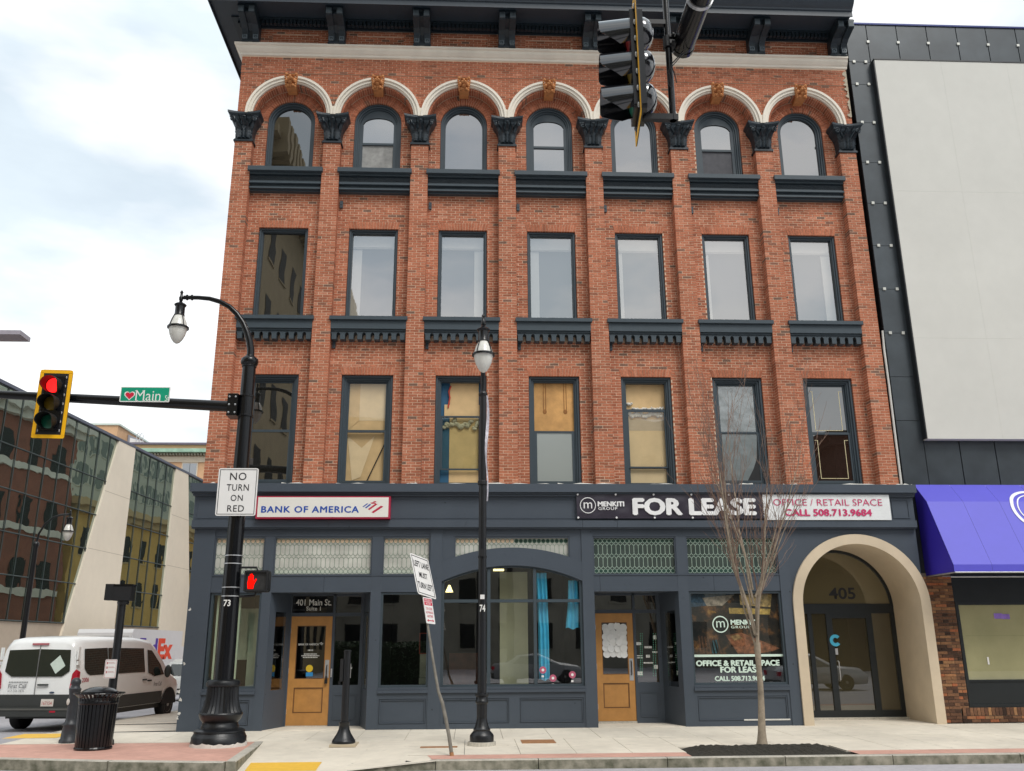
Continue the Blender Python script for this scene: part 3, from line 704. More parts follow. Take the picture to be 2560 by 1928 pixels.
for i in range(7):
    xc = XC[i]
    # --- top floor, round headed
    m = MB(); m.archring(xc, W4S, .607, .57, 13.33, .30, .46, n=32); m.archring(xc, W4S, .57, .525, 13.33, .335, .46, n=32); m.archring(xc, W4S, .525, .485, 13.33, .375, .46, n=32)
    w = part('arched_window', m, TRIM, B)
    if i in (1, 3, 5):
        m = MB(); r = .484
        m.box(xc-r, xc-.40, .40, .46, 13.33, 14.9); m.box(xc+.40, xc+r, .40, .46, 13.33, 14.9); m.box(xc-.40, xc+.40, .405, .46, 13.33, 13.39)
        m.box(xc-.40, xc+.40, .395, .455, 14.29, 14.35)
        # head board with segmental cut
        n = 14; pts = [(xc+.40, 14.9)]+[(xc+.40*cos(pi*k/n)*1.0, 14.9+.20*sin(pi*k/n)) for k in range(1, n)]+[(xc-.40, 14.9)]
        top = [(xc-.484*cos(pi*k/n), W4S+.055+.43*sin(pi*k/n)) for k in range(n+1)]
        for k in range(n):
            a = (xc-.484+.968*k/n); b = (xc-.484+.968*(k+1)/n)
            lo = lambda x: 14.9+.20*sqrt(max(0, 1-((x-xc)/.40)**2)) if abs(x-xc) < .40 else 14.9
            hi = lambda x: W4S+sqrt(max(0, .487**2-(x-xc)**2))
            if hi(a)-lo(a) > -.01 and hi(b)-lo(b) > -.01:
                m.add([(a,.405,lo(a)),(b,.405,lo(b)),(b,.405,max(hi(b),lo(b))),(a,.405,max(hi(a),lo(a)))], [(0,1,2,3)])
        part('sash', m, TRIM, w)
        pane(w, xc-.41, xc+.41, 14.34, 15.32, .43, GSKY2)
        if i == 3: pane(w, xc-.41, xc+.41, 13.37, 14.30, .431, GSKY2)
        else: pane(w, xc-.41, xc+.41, 13.37, 14.30, .4315, SCREEN if i == 1 else SCREEND, 'insect_screen')
    else:
        part('pane', MB().archface(xc, W4S, .50, 13.32, .43), GDARK if i == 0 else GSKY, w)
    # --- third floor, one large pane
    m = MB(); m.ring(xc-.607, xc+.607, 9.3, W3T-.006, .045, .30, .46); m.ring(xc-.562, xc+.562, 9.3, W3T-.051, .035, .335, .46)
    w = part('window', m, TRIM, B)
    if i == 0: pane(w, xc-.54, xc+.54, 9.3, W3T-.08, .42, GDARK)
    else:
        pane(w, xc-.54, xc+.54, 9.3, W3T-.08, .42, glass('shaded_pane', .34, tint=(.85, .85, .85), wave=.13, wscale=.8))
        pane(w, xc-.6, xc+.6, 9.2, W3T, .60, mat('dim_room', (.045, .047, .055), .9, var=.15), 'dim_room')
        side = -1 if i in (1, 3, 4, 5) else 1
        m = MB(); m.box(xc-.56, xc+.56, .50, .53, 11.37, W3T-.02); m.box(xc-.56, xc+.56, .48, .50, 11.40, 11.415)
        a, b = (xc-.54, xc-.54+(.24 if i in (1, 3) else .14)) if side < 0 else (xc+.54-.24, xc+.54)
        m.box(a, b, .54, .57, 9.2, 11.36); part('roller_shade', m, SHADE, w)
    # --- second floor, double hung
    m = MB(); m.ring(xc-.607, xc+.607, 5.1, W2T-.006, .05, .30, .50); m.ring(xc-.557, xc+.557, 5.1, W2T-.056, .045, .345, .50); m.ring(xc-.512, xc+.512, 5.1, W2T-.101, .03, .38, .50, wb=.25)
    w = part('window', m, TRIM, B)
    def sash(z0, z1, y, wd=.045, rail=.06, top=.045):
        s_ = MB(); s_.box(xc-.482, xc-.482+wd, y, y+.04, z0, z1); s_.box(xc+.482-wd, xc+.482, y, y+.04, z0, z1); s_.box(xc-.482+wd, xc+.482-wd, y, y+.04, z0, z0+rail); s_.box(xc-.482+wd, xc+.482-wd, y, y+.04, z1-top, z1)
        return part('sash', s_, TRIM, w)
    L, R_ = xc-.44, xc+.44; BT, TP, MD = 5.36, 7.82, 6.58
    def board(z0, z1, m_, y=.52, x0=None, x1=None, name='board'): return pane(w, x0 if x0 is not None else xc-.49, x1 if x1 is not None else xc+.49, z0, z1, y, m_, name)
    if i == 0: sash(MD-.02, TP, .43); sash(BT, MD+.02, .40); pane(w, L, R_, MD, TP-.04, .45, GDARK); pane(w, L, R_, BT+.05, MD-.02, .42, GDARK)
    if i == 1:
        sash(MD-.02, TP, .43); sash(BT, MD+.02, .40, rail=.035); pane(w, L, R_, MD, TP-.04, .45, GCLEAR); pane(w, L, R_, BT+.03, MD-.02, .42, GCLEAR)
        board(5.2, 7.86, PAPER, name='brown_paper'); board(6.87, 7.80, PAPERL, .515, xc-.19, xc+.47, 'paper_sheet')
        part('paper_fold', MB().add([(xc-.49,.512,7.8),(xc-.19,.505,7.55),(xc-.19,.505,6.87),(xc-.49,.512,6.6)], [(0,3,2,1)]), PAPER, w)
        part('stick', MB().tube([(xc+.47, .47, 6.35), (xc+.05, .47, 5.38)], .014, 6), BLACKM, w)
        part('crease', MB().add([(xc-.45,.514,6.5),(xc-.1,.508,6.2),(xc+.2,.508,6.5),(xc-.1,.508,5.5),(xc-.3,.512,5.42)], [(0,4,3,1),(1,3,2)]), PAPERL, w)
    if i == 2:
        sash(5.66, 6.98, .43, rail=.035, top=.04); board(5.2, 7.86, BLUEP, .53, name='blue_board'); board(5.2, 7.84, CARD, .52, xc-.27, xc+.43, 'board'); board(6.98, 7.28, CARD, .505, xc-.40, xc+.49, 'cardboard_flap')
        pane(w, L, R_, 5.7, 6.95, .45, glass('greenish_pane', .06, tint=(.80, .83, .75), wave=.06))
        mm = MB()
        for q in range(26): mm.sphere((xc-.40+q*.032, .49+random.uniform(-.01, .02), 6.80+random.uniform(-.09, .07)+.05*sin(q)), (random.uniform(.03, .07), .03, random.uniform(.03, .07)), 7, 5)
        part('torn_insulation', mm, WOOLIN, w, smooth=True)
        part('cord', MB().tube([(xc-.25,.5,7.75),(xc-.30,.49,7.6),(xc-.27,.49,7.45),(xc-.31,.49,7.2)], .02, 6), mat('red_cord', (.45, .05, .03), .7), w)
    if i == 3:
        sash(BT-.05, MD+.03, .40, wd=.06, rail=.08); board(MD, 7.84, PLYW, .45, name='plywood')
        for dx in (-.22, .28):
            mm = MB(); mm.box(xc+dx-.035, xc+dx-.02, .440, .449, 7.1, 7.82); mm.box(xc+dx+.02, xc+dx+.035, .440, .449, 7.1, 7.82); mm.sphere((xc+dx, .447, 7.10), (.05, .006, .06), 10, 6); part('rust_streak', mm, PLYD, w)
        pane(w, L+.01, R_-.01, BT, MD, .42, GGREY)
    if i == 4:
        sash(5.72, 7.17, .43, rail=.035, top=.06); board(5.2, 7.84, CARD, .53, name='board'); board(5.2, 6.66, PAPERL, .525, name='board'); board(6.66, 6.94, mat('grey_board', (.55, .47, .36), .8, var=.1), .523, name='board')
        pane(w, L, R_, 5.76, 7.12, .45, glass('hazy_pane', .08, tint=(.92, .90, .84), wave=.04)); sash(BT-.06, 5.74, .46, rail=.06, top=.03); pane(w, L, R_, 5.36, 5.72, .47, GCLEAR)
        mm = MB()
        for q in range(26): mm.sphere((xc-.44+q*.035, .50, 7.19+random.uniform(-.01, .035)+(.12 if q < 4 else 0)), (random.uniform(.02, .05), .03, random.uniform(.02, .045)), 7, 5)
        for q in range(22): mm.sphere((xc-.40+q*.037, .50, 7.05+random.uniform(-.04, .04)), (random.uniform(.03, .06), .02, random.uniform(.03, .06)), 7, 5)
        part('torn_insulation', mm, mat('pale_insulation', (.62, .60, .54), .95, var=.3, scale=10), w, smooth=True)
    if i == 5:
        sash(MD-.02, TP, .43); sash(BT, MD+.02, .40, top=.03)
        pane(w, L, R_, MD, TP-.04, .45, glass('streaked_glass', .22, behind=(.16, .185, .185), wave=.3, wscale=3, rough=.25)); pane(w, L, R_, BT+.05, MD-.02, .42, glass('streaked_glass_b', .14, behind=(.12, .145, .145), wave=.3, wscale=3, rough=.3))
        part('broken_corner', MB().add([(xc+.12,.4185,5.42),(xc+.43,.4185,5.42),(xc+.43,.4185,6.5),(xc+.38,.4185,5.95),(xc+.28,.4185,5.7)], [(0,1,2,3,4)]), BLACKM, w)
    if i == 6:
        sash(MD-.02, TP, .43); sash(BT, MD+.02, .40); pane(w, L, R_, MD, TP-.04, .45, GDARK); pane(w, L, R_, BT+.05, MD-.02, .42, glass('brown_room_glass', .16, behind=(.025, .013, .009)))
        for z0, z1, y in ((6.66, 7.66, .448), (5.47, 6.42, .418)):
            mm = MB(); mm.box(xc-.34, xc-.325, y, y+.002, z0, z1); mm.box(xc+.325, xc+.34, y, y+.002, z0, z1); mm.box(xc-.325, xc+.325, y, y+.002, z0, z0+.014); mm.box(xc-.40, xc-.34, y, y+.002, z1-.013, z1); mm.box(xc+.34, xc+.42, y, y+.002, z1-.013, z1)
            part('tape_line', mm, TAPE, w)
# scraps of flashing on top of the shop cornice
FLASH = mat('white_flashing', (.60, .59, .55), .6, var=.1)
for (x0, x1) in ((.2, .75), (1.9, 2.9), (3.1, 4.4), (4.65, 5.0), (5.6, 6.9), (7.0, 7.9), (8.05, 9.4), (10.0, 10.9), (11.6, 12.5), (13.2, 13.6), (13.9, 15.6), (15.75, 16.2)):
    mm = MB(); n = 8; v = []
    for q in range(n+1): xx = x0+(x1-x0)*q/n; v += [(xx, -.61, 5.151), (xx, -.585, 5.153+max(0, random.uniform(-.02, .028))), (xx, -.02, 5.156)]
    f = [(q*3+k, q*3+3+k, q*3+4+k, q*3+1+k) for q in range(n) for k in range(2)]
    mm.add(v, f); part('flashing_scrap', mm, FLASH, B)
mm = MB(); mm.tube([(16.235,-.02,5.1),(16.24,-.02,6.4),(16.25,-.02,7.7),(16.245,-.02,8.6),(16.265,-.02,9.1)], .028, 7); part('caulk_joint', mm, FLASH, B)
mm = MB()
v = []; n = 34
for q in range(n+1): zz = 15.15+1.42*q/n; v += [(16.19, -.03, zz), (16.19-random.uniform(.01, .13), -.028, zz)]
mm.add(v, [(2*q, 2*q+2, 2*q+3, 2*q+1) for q in range(n)])
part('torn_brick_edge', mm, mat('rough_mortar_edge', (.42, .37, .28), .95, var=.3, scale=14), B)

# ================================================================== SHOPFRONT
YF = -.40
S_ = zm(480,1160); T_ = zm(960,1300); U_ = zm(1440,1160); V_ = zm(1920,1160); V2_ = zm(1920,1448); Wz_ = zm(480,1440); Q_ = zm(1440,1440)
m = MB(); m.box(-.08, 16.27, -.62, .0, 4.965, 5.15); m.box(-.05, 16.26, -.56, .0, 4.93, 4.963); m.box(-.03, 16.25, -.52, .0, 4.885, 4.928)
part('shop_cornice', m, SLATE, B)
m = MB(); m.box(.0, 16.23, -.46, .0, 4.345, 4.883); m.ring(15.72, 16.12, 4.40, 4.83, .025, -.475, -.46); m.ring(.05, 8.40, 4.39, 4.84, .02, -.468, -.46); part('frieze', m, SLATE, B)
m = MB(); xs_ = [.0, 2.98, 6.0, 8.6, 9.38, 12.9, 16.23]
for a, b in zip(xs_[:-1], xs_[1:]): m.box(a, b-.006, -.53, .0, 4.19, 4.343)
m.box(.0, 16.22, -.50, .0, 4.165, 4.188); part('architrave', m, SLATE, B)
posts = [(.05, .50), (1.60, 1.795), (3.94, 4.165), (5.215, 5.475), (8.57, 8.825), (10.695, 10.925), (12.99, 13.235)]
for a, b in posts:
    full = (a, b) in ((.05, .50), (5.215, 5.475), (8.57, 8.825), (12.99, 13.235))
    m = MB(); m.box(a, b, YF-(.022 if full else .01), .0, -.1, 4.163 if full else 4.0); part('pilaster', m, SLATE, B)
m = MB(); m.box(.5, 5.215, YF, -.0, 4.003, 4.163); m.box(5.475, 8.57, YF, -.0, 4.003, 4.163); m.box(8.825, 12.99, YF, -.0, 4.003, 4.163); part('head_rail', m, SLATE, B)
for a, b in ((.5, 2.92), (2.925, 5.215), (8.825, 8.96), (8.965, 11.5), (11.505, 12.99)): part('lintel', MB().box(a, b, YF-.006, -.0, 2.80, 3.145), SLATEW, B)
for a, b in ((.5, 5.215), (8.825, 12.99)): part('transom_sill', MB().box(a, b, YF-.02, -.2, 3.146, 3.165), SLATE, B)
def kick(x0, x1, panels, ins=.0):
    m = MB(); m.box(x0, x1, YF-.004, .0, -.1, .10); m.box(x0, x1, YF-.004, .0, .60, .71); m.box(x0, x1, YF+.02, .0, .10, .60)
    xs2 = [x0]+[v for p in panels for v in p]+[x1]
    for a, b in zip(xs2[0::2], xs2[1::2]): 
        if b-a > .01: m.box(a, b, YF-.004, YF+.025, .10, .60)
    m.box(x0-.005, x1+.005, YF-.045, .0, .715, .775); m.box(x0, x1, YF-.02, .0, .778, .83)
    o = part('bulkhead', m, SLATEW, B)
    for a, b in panels: part('raised_panel', MB().ring(a+.012, b-.012, .112, .588, .018, YF-.003, YF+.021), SLATE, o)
kick(.5, 1.60, [(.56, 1.50)]); kick(4.165, 5.215, [(4.2, 5.18)]); kick(5.475, 8.57, [(5.55, 6.94), (7.17, 8.53)]); kick(10.925, 12.99, [(10.98, 12.93)])
m = MB(); m.box(11.95, 12.95, YF-.016, YF+.0, .105, .135); part('scraped_sill', m, FLASH, B)
GSHOP = glass('shop_glass', .13, tint=(.80, .86, .82), wave=.02)
GSHOP2 = glass('shop_glass_dark', .20, tint=(.86, .91, .89), wave=.02)
def display(x0, x1, z0=.83, z1=2.795, gl=GSHOP):
    m = MB(); m.ring(x0, x1, z0, z1, .045, YF+.02, YF+.14); w = part('display_window', m, TRIM, B)
    pane(w, x0+.04, x1-.04, z0+.04, z1-.04, YF+.09, gl); return w
w0 = display(.52, 1.60); w3 = display(4.165, 5.215, gl=GSHOP2); w6 = display(10.925, 12.99, gl=GSHOP2)
# leaded transom lights
LEADL = mat('pale_lead_came', (.18, .26, .19), .6, var=.2, scale=10); LEADG = mat('green_lead_came', (.30, .40, .33), .6, var=.15, scale=10)
OBSC = mat('obscure_pale_glass', (.50, .50, .45), .35, var=.14, scale=4, bump=.2, bscale=9, var2=.18, scale2=1.6)
PEACH = mat('peach_roundel', (.74, .55, .38), .35, var=.12, scale=6); PALE = mat('pale_green_roundel', (.52, .56, .47), .35, var=.15, scale=6)
GREENR = mat('deep_green_roundel', (.03, .065, .05), .2, var=.4, scale=5)
GLEAD = glass('green_leaded_glass', .14, behind=(.05, .07, .062), wave=.12, wscale=2.2, rough=.04)
def roundel(mt):
    r = .041; return mkmesh(MB().add([(r*cos(2*pi*k/12), 0, r*sin(2*pi*k/12)) for k in range(12)][::1], [tuple(range(12))]), mt)
RPE, RPA, RGR = roundel(PEACH), roundel(PALE), roundel(GREENR)
def transom(x0, x1, kind, zlow=None):
    z0, z1 = 3.165, 4.0; y = YF+.075
    m = MB()
    m.box(x0, x0+.03, YF+.01, YF+.12, z0, z1); m.box(x1-.03, x1, YF+.01, YF+.12, z0, z1); m.box(x0+.03, x1-.03, YF+.01, YF+.12, z1-.03, z1)
    if not zlow: m.box(x0+.03, x1-.03, YF+.01, YF+.12, z0, z0+.022)
    w = part('transom_window', m, SLATE, B)
    a, b = x0+.03, x1-.03; n = max(2, round((b-a)/.1015)); p = (b-a)/n
    zl = zlow or (lambda x: z0)
    strips = MB()
    for k in range(n): xa, xb = a+p*k, a+p*(k+1); strips.add([(xa,y,zl(xa)),(xb,y,zl(xb)),(xb,y,z1-.03),(xa,y,z1-.03)], [(0,1,2,3)])
    part('pane', strips, OBSC if kind == 'pale' else GLEAD, w)
    came = MB(); lw = .0045 if kind == 'pale' else .006; yy = y-.006
    def ln(p0, p1):
        if p0[1] < zl(p0[0])-.001 or p1[1] < zl(p1[0])-.001:
            if max(p0[1]-zl(p0[0]), p1[1]-zl(p1[0])) < 0: return
            p0 = (p0[0], max(p0[1], zl(p0[0]))); p1 = (p1[0], max(p1[1], zl(p1[0])))
        d = Vector((p1[0]-p0[0], 0, p1[1]-p0[1]))
        if d.length < 1e-4: return
        d.normalize(); nn = Vector((-d.z, 0, d.x))*lw; A = Vector((p0[0], yy, p0[1])); C = Vector((p1[0], yy, p1[1]))
        came.add([A-nn, C-nn, C+nn, A+nn], [(0,1,2,3)])
    zt, zb_ = z1-.03, z0+.02
    for k in range(n):
        cx = a+p*(k+.5)
        for zc in (zt-.062, zb_+.062):
            if zc-.05 < zl(cx): continue
            for q in range(12):
                t0, t1 = 2*pi*q/12, 2*pi*(q+1)/12; ln((cx+.047*cos(t0), zc+.047*sin(t0)), (cx+.047*cos(t1), zc+.047*sin(t1)))
            part('roundel', (RPE if zc > 3.6 else RPA) if kind == 'pale' and not (zlow and cx > 7.05) else RGR, None, w, loc=(cx, y-.003, zc))
        # long lozenges in two tiers
        for za, zb2 in ((zt-.125, (zt+zb_)/2+.012), ((zt+zb_)/2-.012, zb_+.125)):
            h = p*.5; e = .045
            pts = [(cx-h, za-e), (cx-h*.5, za-e*.25), (cx, za), (cx+h*.5, za-e*.25), (cx+h, za-e)]
            ptb = [(cx-h, zb2+e), (cx-h*.5, zb2+e*.25), (cx, zb2), (cx+h*.5, zb2+e*.25), (cx+h, zb2+e)]
            for s0, s1 in zip(pts[:-1], pts[1:]): ln(s0, s1)
            for s0, s1 in zip(ptb[:-1], ptb[1:]): ln(s0, s1)
            if k: ln((cx-h, za-e), (cx-h, zb2+e))
    part('lead_came', came, LEADL if kind == 'pale' else LEADG, w); return w
transom(.50, 1.60, 'pale'); transom(1.795, 3.94, 'pale'); transom(4.165, 5.215, 'pale')
transom(8.825, 10.695, 'green'); transom(10.925, 12.99, 'green')
def zo(x): return 3.755-4.04+sqrt(4.04**2-(x-7.02)**2)
def zi(x): return 3.365-3.70+sqrt(3.70**2-(x-7.02)**2)
wt = transom(5.74, 8.31, 'pale', zlow=lambda x: zo(x)-.01)
m = MB(); n = 28
for a0, a1, nn in ((5.475, 5.74, 4), (8.31, 8.57, 4)):
    for k in range(nn):
        a, b = a0+(a1-a0)*k/nn, a0+(a1-a0)*(k+1)/nn; m.add([(a,YF,zo(a)-.02),(b,YF,zo(b)-.02),(b,YF,4.003),(a,YF,4.003)], [(0,1,2,3)])
part('spandrel_panel', m, SLATE, B)
m = MB()
for k in range(n):
    a, b = 5.475+3.095*k/n, 5.475+3.095*(k+1)/n
    m.add([(a,YF-.018,zi(a)),(b,YF-.018,zi(b)),(b,YF-.018,zo(b)),(a,YF-.018,zo(a)),(a,YF+.15,zi(a)),(b,YF+.15,zi(b)),(b,YF+.1,zo(b)),(a,YF+.1,zo(a))], [(0,1,2,3),(1,0,4,5),(3,2,6,7)])
part('arched_fascia', m, SLATEW, B)
m = MB()
for k in range(n):
    a, b = 5.475+3.095*k/n, 5.475+3.095*(k+1)/n
    m.add([(a,YF+.05,zi(a)-.04),(b,YF+.05,zi(b)-.04),(b,YF+.05,zi(b)),(a,YF+.05,zi(a)),(a,YF+.15,zi(a)-.04),(b,YF+.15,zi(b)-.04)], [(0,1,2,3),(1,0,4,5)])
m.box(5.475, 5.535, YF+.04, YF+.15, .83, zi(5.5)); m.box(8.51, 8.57, YF+.04, YF+.15, .83, zi(8.54)); m.box(5.535, 8.51, YF+.04, YF+.15, .83, .875)
m.box(6.475, 6.545, YF+.035, YF+.15, .875, zi(6.5)-.03); m.box(7.485, 7.555, YF+.035, YF+.15, .875, zi(7.5)-.03)
for a, b in ((5.535, 6.475), (6.545, 7.485), (7.555, 8.51)): m.box(a, b, YF+.045, YF+.15, 2.575, 2.64)
wa = part('arched_display_window', m, TRIM, B)
for a, b in ((5.52, 6.49), (6.53, 7.5), (7.54, 8.52)):
    pane(wa, a, b, .86, 2.6, YF+.10, GSHOP2)
    mm = MB(); nn = 8
    for k in range(nn): xa, xb = a+(b-a)*k/nn, a+(b-a)*(k+1)/nn; mm.add([(xa,YF+.10,2.62),(xb,YF+.10,2.62),(xb,YF+.10,zi(xb)-.02),(xa,YF+.10,zi(xa)-.02)], [(0,1,2,3)])
    part('pane', mm, GSHOP2, wa)
# interior seen through the glass
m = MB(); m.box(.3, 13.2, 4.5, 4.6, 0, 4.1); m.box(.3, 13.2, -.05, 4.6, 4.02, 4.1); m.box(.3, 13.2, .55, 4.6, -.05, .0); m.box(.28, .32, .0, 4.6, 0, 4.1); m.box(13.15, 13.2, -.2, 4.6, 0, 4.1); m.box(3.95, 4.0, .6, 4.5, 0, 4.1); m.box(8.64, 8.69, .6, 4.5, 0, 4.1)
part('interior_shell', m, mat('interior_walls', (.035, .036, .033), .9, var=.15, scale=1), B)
m = MB(); m.box(6.78, 7.42, .6, .66, .0, 3.3); part('interior_column', m, mat('cream_column', (.80, .74, .50), .8, var=.08), B)
m = MB(); m.box(5.6, 6.4, 2.2, 2.3, .3, 1.5); part('interior_counter', m, mat('red_brown_counter', (.24, .07, .03), .6, var=.3, scale=5), B)
LAMPY = mat('warm_tube_lamp', (.9, .8, .5), .5, emit=(1, .82, .35), estr=2.5)
for xx, yy in ((6.75, 2.2), (6.7, 3.4)):
    m = MB(); m.box(xx, xx+.28, yy, yy+.08, 3.55, 3.6); part('ceiling_lamp', m, LAMPY, B)
m = MB(); m.lathe([(.09, 0), (.02, .16)], (5.62, .6, 2.85), 10); part('pendant_lamp', m, LAMPY, B)
CURT = mat('bright_blue_curtain', (.10, .58, .86), .7, var=.12, scale=5)
def curtain(x0, x1, z0, z1, x0b, x1b, y=-.2, n=18):
    mm = MB(); v = []
    for k in range(n+1):
        t = k/n
        for (a, b, z) in ((x0, x1, z1), ((x0+x0b)/2+.02, (x1+x1b)/2+.01, (z0+z1)/2), (x0b, x1b, z0+.02*sin(9*t))): v.append((a+(b-a)*t, y+.025*sin(t*17+z), z))
    return part('curtain', mm.add(v, [(k*3+j, k*3+3+j, k*3+4+j, k*3+1+j) for k in range(n) for j in range(2)]), CURT, wa, smooth=True)
curtain(7.56, 7.80, .95, 3.22, 7.60, 7.83); curtain(8.28, 8.50, 2.02, 3.05, 8.20, 8.50)
PINK = mat('pink_sticker', (.46, .10, .17), .5, var=.1)
for zx, zy in ((1373, 1297), (1460, 1367), (1628, 1338)):
    c_ = T_(zx, zy, Y=YF+.09); mm = MB(); mm.add([(c_.x+.075*cos(2*pi*k/16), YF+.092, c_.z+.075*sin(2*pi*k/16)) for k in range(16)], [tuple(range(16))]); o = part('round_sticker', mm, PINK, wa)
    mm = MB(); mm.add([(c_.x+.03*cos(2*pi*k/10), YF+.09, c_.z-.0+.03*sin(2*pi*k/10)) for k in range(10)], [tuple(range(10))]); mm.box(c_.x-.03, c_.x+.02, YF+.089, YF+.091, c_.z-.15, c_.z-.11); part('sticker_print', mm, WHITE, wa)
for q, (zx, zy) in enumerate(((1590,760),(1550,1000),(1560,1070),(1545,1190),(1535,1225),(1640,290))):    # chipped paint on the corner post
    c_ = zm(0,1440)(zx, zy, Y=YF-.023); m = MB(); m.add([(max(.051, c_.x)+random.uniform(.0, .05)*cos(a_), YF-.0235, c_.z+random.uniform(.02, .05)*sin(a_)) for a_ in [2*pi*k/7 for k in range(7)]], [tuple(range(7))]); part('paint_chip', m, FLASH, B)
# window 0: bright blind edges; window 3: poster and counter
m = MB(); m.box(.62, .66, -.22, -.2, .85, 2.75); m.box(1.0, 1.12, -.2, -.16, .85, 2.75); m.box(1.22, 1.4, .3, .34, .5, 2.2); m.box(.7, 1.6, .5, .54, 1.4, 2.5); part('pale_blind', m, mat('pale_green_blind', (.58, .63, .48), .8, var=.15), w0)
m = MB(); m.box(5.0, 5.18, .3, .32, 1.0, 1.5); m.box(5.0, 5.2, .1, .12, .87, 1.0); part('notice_board', m, mat('buff_board', (.42, .40, .30), .8, var=.2), w3)
m = MB(); m.ring(4.98, 5.2, 1.5, 1.95, .02, .28, .30); part('red_frame', m, mat('red_frame_paint', (.3, .04, .02), .6), w3)
# ---- recessed entrances
WOODD = mat('oak_dark_groove', (.16, .07, .02), .5, var=.2)
def vwall(p, q, z0, z1, th=.05, m=None):
    """upright slab between two plan points, thickness to the back side"""
    m = m or MB(); p = Vector((*p, 0)); q = Vector((*q, 0)); d = (q-p).normalized(); n = Vector((-d.y, d.x, 0))*th
    m.add([(p.x,p.y,z0),(q.x,q.y,z0),(q.x,q.y,z1),(p.x,p.y,z1),(p.x+n.x,p.y+n.y,z0),(q.x+n.x,q.y+n.y,z0),(q.x+n.x,q.y+n.y,z1),(p.x+n.x,p.y+n.y,z1)],
          [(0,1,2,3),(4,7,6,5),(3,2,6,7),(1,0,4,5),(0,3,7,4),(2,1,5,6)]); return m
def lerp(p, q, t): return (p[0]+(q[0]-p[0])*t, p[1]+(q[1]-p[1])*t)
def splay(p, q, flip):
    """splayed side of an entrance: bulkhead, narrow glass, rails"""
    th = -.06 if flip else .06
    if flip: pass
    m = MB(); vwall(p, q, -.05, .78, .06, m); vwall(p, q, 2.40, 2.81, .06, m)
    vwall(p, lerp(p, q, .28), .78, 2.40, .06, m); vwall(lerp(p, q, .78), q, .78, 2.40, .06, m)
    o = part('entrance_side', m, SLATE, B)
    a, b = lerp(p, q, .28), lerp(p, q, .78)
    part('pane', MB().add([(a[0],a[1]+.01,.78),(b[0],b[1]+.01,.78),(b[0],b[1]+.01,2.4),(a[0],a[1]+.01,2.4)], [(0,1,2,3)]), GSHOP2, o)
    return o
def door(x0, x1, z0, z1, y, kind):
    d = thing if False else None
    st = .135
    m = MB(); m.box(x0, x0+st, y, y+.045, z0, z1); m.box(x1-st, x1, y, y+.045, z0, z1); m.box(x0+st, x1-st, y, y+.045, z1-.20, z1); m.box(x0+st, x1-st, y, y+.045, z0, z0+.27); m.box(x0+st, x1-st, y, y+.045, z0+.80, z0+.98)
    D = part('door', m, WOOD, B)
    m = MB(); m.box(x0+st, x1-st, y+.018, y+.04, z0+.27, z0+.80); part('door_panel', m, WOOD, D)
    m = MB(); m.ring(x0+st+.002, x1-st-.002, z0+.272, z0+.798, .022, y+.006, y+.018); m.ring(x0+st+.001, x1-st-.001, z0+.982, z1-.202, .014, y+.006, y+.02); part('groove', m, WOODD, D)
    pane(D, x0+st, x1-st, z0+.98, z1-.20, y+.022, GSHOP2)
    hx = x1-.075
    m = MB(); m.box(hx-.045, hx+.045, y-.006, y, z0+1.0 if kind == 1 else z0+.85, z0+1.38 if kind == 1 else z0+1.32); P = part('push_plate', m, STEEL, D)
    m = MB(); m.tube([(hx,y-.004,z0+1.27),(hx,y-.05,z0+1.24),(hx,y-.055,z0+1.12),(hx,y-.05,z0+1.0),(hx,y-.004,z0+.97)], .011, 8); part('handle', m, BLACKM, D)
    if kind == 1:
        m = MB(); m.box(hx-.03, hx+.03, y-.06, y-.03, z0+.88, z0+.97); m.tube([(hx-.02,y-.045,z0+.97),(hx-.02,y-.045,z0+1.03),(hx+.02,y-.045,z0+1.03),(hx+.02,y-.045,z0+.97)], .006, 6); part('padlock', m, BLACKM, D)
    m = MB()
    for zz in (.25, 1.1, 1.95): m.box(x0-.012, x0+.004, y-.012, y+.0, z0+zz, z0+zz+.11)
    part('hinge', m, STEEL, D)
    return D
YB = .5
# entrance 1
splay((1.797, YF), (2.075, YB), False); splay((3.70, YB), (3.938, YF), True)
m = MB(); m.box(1.797, 3.938, YF+.01, YB+.1, 2.812, 2.86); part('entrance_soffit', m, SLATE, B)
m = MB(); m.box(2.03, 2.10, YB-.02, YB+.08, 0, 2.81); m.box(3.015, 3.075, YB-.02, YB+.08, 0, 2.81); m.box(3.64, 3.74, YB-.02, YB+.08, 0, 2.81); m.box(2.10, 3.015, YB-.02, YB+.08, 2.325, 2.40); m.box(3.075, 3.64, YB-.02, YB+.08, 2.325, 2.40); m.box(2.10, 3.64, YB-.02, YB+.08, 2.775, 2.81); m.box(3.075, 3.64, YB-.01, YB+.08, -.05, .85); m.ring(3.11, 3.60, .13, .66, .02, YB-.022, YB-.01)
F1 = part('entrance_frame', m, SLATE, B)
pane(F1, 2.10, 3.015, 2.40, 2.775, YB+.03, glass('transom_black_glass', .06, behind=(.012, .013, .015))); pane(F1, 3.075, 3.64, 2.40, 2.775, YB+.03, GDARK); pane(F1, 3.075, 3.64, .85, 2.325, YB+.03, GSHOP2)
D1 = door(2.10, 3.013, .005, 2.322, YB, 1)
LETW = mat('white_window_vinyl', (.80, .80, .76), .5, var=.03)
textpx(F1, '401 Main St.', S_, 900, 1205, 1170, 1224, YB+.026, LETW, .012); textpx(F1, 'Suite 1', S_, 988, 1112, 1232, 1268, YB+.026, LETW, .012)
textpx(D1, 'BANK OF AMERICA', Wz_, 920, 1095, 583, 600, YB+.018, LETW, .01)
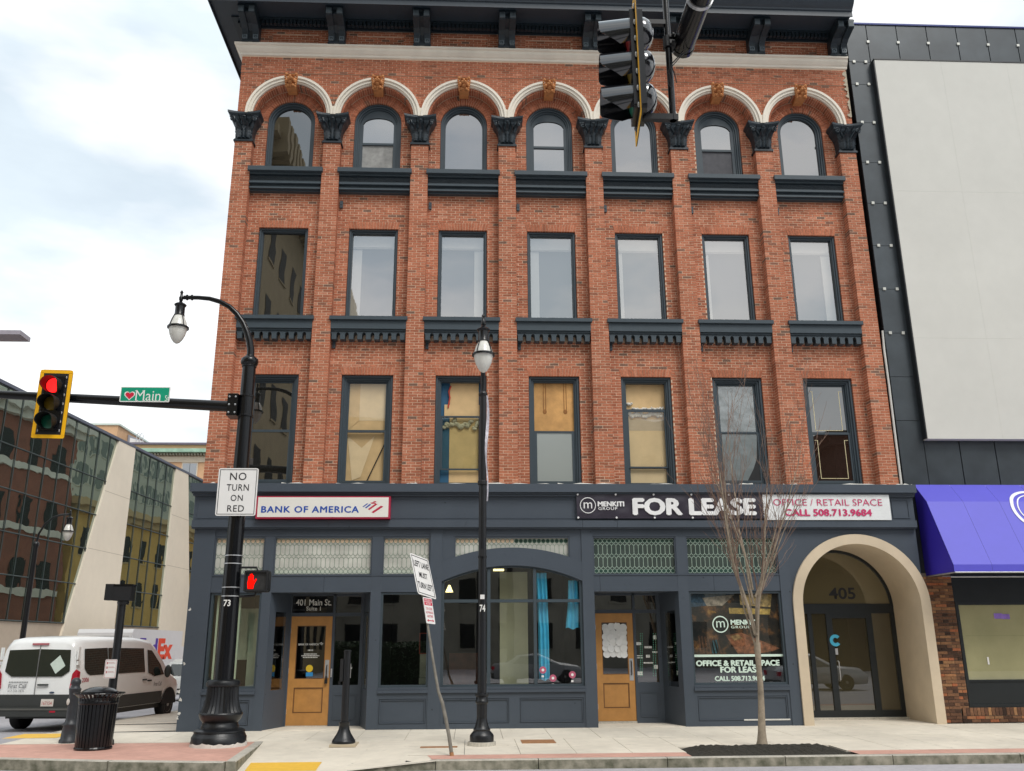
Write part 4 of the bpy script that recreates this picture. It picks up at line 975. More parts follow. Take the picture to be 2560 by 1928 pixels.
def smallprint(parent, Zf, rows, Y, mt):
    m = MB()
    for x0, x1, y0, y1 in rows:
        x = x0
        while x < x1:
            w_ = random.uniform(4, 12); a = Zf(x, y1, Y=Y); b = Zf(min(x+w_, x1), y0, Y=Y); m.add([(a.x,Y,a.z),(b.x,Y,a.z),(b.x,Y,b.z),(a.x,Y,b.z)], [(0,1,2,3)]); x += w_+3
    part('small_print', m, mt, parent, stuff=True)
smallprint(D1, Wz_, [(1002,1046,637,647),(968,1080,671,679),(945,1100,686,694),(958,1085,700,708)], YB+.018, LETW)
def flagmark(parent, Zf, x0, x1, y0, y1, Y, m1, m2):
    a = Zf(x0, y1, Y=Y); b = Zf(x1, y0, Y=Y); w, h = b.x-a.x, b.z-a.z
    def P(u, v): return (a.x+u*w, Y, a.z+v*h)
    def quad(pts, mt): part('flag_mark', MB().add([P(*p) for p in pts], [(0,1,2,3)]), mt, parent)
    quad([(.0,.52),(.06,.50),(.28,.80),(.20,.80)], m1); quad([(.12,.44),(.18,.40),(.42,.72),(.34,.76)], m1)
    quad([(.26,.32),(.34,.26),(.72,.76),(.62,.80)], m2); quad([(.44,.08),(.54,.0),(1.0,.55),(.88,.62)], m2); quad([(.36,.82),(.48,.74),(.66,.86),(.56,.92)] if False else [(.36,.86),(.46,.78),(.66,.80),(.54,.92)], m2); quad([(.50,.98),(.58,.92),(.70,.92),(.60,1.0)], m2)
flagmark(D1, Wz_, 1098, 1135, 572, 598, YB+.018, LETW, LETW)
for zx, zy, r, mt in ((1014, 800, .078, mat('yellow_sticker', (.75, .52, .03), .5, var=.05)),):
    c_ = Wz_(zx, zy, Y=YB+.018); part('round_sticker', MB().add([(c_.x+r*cos(2*pi*k/18), YB+.018, c_.z+r*sin(2*pi*k/18)) for k in range(18)], [tuple(range(18))]), mt, D1)
    part('blue_sticker', MB().box(c_.x-.07, c_.x+.085, YB+.014, YB+.017, c_.z-.165, c_.z-.08), mat('blue_sticker', (.03, .25, .55), .5, var=.05), D1)
m = MB(); m.box(3.03, 3.06, YB-.04, YB-.02, 1.02, 1.2); part('lock_plate', m, STEEL, F1)
m = MB(); m.box(3.875, 3.90, .0-.11, .0-.08, 1.05, 1.75); m.box(3.86, 3.885, -.05, -.02, .82, 1.0); part('door_pull', m, STEEL, B)
m = MB(); m.box(3.24, 3.26, YB+.0, YB+.02, 1.0, 1.3); m.box(3.45, 3.47, YB+.0, YB+.02, 1.0, 1.3); part('sidelight_handle', m, STEEL, F1)
smallprint(F1, Wz_, [(1297,1345,750,768),(1297,1385,788,803)], YB+.026, LETW)
# entrance 2
splay((8.828, YF), (8.90, YB), False); splay((10.44, YB), (10.692, YF), True)
m = MB(); m.box(8.828, 10.692, YF+.01, YB+.1, 2.802, 2.85); part('entrance_soffit', m, SLATE, B)
m = MB(); m.box(8.87, 8.95, YB-.02, YB+.08, 0, 2.8); m.box(9.813, 9.87, YB-.02, YB+.08, 0, 2.8); m.box(10.36, 10.46, YB-.02, YB+.08, 0, 2.8); m.box(8.95, 9.813, YB-.02, YB+.08, 2.365, 2.44); m.box(9.87, 10.36, YB-.02, YB+.08, 2.365, 2.44); m.box(8.95, 10.36, YB-.02, YB+.08, 2.765, 2.8); m.box(9.87, 10.36, YB-.01, YB+.08, -.05, .86); m.ring(9.91, 10.32, .13, .66, .02, YB-.022, YB-.01)
F2 = part('entrance_frame', m, SLATE, B)
pane(F2, 8.95, 9.813, 2.44, 2.765, YB+.03, GDARK); pane(F2, 9.87, 10.36, 2.44, 2.765, YB+.03, GDARK); pane(F2, 9.87, 10.36, .86, 2.365, YB+.03, GSHOP2)
D2 = door(8.953, 9.810, .05, 2.362, YB, 2)
PLATE = mat('white_paper_plate', (.78, .78, .76), .7, var=.05)
x0, x1, zt = 9.09, 9.675, 2.16
for r in range(6):
    for c_ in range(4):
        cx = x0+.075+c_*.145+(.03 if r % 2 else 0)+random.uniform(-.015, .015); cz = zt-.10-r*.115+random.uniform(-.02, .02)
        cx = min(max(cx, x0+.088), x1-.088)
        m = MB(); y = YB+.012-.003*((r*4+c_) % 5); tx, tz = random.uniform(-.14, .14), random.uniform(-.14, .14)
        m.add([(cx+.086*cos(2*pi*k/16), y, cz+.086*sin(2*pi*k/16)) for k in range(16)]+[(cx+.06*cos(2*pi*k/16), y+.004, cz+.06*sin(2*pi*k/16)) for k in range(16)], [(k, (k+1) % 16, 16+(k+1) % 16, 16+k) for k in range(16)]+[tuple(range(16, 32))])
        m.v = [(x_, y_+tx*(x_-cx)+tz*(z_-cz), z_) for x_, y_, z_ in m.v]; part('paper_plate', m, PLATE, D2)
GREENV = mat('green_window_vinyl', (.15, .5, .32), .5)
smallprint(F2, Q_, [(520,562,572,598),(592,655,607,625),(667,693,512,548),(522,578,686,694),(524,578,704,712),(660,705,652,664),(606,638,682,706),(585,665,745,757),(675,708,770,803),(530,575,826,858)], YB+.026, LETW)
m = MB()
for q in range(20):
    for zx in (556, 572, 668, 688): p = Q_(zx, 500+q*19, Y=YB+.026); m.box(p.x-.006, p.x+.006, YB+.024, YB+.026, p.z-.012, p.z+.012)
part('dotted_border', m, GREENV, F2)
# entrance floors
for a in ((1.80, 3.93, YF, YB+.1), (8.83, 10.69, YF, YB+.1), (13.3, 16.2, -.46, 1.0)): part('entrance_floor', MB().box(*a, -.1, .004), CONC, B)
for a in ((2.10, 3.01, YB-.05, YB, .004, .02), (8.95, 9.81, YB-.07, YB, .004, .045), (13.6, 16.2, .78, .9, .004, .05)): part('threshold', MB().box(*a), GRANITE, B)
# interior poster window 6
m = MB(); p0, p1 = 10.975, 12.945; y = YF+.115
POST = bpy.data.materials.new('printed_bar_photo'); POST.use_nodes = True; n_, l_ = POST.node_tree.nodes, POST.node_tree.links
ge = n_.new('ShaderNodeNewGeometry'); t1 = n_.new('ShaderNodeTexNoise'); t1.inputs['Scale'].default_value = 3.2; t1.inputs['Detail'].default_value = 7; t1.inputs['Roughness'].default_value = .65; l_.new(ge.outputs['Position'], t1.inputs['Vector'])
r1 = n_.new('ShaderNodeValToRGB'); els = r1.color_ramp.elements; els[0].position = .38; els[0].color = (.006, .006, .007, 1); els[1].position = .75; els[1].color = (.75, .42, .14, 1)
e = els.new(.52); e.color = (.035, .022, .014, 1); e = els.new(.62); e.color = (.22, .09, .03, 1)
l_.new(t1.outputs[0], r1.inputs[0]); l_.new(r1.outputs[0], n_['Principled BSDF'].inputs['Base Color']); n_['Principled BSDF'].inputs['Roughness'].default_value = .5
pane(w6, p0, p1, 1.43, 2.755, y, POST, 'printed_photo')
def pq(pts, c, nm): 
    P = [Q_(*q, Y=y-.001*len(nm)/10) for q in pts]; part('printed_shape', MB().add([(p.x, y-.0015, p.z) for p in P], [tuple(range(len(P)))][::1]), mat(nm, c, .5, var=.25, scale=6), w6)
def pq2(pts, c, nm, dy=.0015):
    P = [Q_(*q, Y=y) for q in pts]; part('printed_shape', MB().add([(p.x, y-dy, p.z) for p in P], [tuple(range(len(P)-1, -1, -1))]), mat(nm, tuple(v*.75 for v in c), .5, var=.75, scale=15, var2=.5, scale2=5), w6)
pq2([(985,150),(1370,150),(1270,255),(1100,260),(990,270)], (.05,.09,.14), 'print_blue_wall'); pq2([(1090,190),(1370,160),(1265,258),(1130,260)], (.42,.33,.26), 'print_cream_beam', .002)
pq2([(1410,165),(1690,160),(1680,270),(1420,250)], (.65,.42,.16), 'print_amber_ceiling'); pq2([(1320,275),(1680,285),(1675,335),(1325,325)], (.75,.48,.13), 'print_bar_lights', .002)
pq2([(1290,510),(1430,490),(1760,625),(1700,650),(1560,672),(1400,672)], (.42,.16,.08), 'print_table'); pq2([(1330,520),(1400,505),(1440,540),(1370,560)], (.5,.3,.14), 'print_table_menu', .002); pq2([(1170,560),(1220,550),(1230,670),(1180,672)], (.05,.16,.2), 'print_teal_glass'); pq2([(1150,320),(1215,320),(1200,305),(1165,300)], (.75,.35,.05), 'print_lamp')
for q in range(7): pq2([(1055+q*26,520+q*3),(1066+q*26,515+q*3),(1085+q*30,672),(1070+q*30,672)], (.20,.09,.05), 'print_stools')
MINT = mat('mint_window_vinyl', (.62, .76, .66), .5, var=.03)
def ringmark(parent, Zf, cx, cy, r, Y, mt, th=.14, n=28):
    c_ = Zf(cx, cy, Y=Y); R = (Zf(cx+r, cy, Y=Y)-c_).length; m = MB()
    m.add([(c_.x+k2*cos(2*pi*k/n), Y, c_.z+k2*sin(2*pi*k/n)) for k2 in (R, R*(1-th)) for k in range(n)], [(k, (k+1) % n, n+(k+1) % n, n+k) for k in range(n)]); part('logo_ring', m, mt, parent)
ringmark(w6, Q_, 1248, 418, 70, YF+.086, MINT); textpx(w6, 'm', Q_, 1212, 1286, 390, 445, YF+.086, MINT, 0.)
textpx(w6, 'MENKITI', Q_, 1338, 1562, 380, 420, YF+.086, MINT, 0, fat=.008); textpx(w6, 'GROUP', Q_, 1340, 1510, 430, 453, YF+.086, MINT, .010, spacing=1.2)
a = Q_(1012, 692, Y=YF+.086); b = Q_(1790, 692, Y=YF+.086); m = MB(); m.box(a.x, b.x, YF+.084, YF+.087, a.z-.022, a.z+.028); part('print_rule', m, MINT, w6)
textpx(w6, 'OFFICE & RETAIL SPACE', Q_, 1040, 1757, 730, 776, YF+.086, MINT, 0, fat=.010); textpx(w6, 'FOR LEASE', Q_, 1250, 1592, 785, 834, YF+.086, MINT, 0, fat=.010); textpx(w6, 'CALL 508.713.9684', Q_, 1202, 1630, 866, 906, YF+.086, MINT, 0, fat=.008)
# ---- arched entrance 405
m = MB(); m.archring(14.78, 2.49, 1.55, 1.335, -.08, -.47, .95, n=40); part('entrance_arch', m, STUCCO, B, smooth=True)
m = MB(); n = 40                                             # slate wall round the arch
for k in range(n):
    a, b = 13.235+2.995*k/n, 13.235+2.995*(k+1)/n; ml = (a+b)/2-14.78; zl = 2.45+sqrt(max(0, 1.50**2-ml*ml)) if abs(ml) < 1.5 else 2.4
    m.add([(a,YF,zl),(b,YF,zl),(b,YF,4.165),(a,YF,4.165)], [(0,1,2,3)])
m.box(13.3, 16.2, YF-.012, YF, 4.08, 4.16); part('arch_surround', m, SLATE, B)
BRONZE = mat('dark_bronze_frame', (.018, .022, .024), .4, var=.1, metal=.2)
yb = .90
m = MB(); m.box(13.44, 16.12, yb, yb+.1, 2.345, 2.57); m.box(13.44, 16.12, yb, yb+.1, .005, .20)
for a, b in ((13.44, 13.52), (14.02, 14.12), (14.46, 14.60), (15.42, 15.56), (16.02, 16.12)): m.box(a, b, yb-.005, yb+.1, .2, 2.345)
m.box(14.60, 15.42, yb, yb+.1, 2.24, 2.345); FD = part('glazed_doors', m, BRONZE, B)
GDOOR = glass('bronze_door_glass', .13, behind=(.05, .042, .022), wave=.02)
for a, b in ((13.5, 14.48), (14.58, 15.44), (15.54, 16.04)): pane(FD, a, b, .18, 2.36, yb+.03, GDOOR)
part('fanlight', MB().archface(14.78, 2.57, 1.30, 2.56, yb+.03), glass('fanlight_glass', .16, behind=(.13, .11, .055), wave=.02), FD)
m = MB(); m.archring(14.78, 2.49, 1.34, 1.27, 2.49, yb-.005, yb+.08, n=36, legs=False); part('fanlight_frame', m, BRONZE, FD)
textpx(FD, '405', V_, 525, 755, 1068, 1170, yb+.022, BLACKM, .02)
CY = mat('cyan_sticker', (.06, .42, .62), .5)
a = V2_(578, 530, Y=yb+.02); m = MB(); n = 14
m.add([(a.x+r*cos(.7+4.9*k/n), yb-.012, a.z+r*sin(.7+4.9*k/n)) for r in (.135, .06) for k in range(n+1)], [(k, k+1, n+2+k, n+1+k) for k in range(n)]); part('crescent_sticker', m, CY, FD)
m = MB(); m.tube([(14.64,yb-.005,1.28),(14.64,yb-.06,1.26),(14.64,yb-.06,.86),(14.64,yb-.005,.84)], .014, 8); m.box(14.60, 14.66, yb-.02, yb-.005, 1.42, 1.56); part('door_pull', m, STEEL, FD)

# ================================================================== SIGNS ON THE BUILDING
SB = thing('bank_sign', 'white box sign with red edge and blue bank lettering on the slate frieze', 'sign', (2.86, -.6, 4.37))
m = MB(); m.box(1.40, 4.325, -.66, -.46, 4.365, 4.855); part('sign_box', m, mat('crimson_sign_edge', (.42, .02, .06), .4), SB)
m = MB(); m.box(1.435, 4.285, -.668, -.64, 4.395, 4.83); part('sign_face', m, mat('sign_face_white', (.78, .76, .70), .4, var=.02), SB)
BBL = mat('sign_blue', (.012, .07, .38), .45); BRD = mat('sign_red', (.50, .015, .06), .45)
textpx(SB, 'BANK OF AMERICA', S_, 600, 1440, 366, 420, -.671, BBL, 0, fat=.007, spacing=1.12)
flagmark(SB, S_, 1470, 1655, 322, 425, -.671, BBL, BRD)
def banner(name, x0, x1, z0, z1, y, mt, label, amp=.012, nx=70, ny=10):
    T = thing(name, label, 'banner', ((x0+x1)/2, y, z0)); m = MB(); v = []
    for j in range(ny+1):
        for i in range(nx+1):
            u, w_ = i/nx, j/ny; ed = min(1, 4*min(w_, 1-w_)+.15)
            yy = y-amp*ed*(.6+.5*sin(u*31+w_*5)+.35*sin(u*57-w_*9+1.3)+.3*sin(u*13+w_*3))
            v.append((x0+(x1-x0)*u, yy, z0+(z1-z0)*w_))
    m.add(v, [(j*(nx+1)+i, j*(nx+1)+i+1, (j+1)*(nx+1)+i+1, (j+1)*(nx+1)+i) for j in range(ny) for i in range(nx)])
    part('banner_cloth', m, mt, T, smooth=True); return T
BN = banner('lease_banner', 8.47, 12.70, 4.385, 4.935, -.545, mat('plum_black_vinyl', (.034, .028, .042), .35, var=.1, bump=.25, bscale=6), 'dark vinyl banner reading FOR LEASE in white hung over the shopfront')
GR = mat('grommet_white', (.75, .75, .75), .4)
for k in range(5):
    for zz in (4.40, 4.92):
        xx = 8.50+k*.86; m = MB(); m.tube([(xx, -.575, zz), (xx, -.545, zz)], .022, 10); part('grommet', m, GR, BN)
yt = -.572; LW = mat('banner_white', (.80, .80, .80), .5)
ringmark(BN, U_, 103, 358, 69, yt, LW, .09); textpx(BN, 'm', U_, 66, 140, 332, 384, yt, LW); textpx(BN, 'MENKITI', U_, 190, 414, 326, 366, yt, LW, 0, fat=.008); textpx(BN, 'GROUP', U_, 193, 357, 373, 398, yt, LW, .010, spacing=1.15)
textpx(BN, 'FOR LEASE', U_, 497, 1548, 300, 438, yt, LW, .012, fat=.024)
BN2 = banner('phone_banner', 12.71, 15.64, 4.35, 4.925, -.55, mat('white_vinyl', (.76, .78, .78), .45, var=.03, bump=.1, bscale=4), 'white vinyl banner with crimson office space phone lettering beside the dark banner', amp=.005)
MAG = mat('crimson_print', (.55, .03, .13), .5)
textpx(BN2, 'OFFICE / RETAIL SPACE', V_, 45, 985, 304, 360, -.564, MAG, -.004); textpx(BN2, 'CALL 508.713.9684', V_, 146, 895, 392, 448, -.564, MAG, 0, fat=.010)

# ================================================================== METAL-CLAD NEIGHBOUR
N = thing('clad_building', 'black metal clad building with big grey panel right of the brick building', 'building', (21, 0, 0))
CLAD = mat('black_metal_cladding', (.044, .053, .060), .33, metal=.15, var=.22, scale=2.2, var2=.25, scale2=.5, bump=.06, bscale=1.5)
CLADS = mat('cladding_seam', (.014, .017, .020), .4, var=.1)
m = MB(); m.box(16.30, 27, -.02, 12, -2, 18.05); part('wall', m, CLADS, N)
zsx = [5.2, 6.8, 7.9, 9.03, 10.2, 11.39, 12.59, 13.775, 14.97, 16.15, 16.855]
for a, b in zip(zsx[:-1], zsx[1:]):
    m = MB(); m.box(16.29, 16.885, -.06, -.02, a+.006, b-.006); part('panel', m, CLAD, N)
xx = 16.29; k = 0
for xe in [16.89]+[16.89+.845*q for q in range(1, 13)]:
    m = MB(); m.box(xx+.012, xe-.012, -.062, -.02, 16.865, 18.06); part('panel', m, CLAD, N); xx = xe
xx = 16.89
for q in range(12):
    m = MB(); m.box(xx+.012, xx+.853, -.058, -.02, 5.2, 6.45); part('panel', m, CLAD, N); xx += .865
bm = mkmesh(MB().box(-.036, .036, -.03, .02, -.036, .036), mat('zinc_bolt', (.50, .50, .46), .4, metal=.3))
for zz in zsx[3:]:
    for xx in (16.425, 16.75): part('bolt', bm, None, N, loc=(xx, -.062, zz))
for q in range(9): part('bolt', bm, None, N, loc=(16.89+.845*q, -.062, 17.5))
m = MB(); m.box(16.25, 27.2, -.09, 12, 18.06, 18.11); part('coping', m, mat('blue_coping', (.02, .03, .12), .3, metal=.4), N)
GREYP = mat('grey_render_panel', (.61, .60, .555), .85, var=.025, scale=3, bump=.04, bscale=7, var2=.03, scale2=.5)
m = MB(); xj = [16.90, 18.73, 20.55, 22.4, 24.2, 26.9]
for a, b in zip(xj[:-1], xj[1:]): 
    for za, zb2 in ((6.31, 8.84), (8.84, 12.85), (12.85, 16.79)): part('render_panel', MB().box(a+.001, b-.001, -.26, -.03, za+.001, zb2-.001), GREYP, N)
m = MB(); m.box(16.875, 16.90, -.25, -.02, 6.33, 16.78); m.box(16.88, 27, -.275, -.02, 16.795, 16.83); part('panel_edge', m, CLADS, N)
# brown brick pier and window
bb = MB(); nb = 0
def bcourse(xl, xr, z, yf, k, bl=.205):
    x = xl-(bl/2 if k % 2 else 0)
    while x < xr-.02:
        a, b = max(x, xl), min(x+bl-.01, xr)
        if b-a > .03: part('brick', mkmesh(MB().brick(a, b, a, b, z, z+.058, yf+random.uniform(-.003, .003), yf+.12, min(1, max(0, random.gauss(.5, .3)))), BROWNBRICK, origin=org(N)), None, N)
        x += bl
for k in range(46): bcourse(16.34, 16.86, .0+k*.068, -.12, k, .27); 
for k in range(46): 
    if k > 3: bcourse(16.875, 17.07, .0+k*.068, -.09, k, .2)
for k in range(2): bcourse(16.875, 20.5, .0+k*.068, -.12, k)
for q in range(44):
    a = 16.9+q*.082; part('brick', mkmesh(MB().brick(a, a+.07, a, a+.07, .138, .30, -.12, .0, min(1, max(0, random.gauss(.35, .2)))), BROWNBRICK, origin=org(N)), None, N)
m = MB(); m.box(16.33, 16.868, -.105, -.02, -.05, 3.2); m.box(16.87, 17.075, -.078, -.02, -.05, 3.2); m.box(16.9, 20.5, -.108, -.02, -.05, .3); part('mortar_bed', m, MORTARD, N)
m = MB(); m.box(17.08, 27, -.06, -.022, 2.55, 3.5); m.ring(17.09, 20.5, .30, 2.56, .07, -.08, -.022); m.box(17.16, 20.43, -.05, -.022, .37, .84); m.box(17.16, 20.43, -.075, -.022, .84, .88); FW_ = part('shop_window', m, BRONZE, N)
pane(FW_, 17.16, 20.43, .88, 2.5, -.045, glass('papered_pane', .08, tint=(.85, .85, .8)))
OLP = mat('olive_paper', (.55, .52, .33), .8, var=.08, scale=2, bump=.25, bscale=2.5, var2=.12)
m = MB(); m.box(17.16, 20.43, -.035, -.024, .88, 2.5); part('window_paper', m, OLP, FW_)
m = MB(); m.box(17.25, 20.43, -.038, -.0351, 1.815, 1.825); part('paper_seam', m, mat('olive_seam', (.45, .45, .28), .8), FW_)
VIO = mat('violet_print', (.40, .24, .78), .5); smallprint(FW_, V2_, [(1957,2020,296,342),(2028,2085,302,345)], -.048, VIO)
m = MB(); m.box(17.66, 17.70, -.05, -.046, 1.2, 1.36); part('white_tag', m, WHITE, FW_)
# awning
AW = thing('awning', 'sloping violet blue canvas awning with white ring logo', 'awning', (20, -.6, 3.1))
AWN = mat('violet_canvas', (.08, .072, .56), .55, var=.04, scale=2, spec=.6); n_, l_ = AWN.node_tree.nodes, AWN.node_tree.links; n_['Principled BSDF'].inputs['Sheen Weight'].default_value = .15; n_['Principled BSDF'].inputs['Sheen Tint'].default_value = (.7, .7, 1, 1)
prof = [(-.085, 5.24), (-.56, 4.77), (-1.32, 3.29), (-1.32, 3.14)]
seams = [16.50, 17.35, 18.2, 19.05, 19.9, 20.75, 21.6, 22.5]
for a, b in zip(seams[:-1], seams[1:]):
    m = MB(); v = [(x, y, z) for x in (a+.002, b-.002) for y, z in prof]; m.add(v, [(i+1, i+5, i+4, i) for i in range(3)]); part('canvas_panel', m, AWN, AW)
AWS = mat('shaded_canvas_end', (.035, .02, .42), .6, var=.04)  # darker copy of the awning canvas, shade of the end faces painted in
for X_, od in ((16.495, (0, 4, 3, 2, 1)), (22.5, (0, 1, 2, 3, 4))): part('canvas_end', MB().add([(X_, y, z) for y, z in prof]+[(X_, -.085, 3.14)], [od]), AWS, AW)
m = MB(); m.tube([(16.52,-1.30,3.13),(22.48,-1.30,3.13)], .02, 8); m.tube([(16.52,-.07,3.12),(22.48,-.07,3.12)], .02, 8); m.tube([(16.52,-1.30,3.13),(16.52,-.03,3.13)], .02, 8); m.tube([(22.48,-1.30,3.13),(22.48,-.03,3.13)], .02, 8); m.tube([(16.52,-.05,5.22),(22.48,-.05,5.22)], .02, 8); part('awning_frame', m, STEEL, AW)
def awp(x, q):                                               # point on the canvas, q metres below the bend
    if q >= 0: d_ = Vector((-.76, -1.48)).normalized(); n2 = Vector((0, -.89, .457))
    else: d_ = Vector((-.475, -.47)).normalized(); n2 = Vector((0, -.70, .71))
    return Vector((x, -.56+d_.x*q, 4.77+d_.y*q))+n2*.012
LOGW = mat('awning_logo_white', (.82, .82, .85), .5)
m = MB(); n = 64
for r0, r1 in ((.62, .545), (.47, .44)):
    v = [awp(19.03+r*cos(2*pi*k/n), .22-r*sin(2*pi*k/n)) for r in (r0, r1) for k in range(n)]
    m.add(v, [(k, (k+1) % n, n+(k+1) % n, n+k) for k in range(n)])
part('ring_logo', m, LOGW, AW)
# ================================================================== STREET FURNITURE
GLOBE = mat('ribbed_lamp_globe', (.68, .67, .62), .22, var=.10, scale=9, bump=.25, bscale=22, spec=.6)
CHALK = mat('chipped_grout', (.62, .60, .55), .95, var=.12, scale=8)
def luminaire(root, x, y, zt, s=1.0):
    """teardrop street-lamp head hanging from zt"""
    m = MB(); m.lathe([(.02*s,-.02*s),(.045*s,.0),(.05*s,.06*s),(.03*s,.10*s),(.028*s,.17*s),(.04*s,.18*s),(.02*s,.23*s)], (x, y, zt-.06*s), 14); part('lamp_finial', m, BLACK, root, smooth=True)
    z = zt-.10*s
    m = MB(); m.lathe([(.118*s,-.33*s),(.108*s,-.31*s),(.105*s,-.12*s),(.125*s,-.10*s),(.135*s,-.075*s),(.10*s,-.045*s),(.045*s,-.015*s),(.03*s,.02*s),(.045*s,.04*s)], (x, y, z), 18)
    L = part('lamp_housing', m, BLACK, root, smooth=True)
    m = MB(); m.lathe([(.20*s,-.60*s),(.165*s,-.47*s),(.115*s,-.36*s),(.09*s,-.33*s)], (x, y, z), 18); part('upper_globe', m, GLOBE, L, smooth=True)
    m = MB()
    for k in range(4):
        a = pi/4*1+k*pi/2+.1; m.tube([(x+cos(a)*.118*s, y+sin(a)*.118*s, z-.33*s), (x+cos(a)*.172*s, y+sin(a)*.172*s, z-.46*s), (x+cos(a)*.215*s, y+sin(a)*.215*s, z-.60*s)], .012*s, 6)
    m.lathe([(.20*s,-.635*s),(.235*s,-.64*s),(.235*s,-.605*s),(.205*s,-.585*s)], (x, y, z), 22); part('lamp_ring', m, BLACK, L, smooth=True)
    m = MB(); m.lathe([(.02*s,-1.0*s),(.07*s,-.97*s),(.12*s,-.90*s),(.165*s,-.80*s),(.19*s,-.70*s),(.197*s,-.62*s)], (x, y, z), 22); part('globe', m, GLOBE, L, smooth=True)
# ---- corner signal pole with mast arm and lamp
PX, PY = 1.60, -2.95
SP = thing('signal_pole', 'tall black signal pole with ornate fluted base, mast arm and street lamp', 'pole', (PX, PY, 0))
m = MB(); m.lathe([(.50,-.06),(.50,.02),(.485,.03)], (PX, PY, 0), 8); part('grout_pad', m, CHALK, SP)
m = MB()
m.lathe([(.485,.02),(.48,.13),(.47,.14),(.44,.20),(.45,.21),(.445,.235),(.40,.26),(.33,.27),(.33,.31),(.315,.33),(.31,.37),(.36,.43),(.385,.50),(.385,.525),(.37,.54)], (PX, PY, 0), 40)
m.lathe([(.365,.54),(.335,.60),(.31,.68),(.29,.78),(.28,.90),(.28,.98)], (PX, PY, 0), 56, flute=1, fl=.07); m.lathe([(.27,.98),(.30,.99),(.31,1.03),(.29,1.08),(.24,1.10),(.18,1.105)], (PX, PY, 0), 40)
part('pole_base', m, BLACKP, SP, smooth=True)
m = MB(); v = []; n = 72
for q in range(n):
    a = 2*pi*q/n; h = .03+.022*(sin(q*.9)+sin(q*.37+1))*.5+random.uniform(-.008, .012); v += [(PX+.5*cos(a), PY+.5*sin(a), -.03), (PX+.492*cos(a), PY+.492*sin(a), max(.008, h))]
m.add(v, [(2*q, 2*((q+1) % n), 2*((q+1) % n)+1, 2*q+1) for q in range(n)]); part('chipped_paint', m, CHALK, SP)
m = MB(); m.lathe([(.175,1.1),(.165,2.5),(.15,4.5),(.138,6.0),(.132,7.12)], (PX, PY, 0), 28); part('pole_shaft', m, BLACK, SP, smooth=True)
m = MB(); m.lathe([(.14,7.10),(.15,7.12),(.14,7.14),(.165,7.17),(.175,7.22),(.165,7.28),(.12,7.32),(.09,7.33),(.085,7.36)], (PX, PY, 0), 24); part('pole_collar', m, BLACK, SP, smooth=True)
m = MB()
for zz in (2.58, 2.74, 3.18, 3.33): m.lathe([(.171,0),(.171,.018)], (PX, PY, zz), 26)
part('strap_band', m, STEEL, SP)
pts = [(PX+.01,7.34),(PX,7.5),(PX-.035,7.66),(PX-.095,7.84),(PX-.19,8.05),(PX-.33,8.25),(PX-.50,8.41),(PX-.70,8.52),(PX-.92,8.585),(PX-1.15,8.605),(PX-1.45,8.605)]
m = MB(); m.tube([(x, PY, z) for x, z in pts], [.075,.072,.068,.064,.06,.056,.052,.049,.046,.044,.043], 14)
for dx in (-1.28, -1.38): m.tube([(PX+dx-.012, PY, 8.605), (PX+dx+.012, PY, 8.605)], .062, 12)
part('lamp_arm', m, BLACK, SP, smooth=True); luminaire(SP, PX-1.50, PY, 8.60, .91)
m = MB(); m.tube([(PX-.14, PY, 6.275), (PX-4.85, PY, 6.50), (PX-8.2, PY, 6.62)], [.112, .082, .06], 16); part('mast_arm', m, BLACK, SP, smooth=True)
m = MB(); m.box(PX-.33, PX-.13, PY-.17, PY+.17, 6.06, 6.51); m.lathe([(.148,6.06),(.16,6.065),(.16,6.10),(.147,6.11),(.147,6.46),(.16,6.47),(.16,6.50),(.148,6.51)], (PX, PY, 0), 26); C_ = part('arm_clamp', m, BLACK, SP)
m = MB()
for zz in (6.12, 6.28, 6.44):
    for yy in (-.178,): m.sphere((PX-.29, PY+yy, zz), .02, 6, 5); m.sphere((PX-.17, PY+yy, zz), .02, 6, 5)
part('clamp_bolt', m, STEEL, C_)
text(SP, '73', PX-.075, PX+.055, 2.40, 2.52, PY-.1705, LETW, .02)
# ---- signs and signals on that pole
def plate(x0, x1, z0, z1, y, th, r, m=None):
    m = m or MB(); pts = []
    for cx, cz, a in ((x0+r, z0+r, pi), (x1-r, z0+r, 1.5*pi), (x1-r, z1-r, 0), (x0+r, z1-r, .5*pi)):
        for k in range(5): pts.append((cx+r*cos(a+pi/2*k/4), cz+r*sin(a+pi/2*k/4)))
    return m.prism_y(pts, y, y+th)
def signboard(parent, x0, x1, z0, z1, y, border=None, base=WHITE, bw=.012, ins=.025, local=False):
    o = part('sign_panel', plate(x0, x1, z0, z1, y, .006, .04), base, parent, local=local)
    if border: 
        m = MB(); a, b, c_, d_ = x0+ins, x1-ins, z0+ins, z1-ins; m.ring(a, b, c_, d_, bw, y-.0015, y-.0005); part('sign_border', m, border, parent, local=local)
    return o
INK = mat('sign_black_ink', (.015, .015, .02), .5)
yn = PY-.20
NT = thing('no_turn_sign', 'white NO TURN ON RED regulation sign strapped to the corner signal pole', 'sign', (1.615, yn, 4.07))
signboard(NT, 1.235, 1.995, 4.075, 4.995, yn, INK)
Cz = zm(500,880)
for s, a, b, c_, d_ in (('NO', 260, 402, 1043, 1108), ('TURN', 230, 422, 1143, 1200), ('ON', 265, 370, 1235, 1288), ('RED', 235, 380, 1325, 1380)): textpx(NT, s, Cz, a, b, c_, d_, yn-.004, INK, .004, spacing=1.1)
m = MB(); m.box(1.55, 1.67, yn+.006, PY-.13, 4.25, 4.33); m.box(1.55, 1.67, yn+.006, PY-.13, 4.75, 4.83); part('sign_bracket', m, STEEL, NT)
